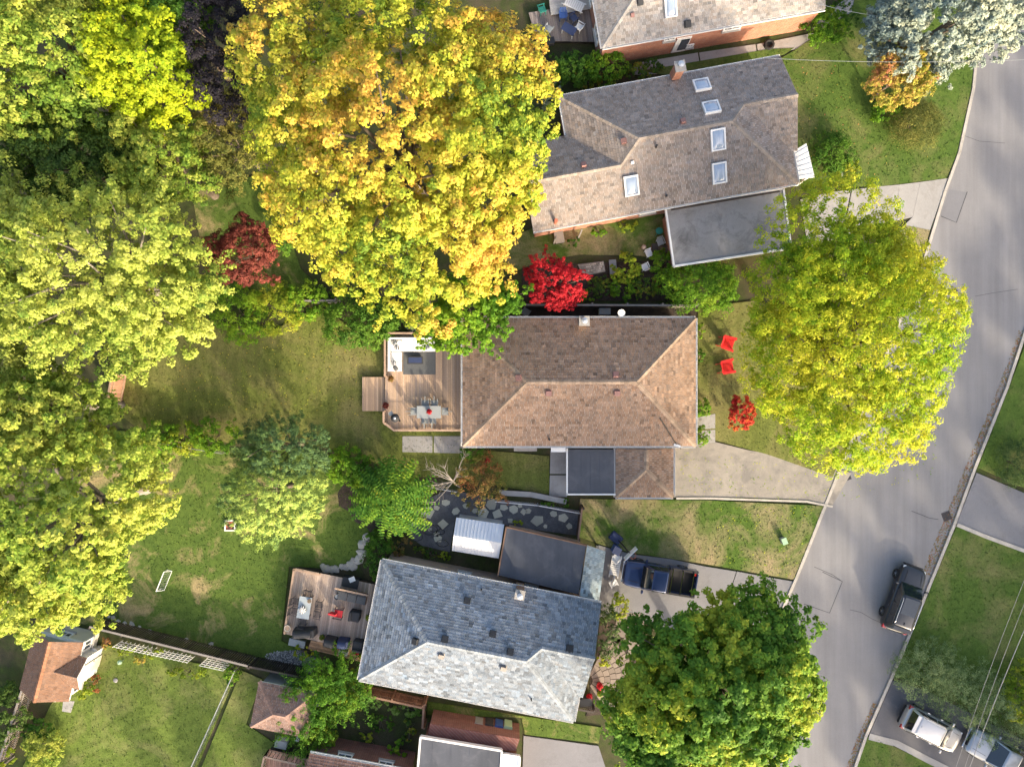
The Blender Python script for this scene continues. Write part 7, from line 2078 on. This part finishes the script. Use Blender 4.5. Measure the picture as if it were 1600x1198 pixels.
bin_box('planter_box', 'brown wooden planter box beside the gravelled roof', 1035, 391, 0.05, (0.75, 0.45, 0.4), 0.15, 'wood_brown', 'soil', 'planter')
bin_box('planter_box', 'second brown box near the white chairs', 1022, 388, 0.05, (0.4, 0.5, 0.4), 0.1, 'wood_brown', 'wood_dark', 'planter')
tag(MB().lathe(P(1004, 388, 0.09), [(0.1, 0), (0.15, 0.2), (0.12, 0.4), (0.16, 0.55), (0.05, 0.62)], 14).build('garden_ornament', M['tan'], None, True), 'tan round ornament beside the blue cushioned chair', 'ornament')
# --- north side of the brown house
def ladder():
    t = thing('ladder', 'wooden ladder leaning in the dark side passage', 'ladder', P(1057, 484, 0.05)); a = P(1054, 475, 0.1); b = P(1054, 498, 0.6)
    for dx in (0, 0.36): MB().bar(a + Vector((dx, 0, 0)), b + Vector((dx, 0, 0)), 0.05, 0.06).build('rail', M['wood_grey'], t)
    for i in range(5):
        q = a.lerp(b, (i + 0.5) / 5); MB().bar(q + Vector((0.03, 0, 0)), q + Vector((0.33, 0, 0)), 0.04, 0.03).build('rung', M['wood_grey'], t)
ladder()
def dish():
    b = P(965, 496, 2.9); t = thing('satellite_dish', 'round white satellite dish on the north eave', 'dish', b); e = P(971, 489, 3.3)
    MB().tube([b, (e.x, e.y, e.z)], 0.025, 6).build('arm', M['metal'], t)
    m = MB(); n = 16; vs = [Vector((e.x, e.y, e.z + 0.0))]; fs = []
    for r, z in ((0.12, 0.015), (0.24, 0.06)):
        for k in range(n): vs.append(Vector((e.x + r * math.cos(k * 6.283 / n), e.y + r * math.sin(k * 6.283 / n) * 0.95, e.z + z + 0.1 * math.sin(k * 6.283 / n) * r)))
    for k in range(n):
        k2 = (k + 1) % n; fs.append((0, 1 + k, 1 + k2)); fs.append((1 + k, 1 + n + k, 1 + n + k2, 1 + k2))
    m.add(vs, fs).build('reflector', M['white'], t, True)
    MB().tube([(e.x, e.y, e.z), (e.x + 0.05, e.y, e.z + 0.28)], 0.012, 5).build('feed_horn', M['dark_metal'], t)
dish()
bin_box('air_conditioner', 'white air conditioner box below the north eave', 943, 488, 0.05, (0.75, 0.4, 0.7), 0, 'white_vinyl', 'pale_grey', 'appliance')
plastic_chair('pale chair in the dark passage beside the red maple', 822, 488, 0.03, 1.0, 'pale_grey')
# --- lawn odds
def fire_pit():
    b = P(361, 820, 0.09); t = thing('planter_box', 'square white edged planter with red soil on the green lawn', 'planter', b)
    for s in (-1, 1):
        MB().box((b.x + s * 0.34, b.y, 0.2), (0.08, 0.76, 0.24)).build('edge_board', M['white'], t); MB().box((b.x, b.y + s * 0.34, 0.2), (0.6, 0.08, 0.24)).build('edge_board', M['white'], t)
    MB().box((b.x, b.y, 0.16), (0.6, 0.6, 0.14)).build('filling', M['terracotta'], t)
    for i in range(14):
        MB().box((b.x + rs.uniform(-.24, .24), b.y + rs.uniform(-.24, .24), 0.26), (0.12, 0.1, 0.08), rs.uniform(0, 3)).build('lump', M[rs.choice(['wood_dark', 'terracotta', 'wood_brown'])], t)
fire_pit()
def goal():
    a = P(262, 890, 0.09); b = P(250, 920, 0.09); t = thing('garden_goal', 'small white framed goal standing on the green lawn', 'goal', (a.x, a.y, 0.09))
    up = Vector((0, 0, 0.55)); bk = Vector((0.3, -0.08, 0))
    MB().tube([a, a + up], 0.03, 6).build('post', M['white'], t); MB().tube([b, b + up], 0.03, 6).build('post', M['white'], t); MB().tube([a + up, b + up], 0.03, 6).build('crossbar', M['white'], t)
    for q in (a, b): MB().tube([q + up, q + bk, q], 0.02, 5).build('stay', M['white'], t)
    MB().tube([a + bk, b + bk], 0.02, 5).build('ground_bar', M['white'], t)
    m = MB()
    for i in range(9):
        f = i / 8; m.tube([a.lerp(b, f) + up, a.lerp(b, f) + bk], 0.005, 3, False)
    for i in range(1, 6):
        f = i / 6; m.tube([(a + up).lerp(a + bk, f), (b + up).lerp(b + bk, f)], 0.005, 3, False)
    m.build('net', M['pale_grey'], t, kind='stuff')
goal()
bin_box('utility_box', 'small pale utility box on the patchy front lawn', 1222, 843, 0.09, (0.32, 0.42, 0.45), 0.35, 'pale_grey', 'lime', 'box')
def ornament(name, label, px, py, z, mat, prof, cat='ornament'):
    tag(MB().lathe(P(px, py, z), prof, 14).build(name, M[mat], None, True), label, cat)
ornament('stepping_stone', 'round pale stone lying on the mown lawn', 181, 1062, 0.085, 'concrete', [(0.16, 0), (0.17, 0.04), (0.1, 0.07)], 'stone')
ornament('bird_bath', 'white bird bath at the cottage shed corner', 155, 1012, 0.09, 'white', [(0.2, 0), (0.1, 0.06), (0.07, 0.5), (0.22, 0.6), (0.24, 0.68), (0.2, 0.66)], 'bird bath')
ornament('garden_bucket', 'mint green ornament in front of the trellis', 193, 1030, 0.09, 'lime', [(0.05, 0), (0.06, 0.4), (0.16, 0.45), (0.15, 0.55), (0.03, 0.6)])
ornament('white_pot', 'white round pot between shrubs by the bright tree', 1310, 274, 0.06, 'white', [(0.14, 0), (0.2, 0.2), (0.18, 0.38), (0.1, 0.36)], 'pot')
ornament('tree_tyre', 'old black tyre lying beside the orange brick house', 1201, 71, 0.065, 'tyre', [(0.2, 0.0), (0.36, 0.0), (0.38, 0.1), (0.36, 0.2), (0.2, 0.2), (0.2, 0.02)], 'tyre')
def hoops_sculpture():
    b = P(672, 826, 0.06); t = thing('wire_sculpture', 'dark wire ring sculpture on the gravel patio', 'sculpture', b)
    for (dx, dy, r) in ((0, 0, 0.55), (0.35, 0.1, 0.4), (0.75, -0.15, 0.3), (0.9, -0.95, 0.4), (-0.95, -0.5, 0.45)):
        m = MB(); m.tube([(b.x + dx + r * math.cos(a * 0.3142), b.y + dy + r * math.sin(a * 0.3142) * 0.75, 0.1 + 0.25 * (1 + math.sin(a * 0.3142))) for a in range(21)], 0.018, 5); m.build('ring', M['black'], t)
hoops_sculpture()
# --- furniture on the grey deck at the top
NG = 'chairs on the grey deck at the top'
plastic_chair('white plastic chair lower left on the grey deck', 857, 50, 0.41, 1.0, 'pale_grey', NG)
plastic_chair('white plastic chair right of the navy table', 904, 47, 0.41, 2.6, 'white_vinyl', NG)
plastic_chair('blue plastic chair in the middle of the grey deck', 879, 29, 0.41, -1.5, 'blue_plastic', NG)
plastic_chair('teal plastic chair at the left of the grey deck', 847, 20, 0.41, 0.3, 'green_plastic', NG)
plastic_chair('second blue chair beside the platform on the grey deck', 896, 33, 0.41, 0.6, 'navy', NG)
lounger('white lounger on the pale platform at the top', 894, 9, 0.64, math.radians(-25))
place(table('patio_table', 'navy cloth covered table on the grey deck', 1.0, 0.6, 0.7, 'navy', 'white_vinyl'), 888, 53, 0.41, math.radians(-32))
bin_box('storage_chest', 'dark box at the lower edge of the grey deck', 860, 68, 0.41, (0.5, 0.4, 0.4), 0.2, 'charcoal', 'black', 'chest')
# --- bins by the bottom brick house
BG = 'bins beside the dark red brick house'
for (x, y, m_, lab) in ((748, 1140, 'pale_grey', 'pale grey bin first in the bottom row'), (764, 1141, 'charcoal', 'dark bin second in the bottom row'), (779, 1143, 'blue_plastic', 'blue bin third in the bottom row'), (793, 1144, 'lime', 'pale green bin last in the bottom row')):
    bin_box('wheelie_bin', lab, x, y - 14, 0.08, (0.55, 0.6, 1.0), YA, m_, m_, 'bin')['group'] = BG
bin_box('garden_bench_box', 'white box beside the hip roofed shed front', 443, 1156, 0.06, (0.8, 0.5, 0.6), YA, 'white_vinyl', 'pale_grey', 'box')
ornament('white_barrel', 'white barrel beside the vine and shed', 468, 1147, 0.06, 'white', [(0.22, 0), (0.26, 0.25), (0.24, 0.55), (0.2, 0.56)], 'barrel')

# ------------------------------------------------------------------ overhead wires
def wire(label, a, b, r=0.02, sag=0.4, mat='cable'):
    A = P(*a); B = P(*b); pts = []
    for i in range(17):
        t = i / 16; q = A.lerp(B, t); q.z -= sag * 4 * t * (1 - t); pts.append(q)
    tag(MB().tube(pts, r, 5).build('overhead_wire', M[mat]), label, 'wire')
wire('pale service wire crossing above the upper lawn to the spruce', (1196, 91, 3.6), (1640, 92, 8.5), 0.013, 0.5, 'pale_grey')
wire('service wire from the orange brick house to the spruce', (1272, 4, 4.2), (1420, 30, 7.2), 0.012, 0.3, 'pale_grey')
wire('left of three power lines at the lower right', (1640, 810, 9.0), (1480, 1240, 9.0), 0.011, 0.25)
wire('middle of three power lines at the lower right', (1640, 848, 9.0), (1494, 1240, 9.0), 0.011, 0.25)
wire('right thick power line at the lower right', (1640, 895, 8.6), (1500, 1240, 8.6), 0.02, 0.2)
